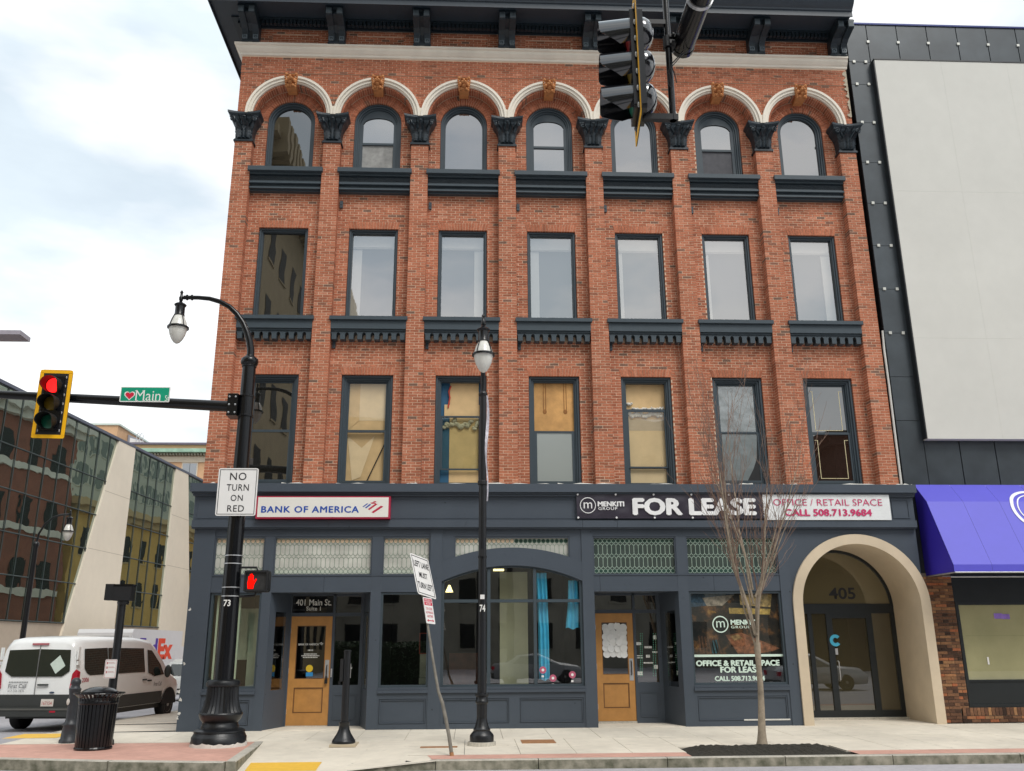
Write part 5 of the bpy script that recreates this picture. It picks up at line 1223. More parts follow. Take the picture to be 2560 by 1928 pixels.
def dontwalk(name, label, x0, x1, z0, z1, yf, lit=True):
    PS = thing(name, label, 'pedestrian signal', ((x0+x1)/2, yf, z0))
    m = MB(); plate(x0, x1, z0, z1, yf, .18, .045, m); m.ring(x0+.01, x1-.01, z0+.01, z1-.01, .03, yf-.06, yf); part('signal_housing', m, BLACKM, PS, smooth=True)
    m = MB(); m.box(x0+.04, x1-.04, yf-.006, yf-.001, z0+.04, z1-.04); part('signal_lens', m, mat('signal_lens_dark', (.03, .03, .03), .4, var=.3, scale=20), PS)
    if lit:
        HR = mat('lit_hand', (.3, .0, .0), .6, spec=.1, emit=(1, .004, 0), estr=1.1); m = MB(); w_, h_ = (x1-x0-.08)/2, z1-z0-.08; a, c_ = x0+.045, z0+.05
        def P(u, v): return (a+u*w_, yf-.012, c_+v*h_*.95)
        m.add([P(*p) for p in [(.18,.02),(.72,.02),(.78,.30),(1.02,.58),(.93,.66),(.72,.50),(.70,.56),(.16,.56),(.10,.40)]], [tuple(range(9))])
        for u0, u1, t in ((.16, .27, .80), (.295, .405, .93), (.435, .545, .96), (.575, .68, .86)): m.add([P(u0, .55), P(u1, .55), P(u1+.01, t-.03), P((u0+u1)/2, t), P(u0, t-.03)], [(0,1,2,3,4)])
        part('lit_hand', m, HR, PS)
    return PS
PSG = dontwalk('pedestrian_signal', 'pedestrian signal showing a lit red hand on the corner signal pole', 1.86, 2.32, 2.66, 3.06, PY-.12)
m = MB(); m.tube([(PX+.14, PY-.02, 3.12), (2.05, PY-.02, 3.12), (2.08, PY-.02, 3.05)], .02, 8); m.tube([(PX+.14, PY-.02, 2.58), (2.05, PY-.02, 2.60), (2.08, PY-.02, 2.67)], .022, 8); part('signal_bracket', m, BLACKM, PSG)
# street name sign
MS = thing('street_name_sign', 'green street name sign with red heart reading Main St on the mast arm', 'sign', (-.36, PY-.13, 6.32))
ym = PY-.13
GRN = mat('sign_green', (.0, .30, .17), .4); 
part('sign_panel', plate(-.845, .125, 6.33, 6.645, ym, .008, .02), WHITE, MS); part('green_field', plate(-.825, .105, 6.35, 6.625, ym-.002, .002, .012), GRN, MS)
P0 = zm(0, 880)
SER = LETW
textpx(MS, 'Main', P0, 1172, 1388, 332, 422, ym-.005, LETW, -.004); textpx(MS, 'St', P0, 1425, 1462, 375, 424, ym-.005, LETW, 0)
m = MB()                                                      # serifs
for zx in (1182, 1243, 1322, 1348, 1374):
    p = P0(zx, 420, Y=ym-.005); m.box(p.x-.024, p.x+.024, ym-.0055, ym-.0045, p.z-.004, p.z+.006)
for zx in (1180, 1245): p = P0(zx, 336, Y=ym-.005); m.box(p.x-.03, p.x+.012, ym-.0055, ym-.0045, p.z-.006, p.z+.004)
part('serif', m, LETW, MS, stuff=True)
def heart(s, y, mt):
    c_ = P0(1120, 375, Y=y); pts = []
    for k in range(28): t = 2*pi*k/28; pts.append((c_.x+s*.0066*16*sin(t)**3, y, c_.z+s*.0066*(13*cos(t)-5*cos(2*t)-2*cos(3*t)-cos(4*t))))
    part('heart', MB().add(pts, [tuple(range(27, -1, -1))]), mt, MS)
heart(1.0, ym-.0045, LETW); heart(.80, ym-.006, mat('heart_red', (.55, .01, .04), .5))
m = MB(); m.box(-.6, -.55, ym+.008, PY-.05, 6.36, 6.55); m.box(-.15, -.1, ym+.008, PY-.05, 6.36, 6.52); part('sign_bracket', m, STEEL, MS)
# ---- vehicle signal with yellow backplate on the mast arm
AMB = mat('backplate_yellow', (.88, .45, .0), .5, var=.03)
def vehicle_signal(name, label, loc, yaw, lit=0, border=AMB):
    """local frame: faces -Y, x right; sections .355 high, centre at origin"""
    S = thing(name, label, 'traffic light', loc); ORG[S.name] = (0, 0, 0)
    m = MB(); plate(-.31, .31, -.695, .695, -.01, .006, .07, m); bp = part('backplate', m, BLACKM, S, local=True)
    m = MB()
    for (a, b, c_, d_) in ((-.305, -.235, -.63, .63), (.235, .305, -.63, .63)): m.box(a, b, -.014, -.0105, c_, d_)
    plate(-.305, .305, .62, .69, -.014, .0035, .034, m); plate(-.305, .305, -.69, -.62, -.014, .0035, .034, m); part('yellow_border', m, border, S, local=True)
    m = MB(); plate(-.18, .18, -.545, .545, -.06, .12, .03, m); part('signal_housing', m, BLACK, S, local=True)
    for q, (nm, dk, lt) in enumerate((('red', (.25, .01, .01), (1, .01, .01)), ('amber', (.16, .10, .004), None), ('green', (.005, .09, .05), None))):
        zc = .362*(1-q)
        m = MB()                                              # domed back
        m.sphere((0, .06, zc), (.165, .12, .165), 16, 10); part('back_dome', m, mat('black_gloss_polycarbonate', (.008, .009, .012), .13, var=.1, spec=.9, coat=1.0), S, smooth=True, local=True)
        m = MB(); m.sphere((0, -.055, zc), (.148, .035, .148), 20, 10)
        on = lit == q+1
        part('lens', m, mat(nm+'_lens'+('_lit' if on else ''), dk, .3, emit=lt if on else None, estr=2.2 if on else 0), S, smooth=True, local=True)
        m = MB(); n = 22; v = []; f = []                     # cut-away visor, open at the bottom
        for k in range(n+1):
            a = -pi*.30+(1.60*pi)*k/n; c0, s0 = cos(a), sin(a)
            dep = .30 if s0 > -.2 else .30*(1-.55*((-s0-.2)/.5))
            for r in (.158, .152): v += [(r*c0, -.055, zc+r*s0), (r*c0*1.02, -.055-dep, zc+r*s0-.03)]
        for k in range(n): b = 4*k; f += [(b, b+4, b+5, b+1), (b+2, b+3, b+7, b+6), (b+1, b+5, b+7, b+3)]
        m.add(v, f); part('visor', m, mat('black_gloss_polycarbonate', (.008, .009, .012), .13, var=.1, spec=.9, coat=1.0) if name != 'mast_signal' else BLACKM, S, smooth=True, local=True)
    m = MB()
    for q in range(7):
        for sx in (-1, 1): m.sphere((sx*.20, -.02, -.54+q*.18), (.012, .014, .03), 6, 5)
    part('latch', m, STEEL, S, local=True)
    S.rotation_euler = (0, 0, yaw); return S
VS = vehicle_signal('mast_signal', 'traffic light with yellow edged backplate showing red on the left mast arm', (-2.08, PY-.22, 6.255), radians(4), lit=1)
m = MB(); m.box(-.04, .04, .06, .16, -.45, .45); m.box(-.03, .03, .12, .22, .12, .3); part('signal_bracket', m, BLACKM, VS, local=True)
# ---- near overhead signal hanging from the arm that passes above the camera
NS = thing('overhead_arm_pole', 'black mast arm reaching overhead from the near side of the street', 'pole', (8.14, -27, 0))
m = MB(); m.tube([(8.14,-27,-.2),(8.14,-27,7.5)], [.2,.15], 18); m.tube([(8.14,-26.9,7.24),(8.14,-20,7.25),(8.14,-13.02,7.26)], [.16,.13,.105], 20); part('mast_arm', m, BLACK, NS, smooth=True)
m = MB(); m.lathe([(.36,-.2),(.36,.1),(.24,.5),(.2,.9)], (8.14,-27,0), 20); part('pole_base', m, BLACKP, NS, smooth=True)
part('arm_cap', MB().tube([(8.14,-13.03,7.26),(8.14,-12.98,7.26)], .112, 20), BLACK, NS); part('strap_band', MB().tube([(8.14,-13.7,7.26),(8.14,-13.66,7.26)], .12, 20), STEEL, NS)
HS = vehicle_signal('hanging_signal', 'black three lens traffic light seen side on at the top of the picture', (7.665, -13.06, 6.975), radians(-95.5), lit=0)
# bracket pipe: built in world coordinates as its own mount
HM = thing('signal_mount', 'black vertical mounting pipe with arms holding the side-on traffic light', 'bracket', (8.0, -13.06, 6.4))
m = MB(); m.tube([(7.985,-13.06,6.40),(7.985,-13.06,7.95)], .032, 12); part('pipe', m, BLACK, HM, smooth=True)
m = MB(); m.box(7.70, 8.03, -13.09, -13.03, 6.40, 6.46); part('lower_arm', m, BLACKM, HM)
m = MB(); m.box(7.70, 8.0, -13.085, -13.035, 7.46, 7.51); part('upper_arm', m, BLACKM, HM)
m = MB(); m.tube([(7.985,-13.06,7.20),(7.985,-13.06,7.32)], .05, 12); m.box(7.985, 8.10, -13.13, -12.99, 7.21, 7.25); m.box(7.985, 8.10, -13.13, -12.99, 7.28, 7.31)
for zz in (7.22, 7.30):
    m.sphere((8.02, -13.14, zz), .018, 6, 5); m.sphere((8.06, -13.14, zz), .018, 6, 5)
part('clamp', m, BLACKM, HM)
m = MB(); m.tube([(8.12,-13.1,7.15),(8.05,-13.12,7.05),(7.99,-13.12,6.98),(7.96,-13.11,6.85),(7.95,-13.11,6.76),(7.97,-13.1,6.74)], .006, 5); m.tube([(8.2,-13.1,7.18),(8.08,-13.13,7.06),(7.99,-13.12,6.95),(8.02,-13.11,6.85),(8.03,-13.11,6.78)], .005, 5); part('cable', m, BLACKM, HM)
# ---- lamp post 74
LP = thing('lamp_post', 'slim black lamp post numbered 74 in front of the arched shop window', 'street lamp', (6.33, -3.3, 0))
m = MB(); m.lathe([(.255,-.08),(.25,.03)], (6.33,-3.3,0), 24); part('concrete_pad', m, GRANITE, LP)
m = MB(); m.lathe([(.215,.03),(.215,.12),(.205,.15),(.16,.20),(.15,.21),(.155,.235),(.14,.25),(.125,.28),(.10,.36),(.092,.42)], (6.33,-3.3,0), 24); m.lathe([(.09,.40),(.095,.66)], (6.33,-3.3,0), 24, flute=1, fl=.08); m.lathe([(.10,.66),(.115,.68),(.115,.72),(.105,.73),(.105,.79),(.12,.80),(.12,.83),(.085,.85)], (6.33,-3.3,0), 24); part('post_base', m, BLACKP, LP, smooth=True)
m = MB(); m.lathe([(.082,.84),(.074,3.5),(.068,6.42)], (6.33,-3.3,0), 20, flute=1, fl=.035); part('post_shaft', m, BLACKP, LP, smooth=True)
m = MB(); m.lathe([(.07,6.42),(.085,6.44),(.09,6.48),(.08,6.51),(.052,6.53),(.05,6.9),(.05,6.95)], (6.33,-3.3,0), 18)
m.tube([(6.33,-3.3,6.5),(6.33,-3.31,6.75),(6.33,-3.36,6.97),(6.329,-3.48,7.17),(6.327,-3.68,7.32),(6.324,-3.95,7.42),(6.32,-4.3,7.46),(6.317,-4.72,7.46)], [.05,.05,.048,.046,.044,.043,.042,.042], 12); part('lamp_arm', m, BLACKP, LP, smooth=True)
m = MB(); m.lathe([(.09,4.65),(.095,4.66),(.095,4.72),(.09,4.73)], (6.33,-3.3,0), 18); m.box(6.33-.03, 6.33+.03, -3.42, -3.38, 3.28, 3.42); m.lathe([(.085,3.26),(.085,3.30)], (6.33,-3.3,0), 18); part('strap_band', m, BLACKM, LP)
luminaire(LP, 6.316, -4.77, 7.46, .90)
text(LP, '74', 6.28, 6.385, 2.27, 2.40, -3.387, LETW, .02)
m = MB(); m.box(6.29, 6.37, -3.389, -3.38, 2.50, 2.58); part('sticker', m, WHITE, LP)
m = MB(); v = []; n = 14                                       # rag of a torn banner
for k in range(n+1):
    t = k/n; w_ = .02+.05*sin(pi*min(1, t*1.5))*(1-t*.5); v += [(6.40-w_*.3+.02*sin(t*9), -3.39, 6.42-2.1*t), (6.41+w_*.5+.02*sin(t*9), -3.41-.02*sin(t*14), 6.42-2.1*t)]
m.add(v, [(2*k, 2*k+1, 2*k+3, 2*k+2) for k in range(n)]); part('torn_banner', m, mat('faded_banner', (.62, .60, .66), .8, var=.45, scale=16), LP)
# ---- leaning sign: the post leans left and back, the panels are turned on it
LSG = thing('leaning_sign', 'leaning post with white LEFT LANE MUST TURN LEFT sign', 'sign', (5.84, -4.72, -.05))
G_ = zm(960, 1740)
pp = [G_(590,512,Y=-4.72), G_(562,350,Y=-4.62), G_(535,200,Y=-4.52), G_(505,60,Y=-4.42), T_(470,1480,Y=-4.32), T_(422,1200,Y=-4.1), T_(378,910,Y=-3.86), T_(340,690,Y=-3.68), T_(300,480,Y=-3.5), T_(278,350,Y=-3.4)]
pp[0].z = -.08
m = MB(); m.tube(pp, [.032,.031,.031,.030,.026,.024,.023,.022,.022,.022], 10); part('post', m, mat('weathered_steel_post', (.16, .145, .12), .7, var=.35, scale=9), LSG, smooth=True)
m = MB(); m.tube([pp[0], pp[0]+(pp[1]-pp[0])*.25], .036, 10); part('rusty_foot', m, RUST, LSG)
def frame4(TL, TR, BR, BL, yc, uy, vy, lift):
    a = [T_(*TL, Y=yc-uy+vy), T_(*TR, Y=yc+uy+vy), T_(*BR, Y=yc+uy-vy), T_(*BL, Y=yc-uy-vy)]
    u = (a[1]+a[2]-a[0]-a[3])/2; w = (a[0]+a[1]-a[2]-a[3])/2; c_ = (a[0]+a[1]+a[2]+a[3])/4; W_, H_ = u.length, w.length
    u.normalize(); n = w.normalized().cross(u); n = (-n).normalized() if n.y < 0 else n.normalized(); w = u.cross(n) if u.cross(n).z > 0 else n.cross(u)
    c_ = c_-n*lift
    return Matrix(((u.x, n.x, w.x, c_.x), (u.y, n.y, w.y, c_.y), (u.z, n.z, w.z, c_.z), (0, 0, 0, 1))), W_, H_
def mbx(m, M): r = MB(); r.v = [tuple(M @ Vector(v)) for v in m.v]; r.f = m.f; r.t = m.t; return r
M1, W1, H1 = frame4((215,290), (375,350), (437,692), (280,640), -3.55, .25, .13, .03)
part('sign_panel', mbx(plate(-W1/2, W1/2, -H1/2, H1/2, 0, .005, .045), M1), WHITE, LSG)
part('sign_border', mbx(MB().ring(-W1/2+.03, W1/2-.03, -H1/2+.03, H1/2-.03, .012, -.003, -.0005), M1), INK, LSG)
for s_, hw, z0, z1 in (('LEFT LANE', .40, .20, .35), ('MUST', .22, -.06, .08), ('TURN LEFT', .40, -.33, -.18)): text(LSG, s_, -W1*hw, W1*hw, H1*z0, H1*z1, -.004, INK, .012, xform=M1)
M2, W2_, H2 = frame4((322,672), (395,680), (435,908), (355,895), -3.77, .12, .03, .035)
SR = mat('sign_crimson', (.55, .02, .06), .5)
part('parking_panel', mbx(plate(-W2_/2, W2_/2, -H2/2, H2/2, 0, .005, .02), M2), WHITE, LSG)
part('red_field', mbx(MB().box(-W2_*.44, W2_*.44, -.0025, -.0005, H2*.20, H2*.33), M2), SR, LSG); part('red_field', mbx(MB().box(-W2_*.44, W2_*.44, -.0025, -.0005, H2*.35, H2*.46), M2), SR, LSG)
for s_, hw, z0, z1, mt_ in (('EMERGENCY', .38, .37, .44, WHITE), ('ARTERY', .30, .22, .31, WHITE), ('TOW ZONE', .36, .02, .12, SR), ('NO PARKING', .40, -.12, -.03, SR), ('ANYTIME', .32, -.27, -.17, SR)): text(LSG, s_, -W2_*hw, W2_*hw, H2*z0, H2*z1, -.0035, mt_, 0, xform=M2)
m = MB(); m.box(-W2_*.22, W2_*.22, -.003, -.001, -H2*.40, -H2*.37); m.add([(-W2_*.40,-.002,-H2*.385),(-W2_*.22,-.002,-H2*.44),(-W2_*.22,-.002,-H2*.33)], [(0,1,2)]); m.add([(W2_*.40,-.002,-H2*.385),(W2_*.22,-.002,-H2*.33),(W2_*.22,-.002,-H2*.44)], [(0,1,2)]); part('double_arrow', mbx(m, M2), SR, LSG)
# ---- push button post
BP = thing('button_post', 'short black push button post with bell foot near the bank door', 'bollard', (3.82, -2.85, -.03))
m = MB(); m.box(3.60, 4.07, -3.12, -2.6, -.06, -.018); part('concrete_pad', m, mat('tan_pad', (.50, .42, .30), .9, var=.1), BP)
m = MB(); m.lathe([(.21,-.02),(.215,.01),(.205,.04),(.19,.055),(.17,.09),(.13,.15),(.10,.22),(.092,.30),(.098,.31),(.098,.345),(.075,.35)], (3.82,-2.85,0), 16, flute=1, fl=.05, frng=(.04,.12)); part('bell_foot', m, BLACKP, BP, smooth=True)
m = MB(); m.lathe([(.066,.33),(.066,1.57),(.072,1.575),(.072,1.60),(.05,1.61)], (3.82,-2.85,0), 14); part('post', m, BLACKP, BP, smooth=True)
m = MB(); m.box(3.70, 3.76, -2.9, -2.78, 1.05, 1.45); m.tube([(3.70,-2.84,1.0),(3.70,-2.84,1.05)], .03, 8); part('push_button', m, BLACKM, BP)
# ---- litter bin
LB = thing('litter_bin', 'black slatted metal litter bin with flared rim on the corner paving', 'litter bin', (-.47, -3.3, -.03))
bx, by = -.47, -3.3
slat = MB(); slat.add([(-.022,.30,.02),(.022,.30,.02),(.022,.325,.78),(-.022,.325,.78),(.022,.34,.86),(-.022,.34,.86),(.018,.42,.93),(-.018,.42,.93),(.022,.29,.02),(-.022,.29,.02),(.022,.313,.78),(-.022,.313,.78),(.022,.328,.86),(-.022,.328,.86),(.018,.415,.92),(-.018,.415,.92)],
    [(1,0,3,2),(2,3,5,4),(4,5,7,6),(8,10,11,9),(10,12,13,11),(12,14,15,13),(1,2,10,8),(2,4,12,10),(4,6,14,12),(0,9,11,3),(3,11,13,5),(5,13,15,7),(6,7,15,14)])
sm = mkmesh(slat, BLACK)
for k in range(32):
    o = part('slat', sm, None, LB, loc=(bx, by, -.03)); o.rotation_euler = (0, 0, 2*pi*k/32)
m = MB(); m.lathe([(.31,.0),(.315,.03),(.305,.05)], (bx,by,-.03), 32); m.lathe([(.325,.75),(.332,.77),(.332,.80),(.325,.82)], (bx,by,-.03), 32)
pts_ = [(bx+.42*cos(2*pi*k/32), by+.42*sin(2*pi*k/32), .90) for k in range(33)]; m.tube(pts_, .012, 6); part('hoop', m, BLACK, LB)
m = MB(); m.lathe([(.28,.02),(.28,.80),(.27,.83)], (bx,by,-.03), 28); part('liner', m, BLACKM, LB)
m = MB(); m.lathe([(.30,.90),(.30,.93),(.25,.965),(.17,.995),(.08,1.01)], (bx,by,.0), 28); part('dome_lid', m, BLACK, LB, smooth=True)
# ---- ornamental bollard
OB = thing('ornamental_bollard', 'dark ornamental bollard between the litter bin and the white van', 'bollard', (-1.38, -2.15, -.03))
m = MB(); m.lathe([(.175,-.03),(.17,.03),(.15,.05),(.145,.16),(.13,.26),(.14,.28),(.14,.31),(.11,.34),(.10,.40),(.092,.80),(.105,.90),(.11,.93),(.085,.95),(.075,1.0),(.09,1.03),(.085,1.08),(.05,1.12),(.02,1.13)], (-1.38,-2.15,0), 20); part('bollard_body', m, mat('grey_black_cast_iron', (.03, .034, .04), .45, var=.3, scale=10), OB, smooth=True)
m = MB(); m.sphere((-1.445,-2.24,.70), (.03,.015,.06), 8, 6); part('paint_chip', m, CHALK, OB)
# ---- rear pedestrian signal on its own post, with parking notice
RP = thing('rear_signal_post', 'black post carrying a pedestrian signal box seen from behind', 'signal post', (-.55, -2.6, -.03))
m = MB(); m.lathe([(.14,-.03),(.13,.05),(.085,.12),(.075,.3),(.072,2.5)], (-.52,-2.6,0), 16); m.lathe([(.10,2.46),(.11,2.5),(.10,2.54)], (-.5,-2.6,0), 16); part('post', m, BLACKP, RP, smooth=True)
m = MB(); m.box(-.66, -.33, -2.72, -2.5, 2.53, 2.82); m.box(-.83, -.665, -2.70, -2.52, 2.54, 2.84); part('signal_housing', m, BLACKM, RP)
m = MB(); m.box(-.67, -.32, -2.73, -2.49, 2.80, 2.835); m.tube([(-.58,-2.6,2.83),(-.58,-2.6,2.9)], .02, 8); part('cap', m, BLACK, RP)
PNS = thing('parking_notice', 'small white and red notice fixed to the post behind the bin', 'sign', (-.56, -2.7, 1.12))
part('sign_panel', plate(-.665, -.45, 1.13, 1.465, -2.70, .006, .02), WHITE, PNS)
m = MB(); m.ring(-.655, -.46, 1.14, 1.455, .006, -2.702, -2.7005)
for q in range(3): m.box(-.635, -.61, -2.702, -2.7005, 1.22+q*.08, 1.26+q*.08); m.box(-.60, -.48, -2.702, -2.7005, 1.235+q*.08, 1.24+q*.08); m.box(-.60, -.50, -2.702, -2.7005, 1.25+q*.08, 1.255+q*.08)
part('notice_print', m, mat('faded_red_print', (.5, .2, .2), .6), PNS)
m = MB(); m.box(-.58, -.5, -2.70+.006, -2.66, 1.25, 1.35); part('sign_bracket', m, STEEL, PNS)
# ---- far lamp in front of the glass building
FL = thing('far_street_lamp', 'distant black street lamp with arched arm before the glass building', 'street lamp', (-10.2, 14, roadz(14)+.15))
FX, FY = -10.17, 14.
m = MB(); m.lathe([(.2,roadz(14)+.1),(.2,.1),(.11,.5),(.10,2),(.085,5.3),(.11,5.35),(.11,5.45),(.06,5.5)], (FX,FY,0), 14); part('post_shaft', m, BLACKP, FL, smooth=True)
m = MB(); m.tube([(FX,FY,5.4),(FX+.05,FY,5.8),(FX+.22,FY,6.15),(FX+.48,FY,6.4),(FX+.75,FY,6.5),(FX+1.08,FY,6.52)], .04, 8); part('lamp_arm', m, BLACKP, FL, smooth=True); luminaire(FL, FX+1.11, FY, 6.54, .92)
# ================================================================== TREE
TR = thing('bare_street_tree', 'slender bare street tree with upswept twigs in the mulch bed', 'tree', (11.23, -3.9, -.04))
BARK = mat('grey_brown_bark', (.30, .245, .18), .9, var=.25, scale=14, bump=.5, bscale=60, var2=.2, scale2=3)
TWIG = mat('reddish_twig', (.21, .135, .10), .85, var=.25, scale=9)
rt = random.Random(5)
m = MB(); m.tube([(11.21,-3.9,-.06),(11.215,-3.9,.05),(11.225,-3.9,.2),(11.25,-3.9,.6),(11.265,-3.9,.95),(11.262,-3.9,1.3),(11.265,-3.9,1.7)], [.115,.085,.068,.056,.05,.049,.058], 14); part('trunk', m, BARK, TR, smooth=True)
limbs, twigs = MB(), MB()
def twig(p, d, L, r, lev):
    n = 7 if lev == 0 else 5; path = [p]; q = p.copy(); dd = d.copy(); j_ = .13 if lev == 0 else .17
    for k in range(n):
        dd = (dd+Vector((rt.uniform(-j_,j_), rt.uniform(-j_,j_), rt.uniform(.0,.10)))).normalized(); q = q+dd*(L/n); path.append(q.copy())
    rad = [max(.0025, r*(1-.78*k/n)) for k in range(n+1)]
    (limbs if lev == 0 else twigs).tube(path, rad, 6 if lev == 0 else 4, caps=False)
    if lev >= 3: return
    for k in range(1, n+1):
        if lev == 0 and k < 2: continue
        for _ in range(1 if lev < 2 else (1 if rt.random() < .5 else 0)):
            a = rt.uniform(0, 2*pi); s = Vector((cos(a), sin(a), 0)); d2 = (dd+s*rt.uniform(.25,.55)+Vector((0,0,.25))).normalized()
            twig(path[k], d2, L*rt.uniform(.32,.55), rad[k]*.62, lev+1)
base = Vector((11.263, -3.9, 1.62))
for k in range(9):
    a = 2*pi*k/9+rt.uniform(-.3,.3); sp = rt.uniform(.08, .44); st = base+Vector((cos(a)*.04, sin(a)*.04, rt.uniform(0, 1.1)))
    d = Vector((cos(a)*sp, sin(a)*sp, 1)).normalized(); twig(st, d, rt.uniform(2.3, 3.5)-(.4 if sp > .22 else 0), rt.uniform(.014, .024), 0)
for k in range(2):
    twig(base+Vector((.0,0,.2*k)), Vector((rt.uniform(-.12,.12),rt.uniform(-.06,.06),1)).normalized(), 3.0, .036, 0)
cr = part('crown', limbs, BARK, TR, smooth=True); part('twigs', twigs, TWIG, cr)

# ================================================================== VEHICLES
VWHITE = mat('van_white_paint', (.80, .81, .80), .28, var=.03, spec=.5, coat=.4); VBLK = mat('grey_black_plastic', (.035, .038, .036), .6, var=.1); TYRE = mat('tyre_rubber', (.012, .012, .013), .85, var=.1)
VGL = glass('vehicle_glass', .10, behind=(.012, .02, .017), wave=.03); RIM = mat('steel_wheel', (.30, .30, .29), .45, metal=.6, var=.1); TAIL = mat('tail_light_red', (.42, .01, .03), .25); CLR = mat('clear_lamp', (.6, .6, .6), .2)
def loft(secs):
    """secs: list of (y, [(x,z)...right half from bottom to top centre])"""
    m = MB(); n = len(secs[0][1])
    for y, pts in secs:
        for x, z in pts: m.v.append((x, y, z))
        for x, z in reversed(pts): m.v.append((-x, y, z))
    N_ = 2*n
    for i in range(len(secs)-1):
        for k in range(N_): m.f.append((i*N_+k, i*N_+(k+1) % N_, (i+1)*N_+(k+1) % N_, (i+1)*N_+k)); m.t.append(None)
    m.f.append(tuple(range(N_-1, -1, -1))); m.f.append(tuple((len(secs)-1)*N_+k for k in range(N_))); m.t += [None, None]
    for i, fc in enumerate(m.f): m.f[i] = tuple(reversed(fc))
    return m
def wheel(root, x, y, r, w, sx):
    m = MB(); prof = [(r*.62, -w/2), (r*.95, -w/2), (r, -w/2+.03), (r, w/2-.03), (r*.95, w/2), (r*.62, w/2)]
    def lat(pr, n=24):
        mm = MB(); v = [];
        for rr, t in pr:
            for k in range(n): v.append((x+t*sx, y+rr*cos(2*pi*k/n), r+rr*sin(2*pi*k/n)))
        f = [(i*n+k, i*n+(k+1) % n, (i+1)*n+(k+1) % n, (i+1)*n+k) for i in range(len(pr)-1) for k in range(n)]; f.append(tuple(range(n))); f.append(tuple((len(pr)-1)*n+k for k in range(n))); return mm.add(v, f)
    W = part('wheel', lat(prof), TYRE, root, local=True, smooth=True); part('rim', lat([(r*.6, 0), (r*.62, w/2+.005), (r*.5, w/2-.03), (r*.2, w/2-.02), (r*.16, w/2+.01)]), RIM, W, local=True, smooth=True)
V = thing('passenger_van', 'white passenger van seen from behind on the side street', 'van', (-4.07, 2.13, roadz(3)-.01)); ORG[V.name] = (0, 0, 0)
def vsec(y, top, belt=1.22, wr=.84, wt=.70, wb=.985, zb=.40):
    return (y, [(.0, zb), (wb-.08, zb), (wb, zb+.10), (wb+.01, .85), (wb, belt), (wr+.02, top-.14), (wt+.06, top-.03), (wt-.1, top), (0, top+.02)])
secs = [vsec(.0, 1.98, wr=.83), vsec(.10, 2.10), vsec(.4, 2.14), vsec(1.5, 2.16), vsec(3.0, 2.15), vsec(3.75, 2.10), vsec(4.15, 1.93, wr=.80), vsec(4.65, 1.52, belt=1.18, wr=.82, wt=.76), vsec(4.95, 1.24, belt=1.08, wr=.90, wt=.80), vsec(5.3, 1.12, belt=.98, wr=.90, wt=.78, wb=.96), vsec(5.52, .96, belt=.84, wr=.86, wt=.74, wb=.90), vsec(5.58, .80, belt=.70, wr=.80, wt=.70, wb=.84)]
part('body', loft(secs), VWHITE, V, local=True, smooth=True)
m = MB(); m.box(-1.0, 1.0, -.012, .3, .42, .84); m.box(-1.01, 1.01, -.10, .25, .36, .56); m.box(.94, 1.006, .3, 1.0, .42, .72); m.box(.94, 1.006, 1.78, 4.38, .42, .72); m.box(-1.006, -.94, .3, 1.0, .42, .72); m.box(-1.006, -.94, 1.78, 4.38, .42, .72); m.box(-.9, .9, .4, 5.2, .28, .42)
part('lower_cladding', m, VBLK, V, local=True)
m = MB(); m.box(-.95, .95, -.115, -.08, .50, .54); part('bumper_step', m, mat('grey_trim', (.10, .10, .09), .5), V, local=True)
def sidex(z): return .99 if z < 1.22 else .99-(z-1.22)/.80*.122
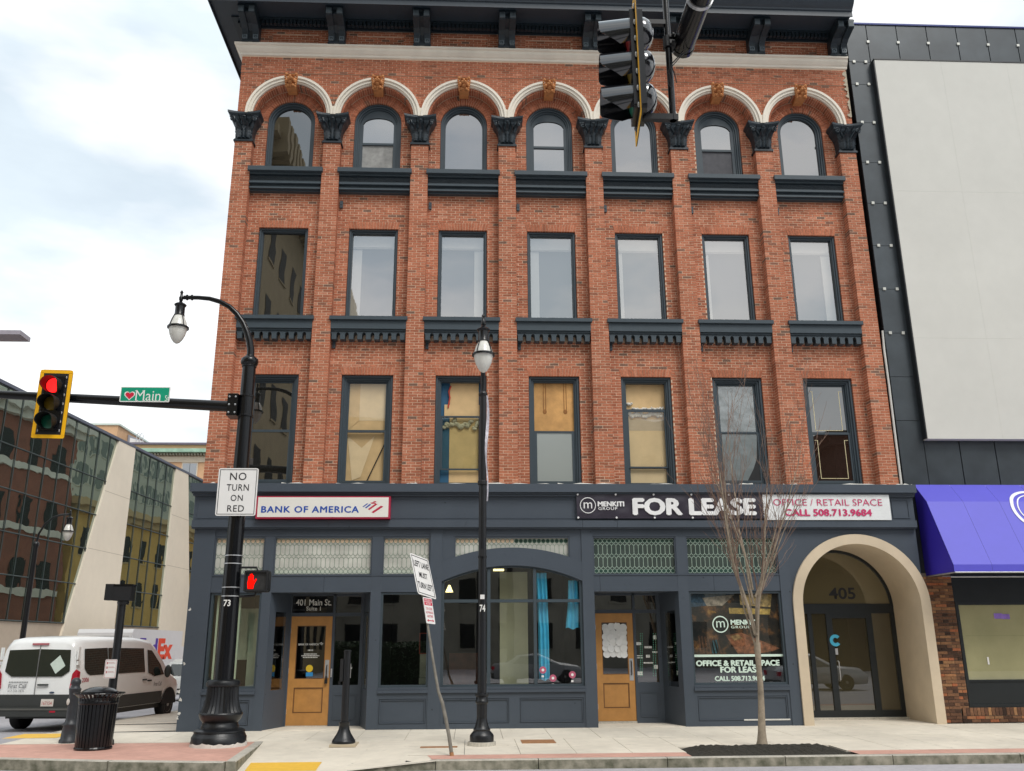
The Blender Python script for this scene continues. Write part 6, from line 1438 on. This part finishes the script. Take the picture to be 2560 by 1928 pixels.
for sx in (1, -1):
    def sw(pts, nm): part(nm, MB().add([(sx*(sidex(z)+.006), y, z) for y, z in pts], [tuple(range(len(pts))) if sx > 0 else tuple(range(len(pts)-1, -1, -1))]), VGL, V, local=True)
    sw([(.42,1.30),(.32,1.42),(.34,1.86),(1.4,1.88),(1.4,1.25),(.56,1.25)], 'side_window'); sw([(1.42,1.25),(1.42,1.88),(3.28,1.86),(3.30,1.25)][::-1], 'side_window'); sw([(3.48,1.22),(3.48,1.82),(3.74,1.80),(4.22,1.42),(4.42,1.16),(3.85,1.12)][::-1], 'front_side_window')
    for yy in (1.02, 4.82):
        m = MB(); n = 14; m.add([(sx*1.012, yy+.44*cos(pi*k/n), .36+.44*sin(pi*k/n)) for k in range(n+1)], [tuple(range(n+1)) if sx < 0 else tuple(range(n, -1, -1))]); part('wheel_arch', m, TYRE, V, local=True)
        wheel(V, sx*.88, yy, .345, .24, sx)
    for yy, zz in ((3.3, 1.03), (3.58, 1.0)): m = MB(); m.box(min(sx*.99, sx*1.03), max(sx*.99, sx*1.03), yy-.1, yy+.08, zz, zz+.04); part('door_handle', m, VBLK, V, local=True)
    m = MB(); m.sphere((sx*1.14, 4.32, 1.24), (.10, .07, .17), 10, 8); part('wing_mirror', m, VBLK, V, local=True, smooth=True)
    m = MB(); m.add([(sx*.84,-.015,.98),(sx*.99,-.015,.86),(sx*.995,-.01,1.32),(sx*.95,-.012,1.40),(sx*.87,-.015,1.30)], [(0,1,2,3,4) if sx > 0 else (4,3,2,1,0)]); m.add([(sx*.99,-.015,.86),(sx*1.002,.10,.92),(sx*1.0,.10,1.34),(sx*.95,-.012,1.40),(sx*.995,-.01,1.32)], [(0,1,2,4) if sx > 0 else (4,2,1,0), (4,2,3) if sx > 0 else (3,2,4)]); part('tail_light', m, TAIL, V, local=True)
    m = MB(); m.add([(sx*.86,-.018,.92),(sx*.97,-.018,.88),(sx*.975,-.018,1.02),(sx*.87,-.018,1.05)], [(0,1,2,3) if sx > 0 else (3,2,1,0)]); part('reverse_light', m, CLR, V, local=True)
    m = MB(); m.box(min(sx*.955, sx*.99), max(sx*.955, sx*.99), -.03, .08, 1.50, 1.58); m.box(min(sx*.93, sx*.97), max(sx*.93, sx*.97), -.02, .06, 1.62, 1.9); part('hinge', m, VWHITE, V, local=True)
for a, b in ((-1, 1), (1, -1)):
    pts = [(.012, 1.24), (.62, 1.24), (.80, 1.36), (.76, 1.84), (.012, 1.86)]
    part('rear_window', MB().add([(b*x, -.02+(z-1.24)*.02, z) for x, z in pts], [(0,1,2,3,4) if b > 0 else (4,3,2,1,0)]), VGL, V, local=True)
m = MB(); m.box(-.004, .004, -.026, -.0, .84, 1.96); part('door_seam', m, mat('seam_grey', (.2, .2, .2), .6), V, local=True)
m = MB(); m.box(-.20, .20, -.03, .0, 1.955, 1.995); part('brake_light', m, mat('dull_red_lamp', (.45, .12, .14), .4), V, local=True)
m = MB(); m.box(.06, .32, -.045, -.015, 1.04, 1.075); part('rear_handle', m, VBLK, V, local=True)
m = MB(); m.sphere((.43, -.02, .885), (.065, .008, .022), 12, 6); part('oval_badge', m, mat('badge_blue', (.05, .07, .12), .3), V, local=True)
m = MB(); m.box(.20, .50, -.03, -.012, .58, .74); part('licence_plate', m, mat('plate_cream', (.72, .66, .60), .5), V, local=True); text(V, '167154', .23, .47, .61, .69, -.032, mat('plate_red', (.5, .12, .1), .5), .01, local=True)
m = MB(); m.box(.48, .62, -.108, -.1, .45, .49); part('reflector', m, TAIL, V, local=True)
VT = mat('grey_van_lettering', (.12, .12, .13), .6)
m = MB()
for q in range(12): m.box(-.66+q*.04, -.63+q*.04, -.0245, -.0235, 1.105, 1.128)
part('small_print', m, VT, V, local=True, stuff=True)
text(V, 'First Call', -.66, -.22, .985, 1.075, -.024, VT, .01, local=True); text(V, '617-244-2870', -.66, -.26, .90, .945, -.024, VT, -.005, local=True)
rotm = Matrix(((0, -1, 0), (1, 0, 0), (0, 0, 1)))
text(V, '2006', .22, .52, 1.10, 1.20, -.995, TAIL, .01, local=True, xform=rotm); text(V, 'First Call', 3.85, 4.3, .86, .97, -1.002, VT, 0, local=True, xform=rotm)
m = MB(); m.add([(.30,-.001,1.52),(.46,-.001,1.30),(.68,-.001,1.48),(.52,-.001,1.72)], [(0,1,2,3)]); m.v = [(x, -.014-.01, z) for x, y, z in m.v]; part('paper_in_window', m, mat('pale_green_paper', (.62, .72, .64), .7), V, local=True)
V.rotation_euler = (0, 0, radians(-7.5))
# box truck
BX = thing('delivery_truck', 'white delivery truck with purple and orange lettering behind the van', 'truck', (-10.75, 23, roadz(24))); ORG[BX.name] = (0, 0, 0)
TWH = mat('truck_white', (.66, .65, .66), .4, var=.03)
m = MB(); m.prism_x([(.0,.55),(.0,2.95),(.12,3.12),(7.4,3.12),(7.4,.55)][::-1], -1.25, 1.25); part('cargo_box', m, TWH, BX, local=True)
m = MB(); m.prism_x([(7.42,.5),(9.2,.5),(9.2,1.2),(8.7,1.5),(8.3,2.3),(7.42,2.35)], -1.15, 1.15); part('cab', m, TWH, BX, local=True)
m = MB(); m.box(-1.0, 1.0, .1, 9, .4, .55); m.box(-1.2, 1.2, -.06, .02, .45, .62); part('chassis', m, VBLK, BX, local=True)
m = MB(); m.box(-1.1, 1.1, -.012, -.001, .7, 2.75); m.ring(-1.15, 1.15, .65, 2.85, .04, -.02, -.001); part('roller_door', m, mat('truck_door_white', (.72, .72, .72), .4), BX, local=True)
for yy in (1.3, 8.2):
    for sx in (1, -1): wheel(BX, sx*1.08, yy, .45, .26, sx)
PUR = mat('purple_lettering', (.06, .02, .32), .5); ORA = mat('orange_red_lettering', (.75, .06, .02), .5)
text(BX, 'Fed', 1.05, 3.55, 1.70, 2.72, -1.256, PUR, .05, local=True, xform=rotm); text(BX, 'Ex', 3.65, 5.95, 1.70, 2.72, -1.256, ORA, .05, local=True, xform=rotm)
def car(name, label, loc, yaw, paint, suv=False, group=None):
    C = thing(name, label, 'car', loc, group); ORG[C.name] = (0, 0, 0); h = 1.72 if suv else 1.45; L = 4.6
    def s(y, top, belt, wr, wt, wb=.90): return (y, [(0,.25),(wb-.1,.25),(wb,.38),(wb+.01,.62),(wb-.01,belt),(wr,top-.06),(wt,top),(0,top+.01)])
    if suv: secs = [s(0,.9,.72,.84,.75,.84), s(.12,1.05,.9,.86,.8), s(.35,1.62,1.0,.72,.62), s(.8,h,1.0,.70,.6), s(2.4,h,1.0,.70,.6), s(3.1,1.35,1.0,.76,.66), s(3.45,1.06,.95,.82,.72), s(4.3,.95,.85,.80,.70,.86), s(4.6,.7,.6,.76,.66,.78)]
    else: secs = [s(0,.85,.70,.80,.72,.80), s(.15,.98,.84,.84,.76), s(.75,1.02,.9,.84,.74), s(1.35,1.38,.92,.68,.58), s(2.3,h,.92,.66,.56), s(3.1,1.1,.92,.74,.64), s(3.4,.98,.88,.82,.72), s(4.3,.85,.76,.80,.70,.84), s(4.6,.62,.54,.74,.64,.76)]
    part('body', loft(secs), paint, C, local=True, smooth=True)
    for sx in (1, -1):
        pts = [(.55,1.05),(.75,1.5),(2.5,1.55),(3.1,1.05)] if suv else [(1.0,.96),(1.45,1.3),(2.3,1.36),(3.05,.96)]
        def wx(z): return (.89-(z-1.0)/(h-1.0)*.19 if suv else .89-(z-.92)/(h-.92)*.23)+.012
        part('side_window', MB().add([(sx*wx(z), y, z) for y, z in pts], [(3,2,1,0) if sx > 0 else (0,1,2,3)]), VGL, C, local=True)
        for yy in (.85, 3.65): wheel(C, sx*.80, yy, .33, .2, sx)
        m = MB(); m.box(min(sx*.62, sx*.86), max(sx*.62, sx*.86), -.03, .1, .68, .84); part('tail_light', m, TAIL, C, local=True)
        m = MB(); m.box(min(sx*.5, sx*.74), max(sx*.5, sx*.74), 4.5, 4.62, .5, .62); part('headlight', m, CLR, C, local=True)
    part('rear_window', MB().add([(-.62,.08 if suv else .76,1.06),(.62,.08 if suv else .76,1.06),(.56,.27 if suv else 1.21,1.52 if suv else 1.32),(-.56,.27 if suv else 1.21,1.52 if suv else 1.32)], [(0,1,2,3)]), VGL, C, local=True)
    m = MB(); m.box(-.85, .85, -.06, .1, .30, .52); part('bumper', m, VBLK, C, local=True); m = MB(); m.box(-.16, .16, -.075, -.06, .36, .46); part('licence_plate', m, WHITE, C, local=True)
    C.rotation_euler = (0, 0, yaw); return C
car('parked_suv', 'white sport utility car half hidden between the van and the slate corner', (-6.35, 20.5, roadz(21)), radians(-4), VWHITE, True)
car('parked_sedan', 'silver sedan parked across the street, seen reflected in the 405 doors', (18, -16.6, -.2), radians(-90), mat('silver_paint', (.42, .43, .44), .3, metal=.5), group='cars parked across the street')
car('parked_sedan', 'pale grey car parked behind the camera, seen reflected in the arched shop window', (7.2, -27.5, -.2), radians(-90), mat('grey_car_paint', (.22, .23, .24), .35), group='cars parked across the street')

# ================================================================== BACKGROUND BUILDINGS
# modern glass building on the far side of the side street
GA, GD = Vector((-14, 16.85, 0)), Vector((.07, .99755, 0)); GN = Vector((GD.y, -GD.x, 0))
def gp(s, z, o=0.): v = GA+GD*s+GN*o; return (v.x, v.y, z)
GB = thing('glass_building', 'modern mirrored glass building with sloped concrete piers at the left', 'building', (-14, 20, -1))
GMIR = glass('mirrored_curtain_glass', .62, behind=(.02, .03, .026), wave=.16, wscale=.8, refcol=(.62, .70, .64))
PIER = mat('pale_concrete_pier', (.74, .66, .54), .8, var=.03, scale=2, var2=.05, scale2=.3)
rows = [2.82, 4.70, 6.48, 8.27, 10.13, 12.5]
def gquad(s0, s1, z0, z1, o=0., s0b=None, s1b=None): return [gp(s0, z0, o), gp(s1, z0, o), gp(s1b if s1b is not None else s1, z1, o), gp(s0b if s0b is not None else s0, z1, o)]
def pierL(z): return 7.72+(z-2.29)*(11.1-7.72)/(12.49-2.29)
def pierR(z): return 23.8-(z-2.87)*(23.8-21.14)/(12.4-2.87)
cols1 = [-12.5+1.2*k-.01 for k in range(0, 20)]; cols1 = [.69-1.195*k for k in range(11, 0, -1)]+[.69+1.195*k for k in range(0, 10)]
def bar(p, q, w=.03, m=None):
    m = m or MB(); m.tube([p, q], w, 4, caps=False); return m
mul = MB()
for z0, z1 in zip(rows[:-1], rows[1:]):
    for a, b in zip(cols1[:-1], cols1[1:]):
        e0, e1 = min(b, pierL(z0)), min(b, pierL(z1))
        if e0 <= a+.02 and e1 <= a+.02: continue
        part('pane', MB().add(gquad(a, max(a, e0), z0, z1, random.uniform(-.004, .004), a, max(a, e1)), [(0,1,2,3)]), GMIR, GB)
    g2 = [13.15, 14.19, 15.42, 16.58, 17.85, 19.1]
    for a, b in zip(g2[:-1], g2[1:]): part('pane', MB().add(gquad(a, b, z0, z1, random.uniform(-.004, .004)), [(0,1,2,3)]), GMIR, GB)
    g3 = [21.2+1.2*k for k in range(12)]
    for a, b in zip(g3[:-1], g3[1:]):
        a0, a1 = max(a, pierR(z0)), max(a, pierR(z1))
        if a0 >= b or a1 >= b: 
            if a0 >= b and a1 >= b: continue
            a0, a1 = min(a0, b), min(a1, b)
        part('pane', MB().add(gquad(a0, b, z0, z1, 0, a1, b), [(0,1,2,3)]), GMIR, GB)
for s_ in cols1:
    zt_ = 12.5; zlo = 2.82
    if s_ > pierL(2.82): zlo = 2.29+(s_-7.72)/(11.1-7.72)*(12.49-2.29)
    if zlo < 12.4: bar(gp(s_, zlo, .03), gp(s_, zt_, .03), .022, mul)
for s_ in g2[1:-1]+g3[2:]: bar(gp(s_, 2.82, .03), gp(s_, 12.5, .03), .022, mul)
for z in rows: bar(gp(-13, z, .03), gp(min(pierL(z), 11.0), z, .03), .028, mul); bar(gp(13.15, z, .03), gp(19.1, z, .03), .028, mul); bar(gp(pierR(z), z, .03), gp(34, z, .03), .028, mul)
part('mullion', mul, mat('dark_green_mullion', (.035, .05, .05), .5), GB)
def slabp(pts, o0, o1, mt, nm):
    n = len(pts); v = [gp(s_, z, o1) for s_, z in pts]+[gp(s_, z, o0) for s_, z in pts]
    part(nm, MB().add(v, [tuple(range(n))]+[(i, i+n, (i+1) % n+n, (i+1) % n) for i in range(n)]), mt, GB)
slabp([(7.25, .9), (13.1, .9), (13.15, 12.515), (11.1, 12.515)], -.3, .10, PIER, 'concrete_pier'); slabp([(19.05, .9), (24.35, .9), (21.14, 12.515), (19.1, 12.515)], -.3, .10, PIER, 'concrete_pier')
for z_, a_, b_ in ((6.5, pierL(6.5), 13.13), (6.5, 19.1, pierR(6.5)), (9.6, pierL(9.6), 13.13), (9.6, 19.1, pierR(9.6))): slabp([(a_+.02, z_), (b_-.02, z_), (b_-.02, z_+.025), (a_+.02, z_+.025)], .05, .103, mat('pier_joint', (.46, .40, .32), .9), 'pier_joint')
slabp([(-13, -2), (34, -2), (34, 2.78), (-13, 2.78)], -.4, -.02, mat('tan_plinth', (.46, .38, .30), .8, var=.06), 'plinth')
slabp([(-13, 12.52), (34, 12.52), (34, 12.66), (-13, 12.66)], -.5, .12, mat('roof_edge', (.10, .11, .15), .5), 'roof_edge')
m = MB(); m.add([gp(-13,2,-.45), gp(34,2,-.45), gp(34,2,-14), gp(-13,2,-14), gp(-13,12.5,-.45), gp(34,12.5,-.45), gp(34,12.5,-14), gp(-13,12.5,-14)], [(0,1,5,4)[::-1],(1,2,6,5)[::-1],(2,3,7,6)[::-1],(3,0,4,7)[::-1],(4,5,6,7)]); part('core', m, DARKROOM, GB)
# tan brick block at the end of the street
TB = thing('tan_block', 'tan brick office block with green copper cornice behind the glass building', 'building', (-34, 84, 0)); TAN = mat('orange_tan_brick', (.60, .37, .21), .85, var=.08, scale=1.5, bump=.1, bscale=8); CRM = mat('cream_frieze', (.62, .54, .42), .8, var=.06)
m = MB(); m.box(-60, -12, 80, 100, -3, 23.95); part('wall', m, TAN, TB)
m = MB(); m.box(-60.2, -11.8, 79.7, 100, 23.75, 23.98); part('parapet', m, mat('dark_coping', (.14, .12, .16), .6), TB)
COP = mat('verdigris_copper', (.30, .47, .36), .7, var=.3, scale=1.5); m = MB(); m.box(-60.5, -11.5, 79.0, 80, 22.75, 23.15); part('copper_cornice', m, COP, TB)
m = MB(); m.box(-60.1, -11.9, 79.85, 80, 21.75, 22.4); part('frieze', m, CRM, TB)
dmm = mkmesh(MB().box(-.09, .09, -.5, 0, 0, .22), mat('cornice_dentil_grey', (.30, .28, .22), .8))
for k in range(70): part('dentil', dmm, None, TB, loc=(-35+k*.34, 79.85, 22.45))
for r in range(3):
    for x in (-42.6, -39.9, -37.0, -34.3, -31.6, -28.97, -25.75, -22.5):
        zt_ = 21.74-r*3.4; m = MB(); m.ring(x-.9, x+.9, zt_-2.2, zt_, .12, 79.93, 80.02); w = part('window', m, CRM, TB); pane(w, x-.8, x+.8, zt_-2.1, zt_-.1, 79.96, glass('far_window_glass', .3, behind=(.05, .05, .06))); pane(w, x-.02, x+.02, zt_-2.1, zt_-.1, 79.95, BRONZE, 'mullion')
m = MB(); m.box(-44, -34.25, 79.95, 90, 23.98, 26.0); part('penthouse', m, TAN, TB); m = MB(); m.box(-44.2, -34.05, 79.8, 90, 26.0, 26.2); part('penthouse_roof', m, mat('pale_green_coping', (.55, .62, .56), .6), TB)
m = MB(); m.box(-36.9, -36.1, 79.90, 79.96, 24.1, 24.9); part('penthouse_window', m, BRONZE, TB)
m = MB(); m.prism_y([(-34.2, 23.99), (-31.9, 23.99), (-31.9, 24.6), (-34.2, 25.65)], 83, 90); part('stair_head', m, mat('blue_grey_metal', (.30, .32, .38), .5), TB); m = MB(); m.prism_y([(-33.35, 23.99), (-31.85, 23.99), (-31.85, 24.5), (-33.35, 24.9)], 81.5, 82.9); part('roof_unit', m, WHITE, TB)
m = MB()
for dx in (0, .38): m.tube([(-32.5+dx,81.2,24.0),(-32.5+dx,81.2,25.1),(-32.4+dx,81.2,25.35),(-32.25+dx,81.2,25.35),(-32.15+dx,81.2,25.1),(-32.15+dx,81.2,24.0)], .04, 6)
part('ladder_hoop', m, STEEL, TB)
# tower whose flat roof corner shows at the left edge
RC = thing('flat_roof_tower', 'distant tower showing only a flat overhanging roof corner at the left edge', 'building', (-38, 48, -1)); p = at(75, 855, Y=40)
pn = at(50, 836, Z=p.z); m = MB(); m.add([(p.x-30,p.y,p.z),(p.x,p.y,p.z),(pn.x,pn.y,p.z),(p.x-30,pn.y,p.z),(p.x-30,p.y,p.z+.3),(p.x,p.y,p.z+.3),(pn.x,pn.y,p.z+.3),(p.x-30,pn.y,p.z+.3)], [(0,1,2,3),(4,7,6,5),(3,2,6,7),(2,1,5,6),(1,0,4,5)]); part('roof_slab', m, mat('mauve_grey_slab', (.30, .27, .30), .7, var=.08), RC)
m = MB(); m.box(p.x-30, p.x-12, pn.y+.5, p.y-.5, -2, p.z); part('wall', m, TAN, RC)
# buildings seen only as reflections in the windows
def block(name, label, x0, x1, y0, y1, h, mt, wm, face, sx, sz, band=None):
    T = thing(name, label, 'building', ((x0+x1)/2, (y0+y1)/2, -.2)); m = MB(); m.box(x0, x1, y0, y1, -2, h); part('wall', m, mt, T)
    m = MB(); m.box(x0-.9, x1+.9, y0-.9, y1+.9, h, h+.5); m.box(x0-.5, x1+.5, y0-.5, y1+.5, h-.5, h); part('cornice', m, band or mt, T)
    z = 1.4
    while z+2.2 < h-1:
        if face in ('+x', '-x'):
            y = y0+1.2
            while y+1.3 < y1: 
                X = x1+.03 if face == '+x' else x0-.03; m = MB(); m.box(X-.04, X+.04, y-.1, y+1.4, z-.12, z); w = part('window', m, band or mt, T)
                part('pane', MB().add([(X,y,z),(X,y+1.3,z),(X,y+1.3,z+2.0),(X,y,z+2.0)], [(0,1,2,3)]), wm, w); y += sx
        else:
            x = x0+1.2
            while x+1.3 < x1:
                Y_ = y1+.03; m = MB(); m.box(x-.1, x+1.4, Y_-.04, Y_+.04, z-.12, z); w = part('window', m, band or mt, T)
                part('pane', MB().add([(x,Y_,z),(x+1.3,Y_,z),(x+1.3,Y_,z+2.0),(x,Y_,z+2.0)], [(3,2,1,0)]), wm, w); x += sx
        z += sz
    return T
FARG = mat('unlit_far_window', (.012, .013, .014), .6, spec=.2)
CV = block('civic_building', 'tan stone building with toothed cornice, seen reflected in the leftmost brick building windows', -34, -5.2, -51, -21.5, 27.9, mat('buff_stone', (.34, .27, .16), .85, var=.12, scale=1), FARG, '+x', 3.0, 4.2)
for k in range(34): part('cornice_block', mkmesh(MB().box(-5.9, -3.9, -51+k*.88, -50.5+k*.88, 27.2, 29.3), MATS['buff_stone'], origin=org(CV)), None, CV)
block('plaza_building', 'dark stone building across the street, seen reflected in the shop windows', -12, 31, -72, -56, 20.5, mat('dark_stone', (.26, .25, .21), .85, var=.2, scale=.6), FARG, '+y', 3.2, 3.6)
block('dark_gabled_block', 'dark roofed block reflected in the rightmost second floor window', 32.5, 62, -62, -41, 16, mat('black_brown_brick', (.05, .032, .026), .85, var=.2), FARG, '+y', 3.4, 3.8)
block('yellow_brick_block', 'yellow brick block on the side street, seen reflected in the mirrored glass', .4, 11, 47, 84, 12.2, mat('ochre_brick', (.56, .36, .11), .85, var=.12, scale=1.2, bump=.2, bscale=6), FARG, '-x', 3.0, 3.6, mat('ochre_band', (.46, .34, .18), .8))
block('grid_tower', 'pale concrete office tower with gridded windows, seen reflected in the mirrored glass', 12, 36, 62, 104, 46, mat('grey_green_concrete', (.40, .42, .37), .8, var=.06), mat('tower_window', (.13, .16, .145), .5, spec=.3), '-x', 1.9, 3.2)
RB = block('red_church_block', 'dark red brick block with white stone bands, seen reflected in the mirrored glass', .4, 12, 36, 46, 17.5, mat('oxblood_brick', (.24, .085, .055), .85, var=.18, scale=1.3, bump=.2, bscale=6), FARG, '-x', 3.1, 4.2, mat('white_stone_band', (.62, .60, .54), .8))
for zz in (5.2, 9.4, 13.6): part('stone_band', MB().box(.25, .42, 36, 46, zz, zz+.45), MATS['white_stone_band'], RB)
# clipped hedge beside the plaza, reflected in the bank window
hg = MB(); rh = random.Random(3)
for k in range(2600):
    x, y, z = rh.uniform(-1, 4.2), rh.uniform(-26.5, -24.6), rh.uniform(-.1, 1.75); f_ = rh.randrange(3)
    if f_ == 0: y = -24.6+rh.uniform(-.08, .08)
    elif f_ == 1: z = 1.75+rh.uniform(-.12, .12)
    a = rh.uniform(0, 2*pi); t = rh.uniform(-1, 1); u = Vector((cos(a), sin(a), t)).normalized()*.07; w_ = u.cross(Vector((rh.uniform(-1,1), rh.uniform(-1,1), rh.uniform(-1,1)))).normalized()*.045; c_ = Vector((x, y, z))
    hg.add([c_-u, c_+w_, c_+u, c_-w_], [(0,1,2,3)])
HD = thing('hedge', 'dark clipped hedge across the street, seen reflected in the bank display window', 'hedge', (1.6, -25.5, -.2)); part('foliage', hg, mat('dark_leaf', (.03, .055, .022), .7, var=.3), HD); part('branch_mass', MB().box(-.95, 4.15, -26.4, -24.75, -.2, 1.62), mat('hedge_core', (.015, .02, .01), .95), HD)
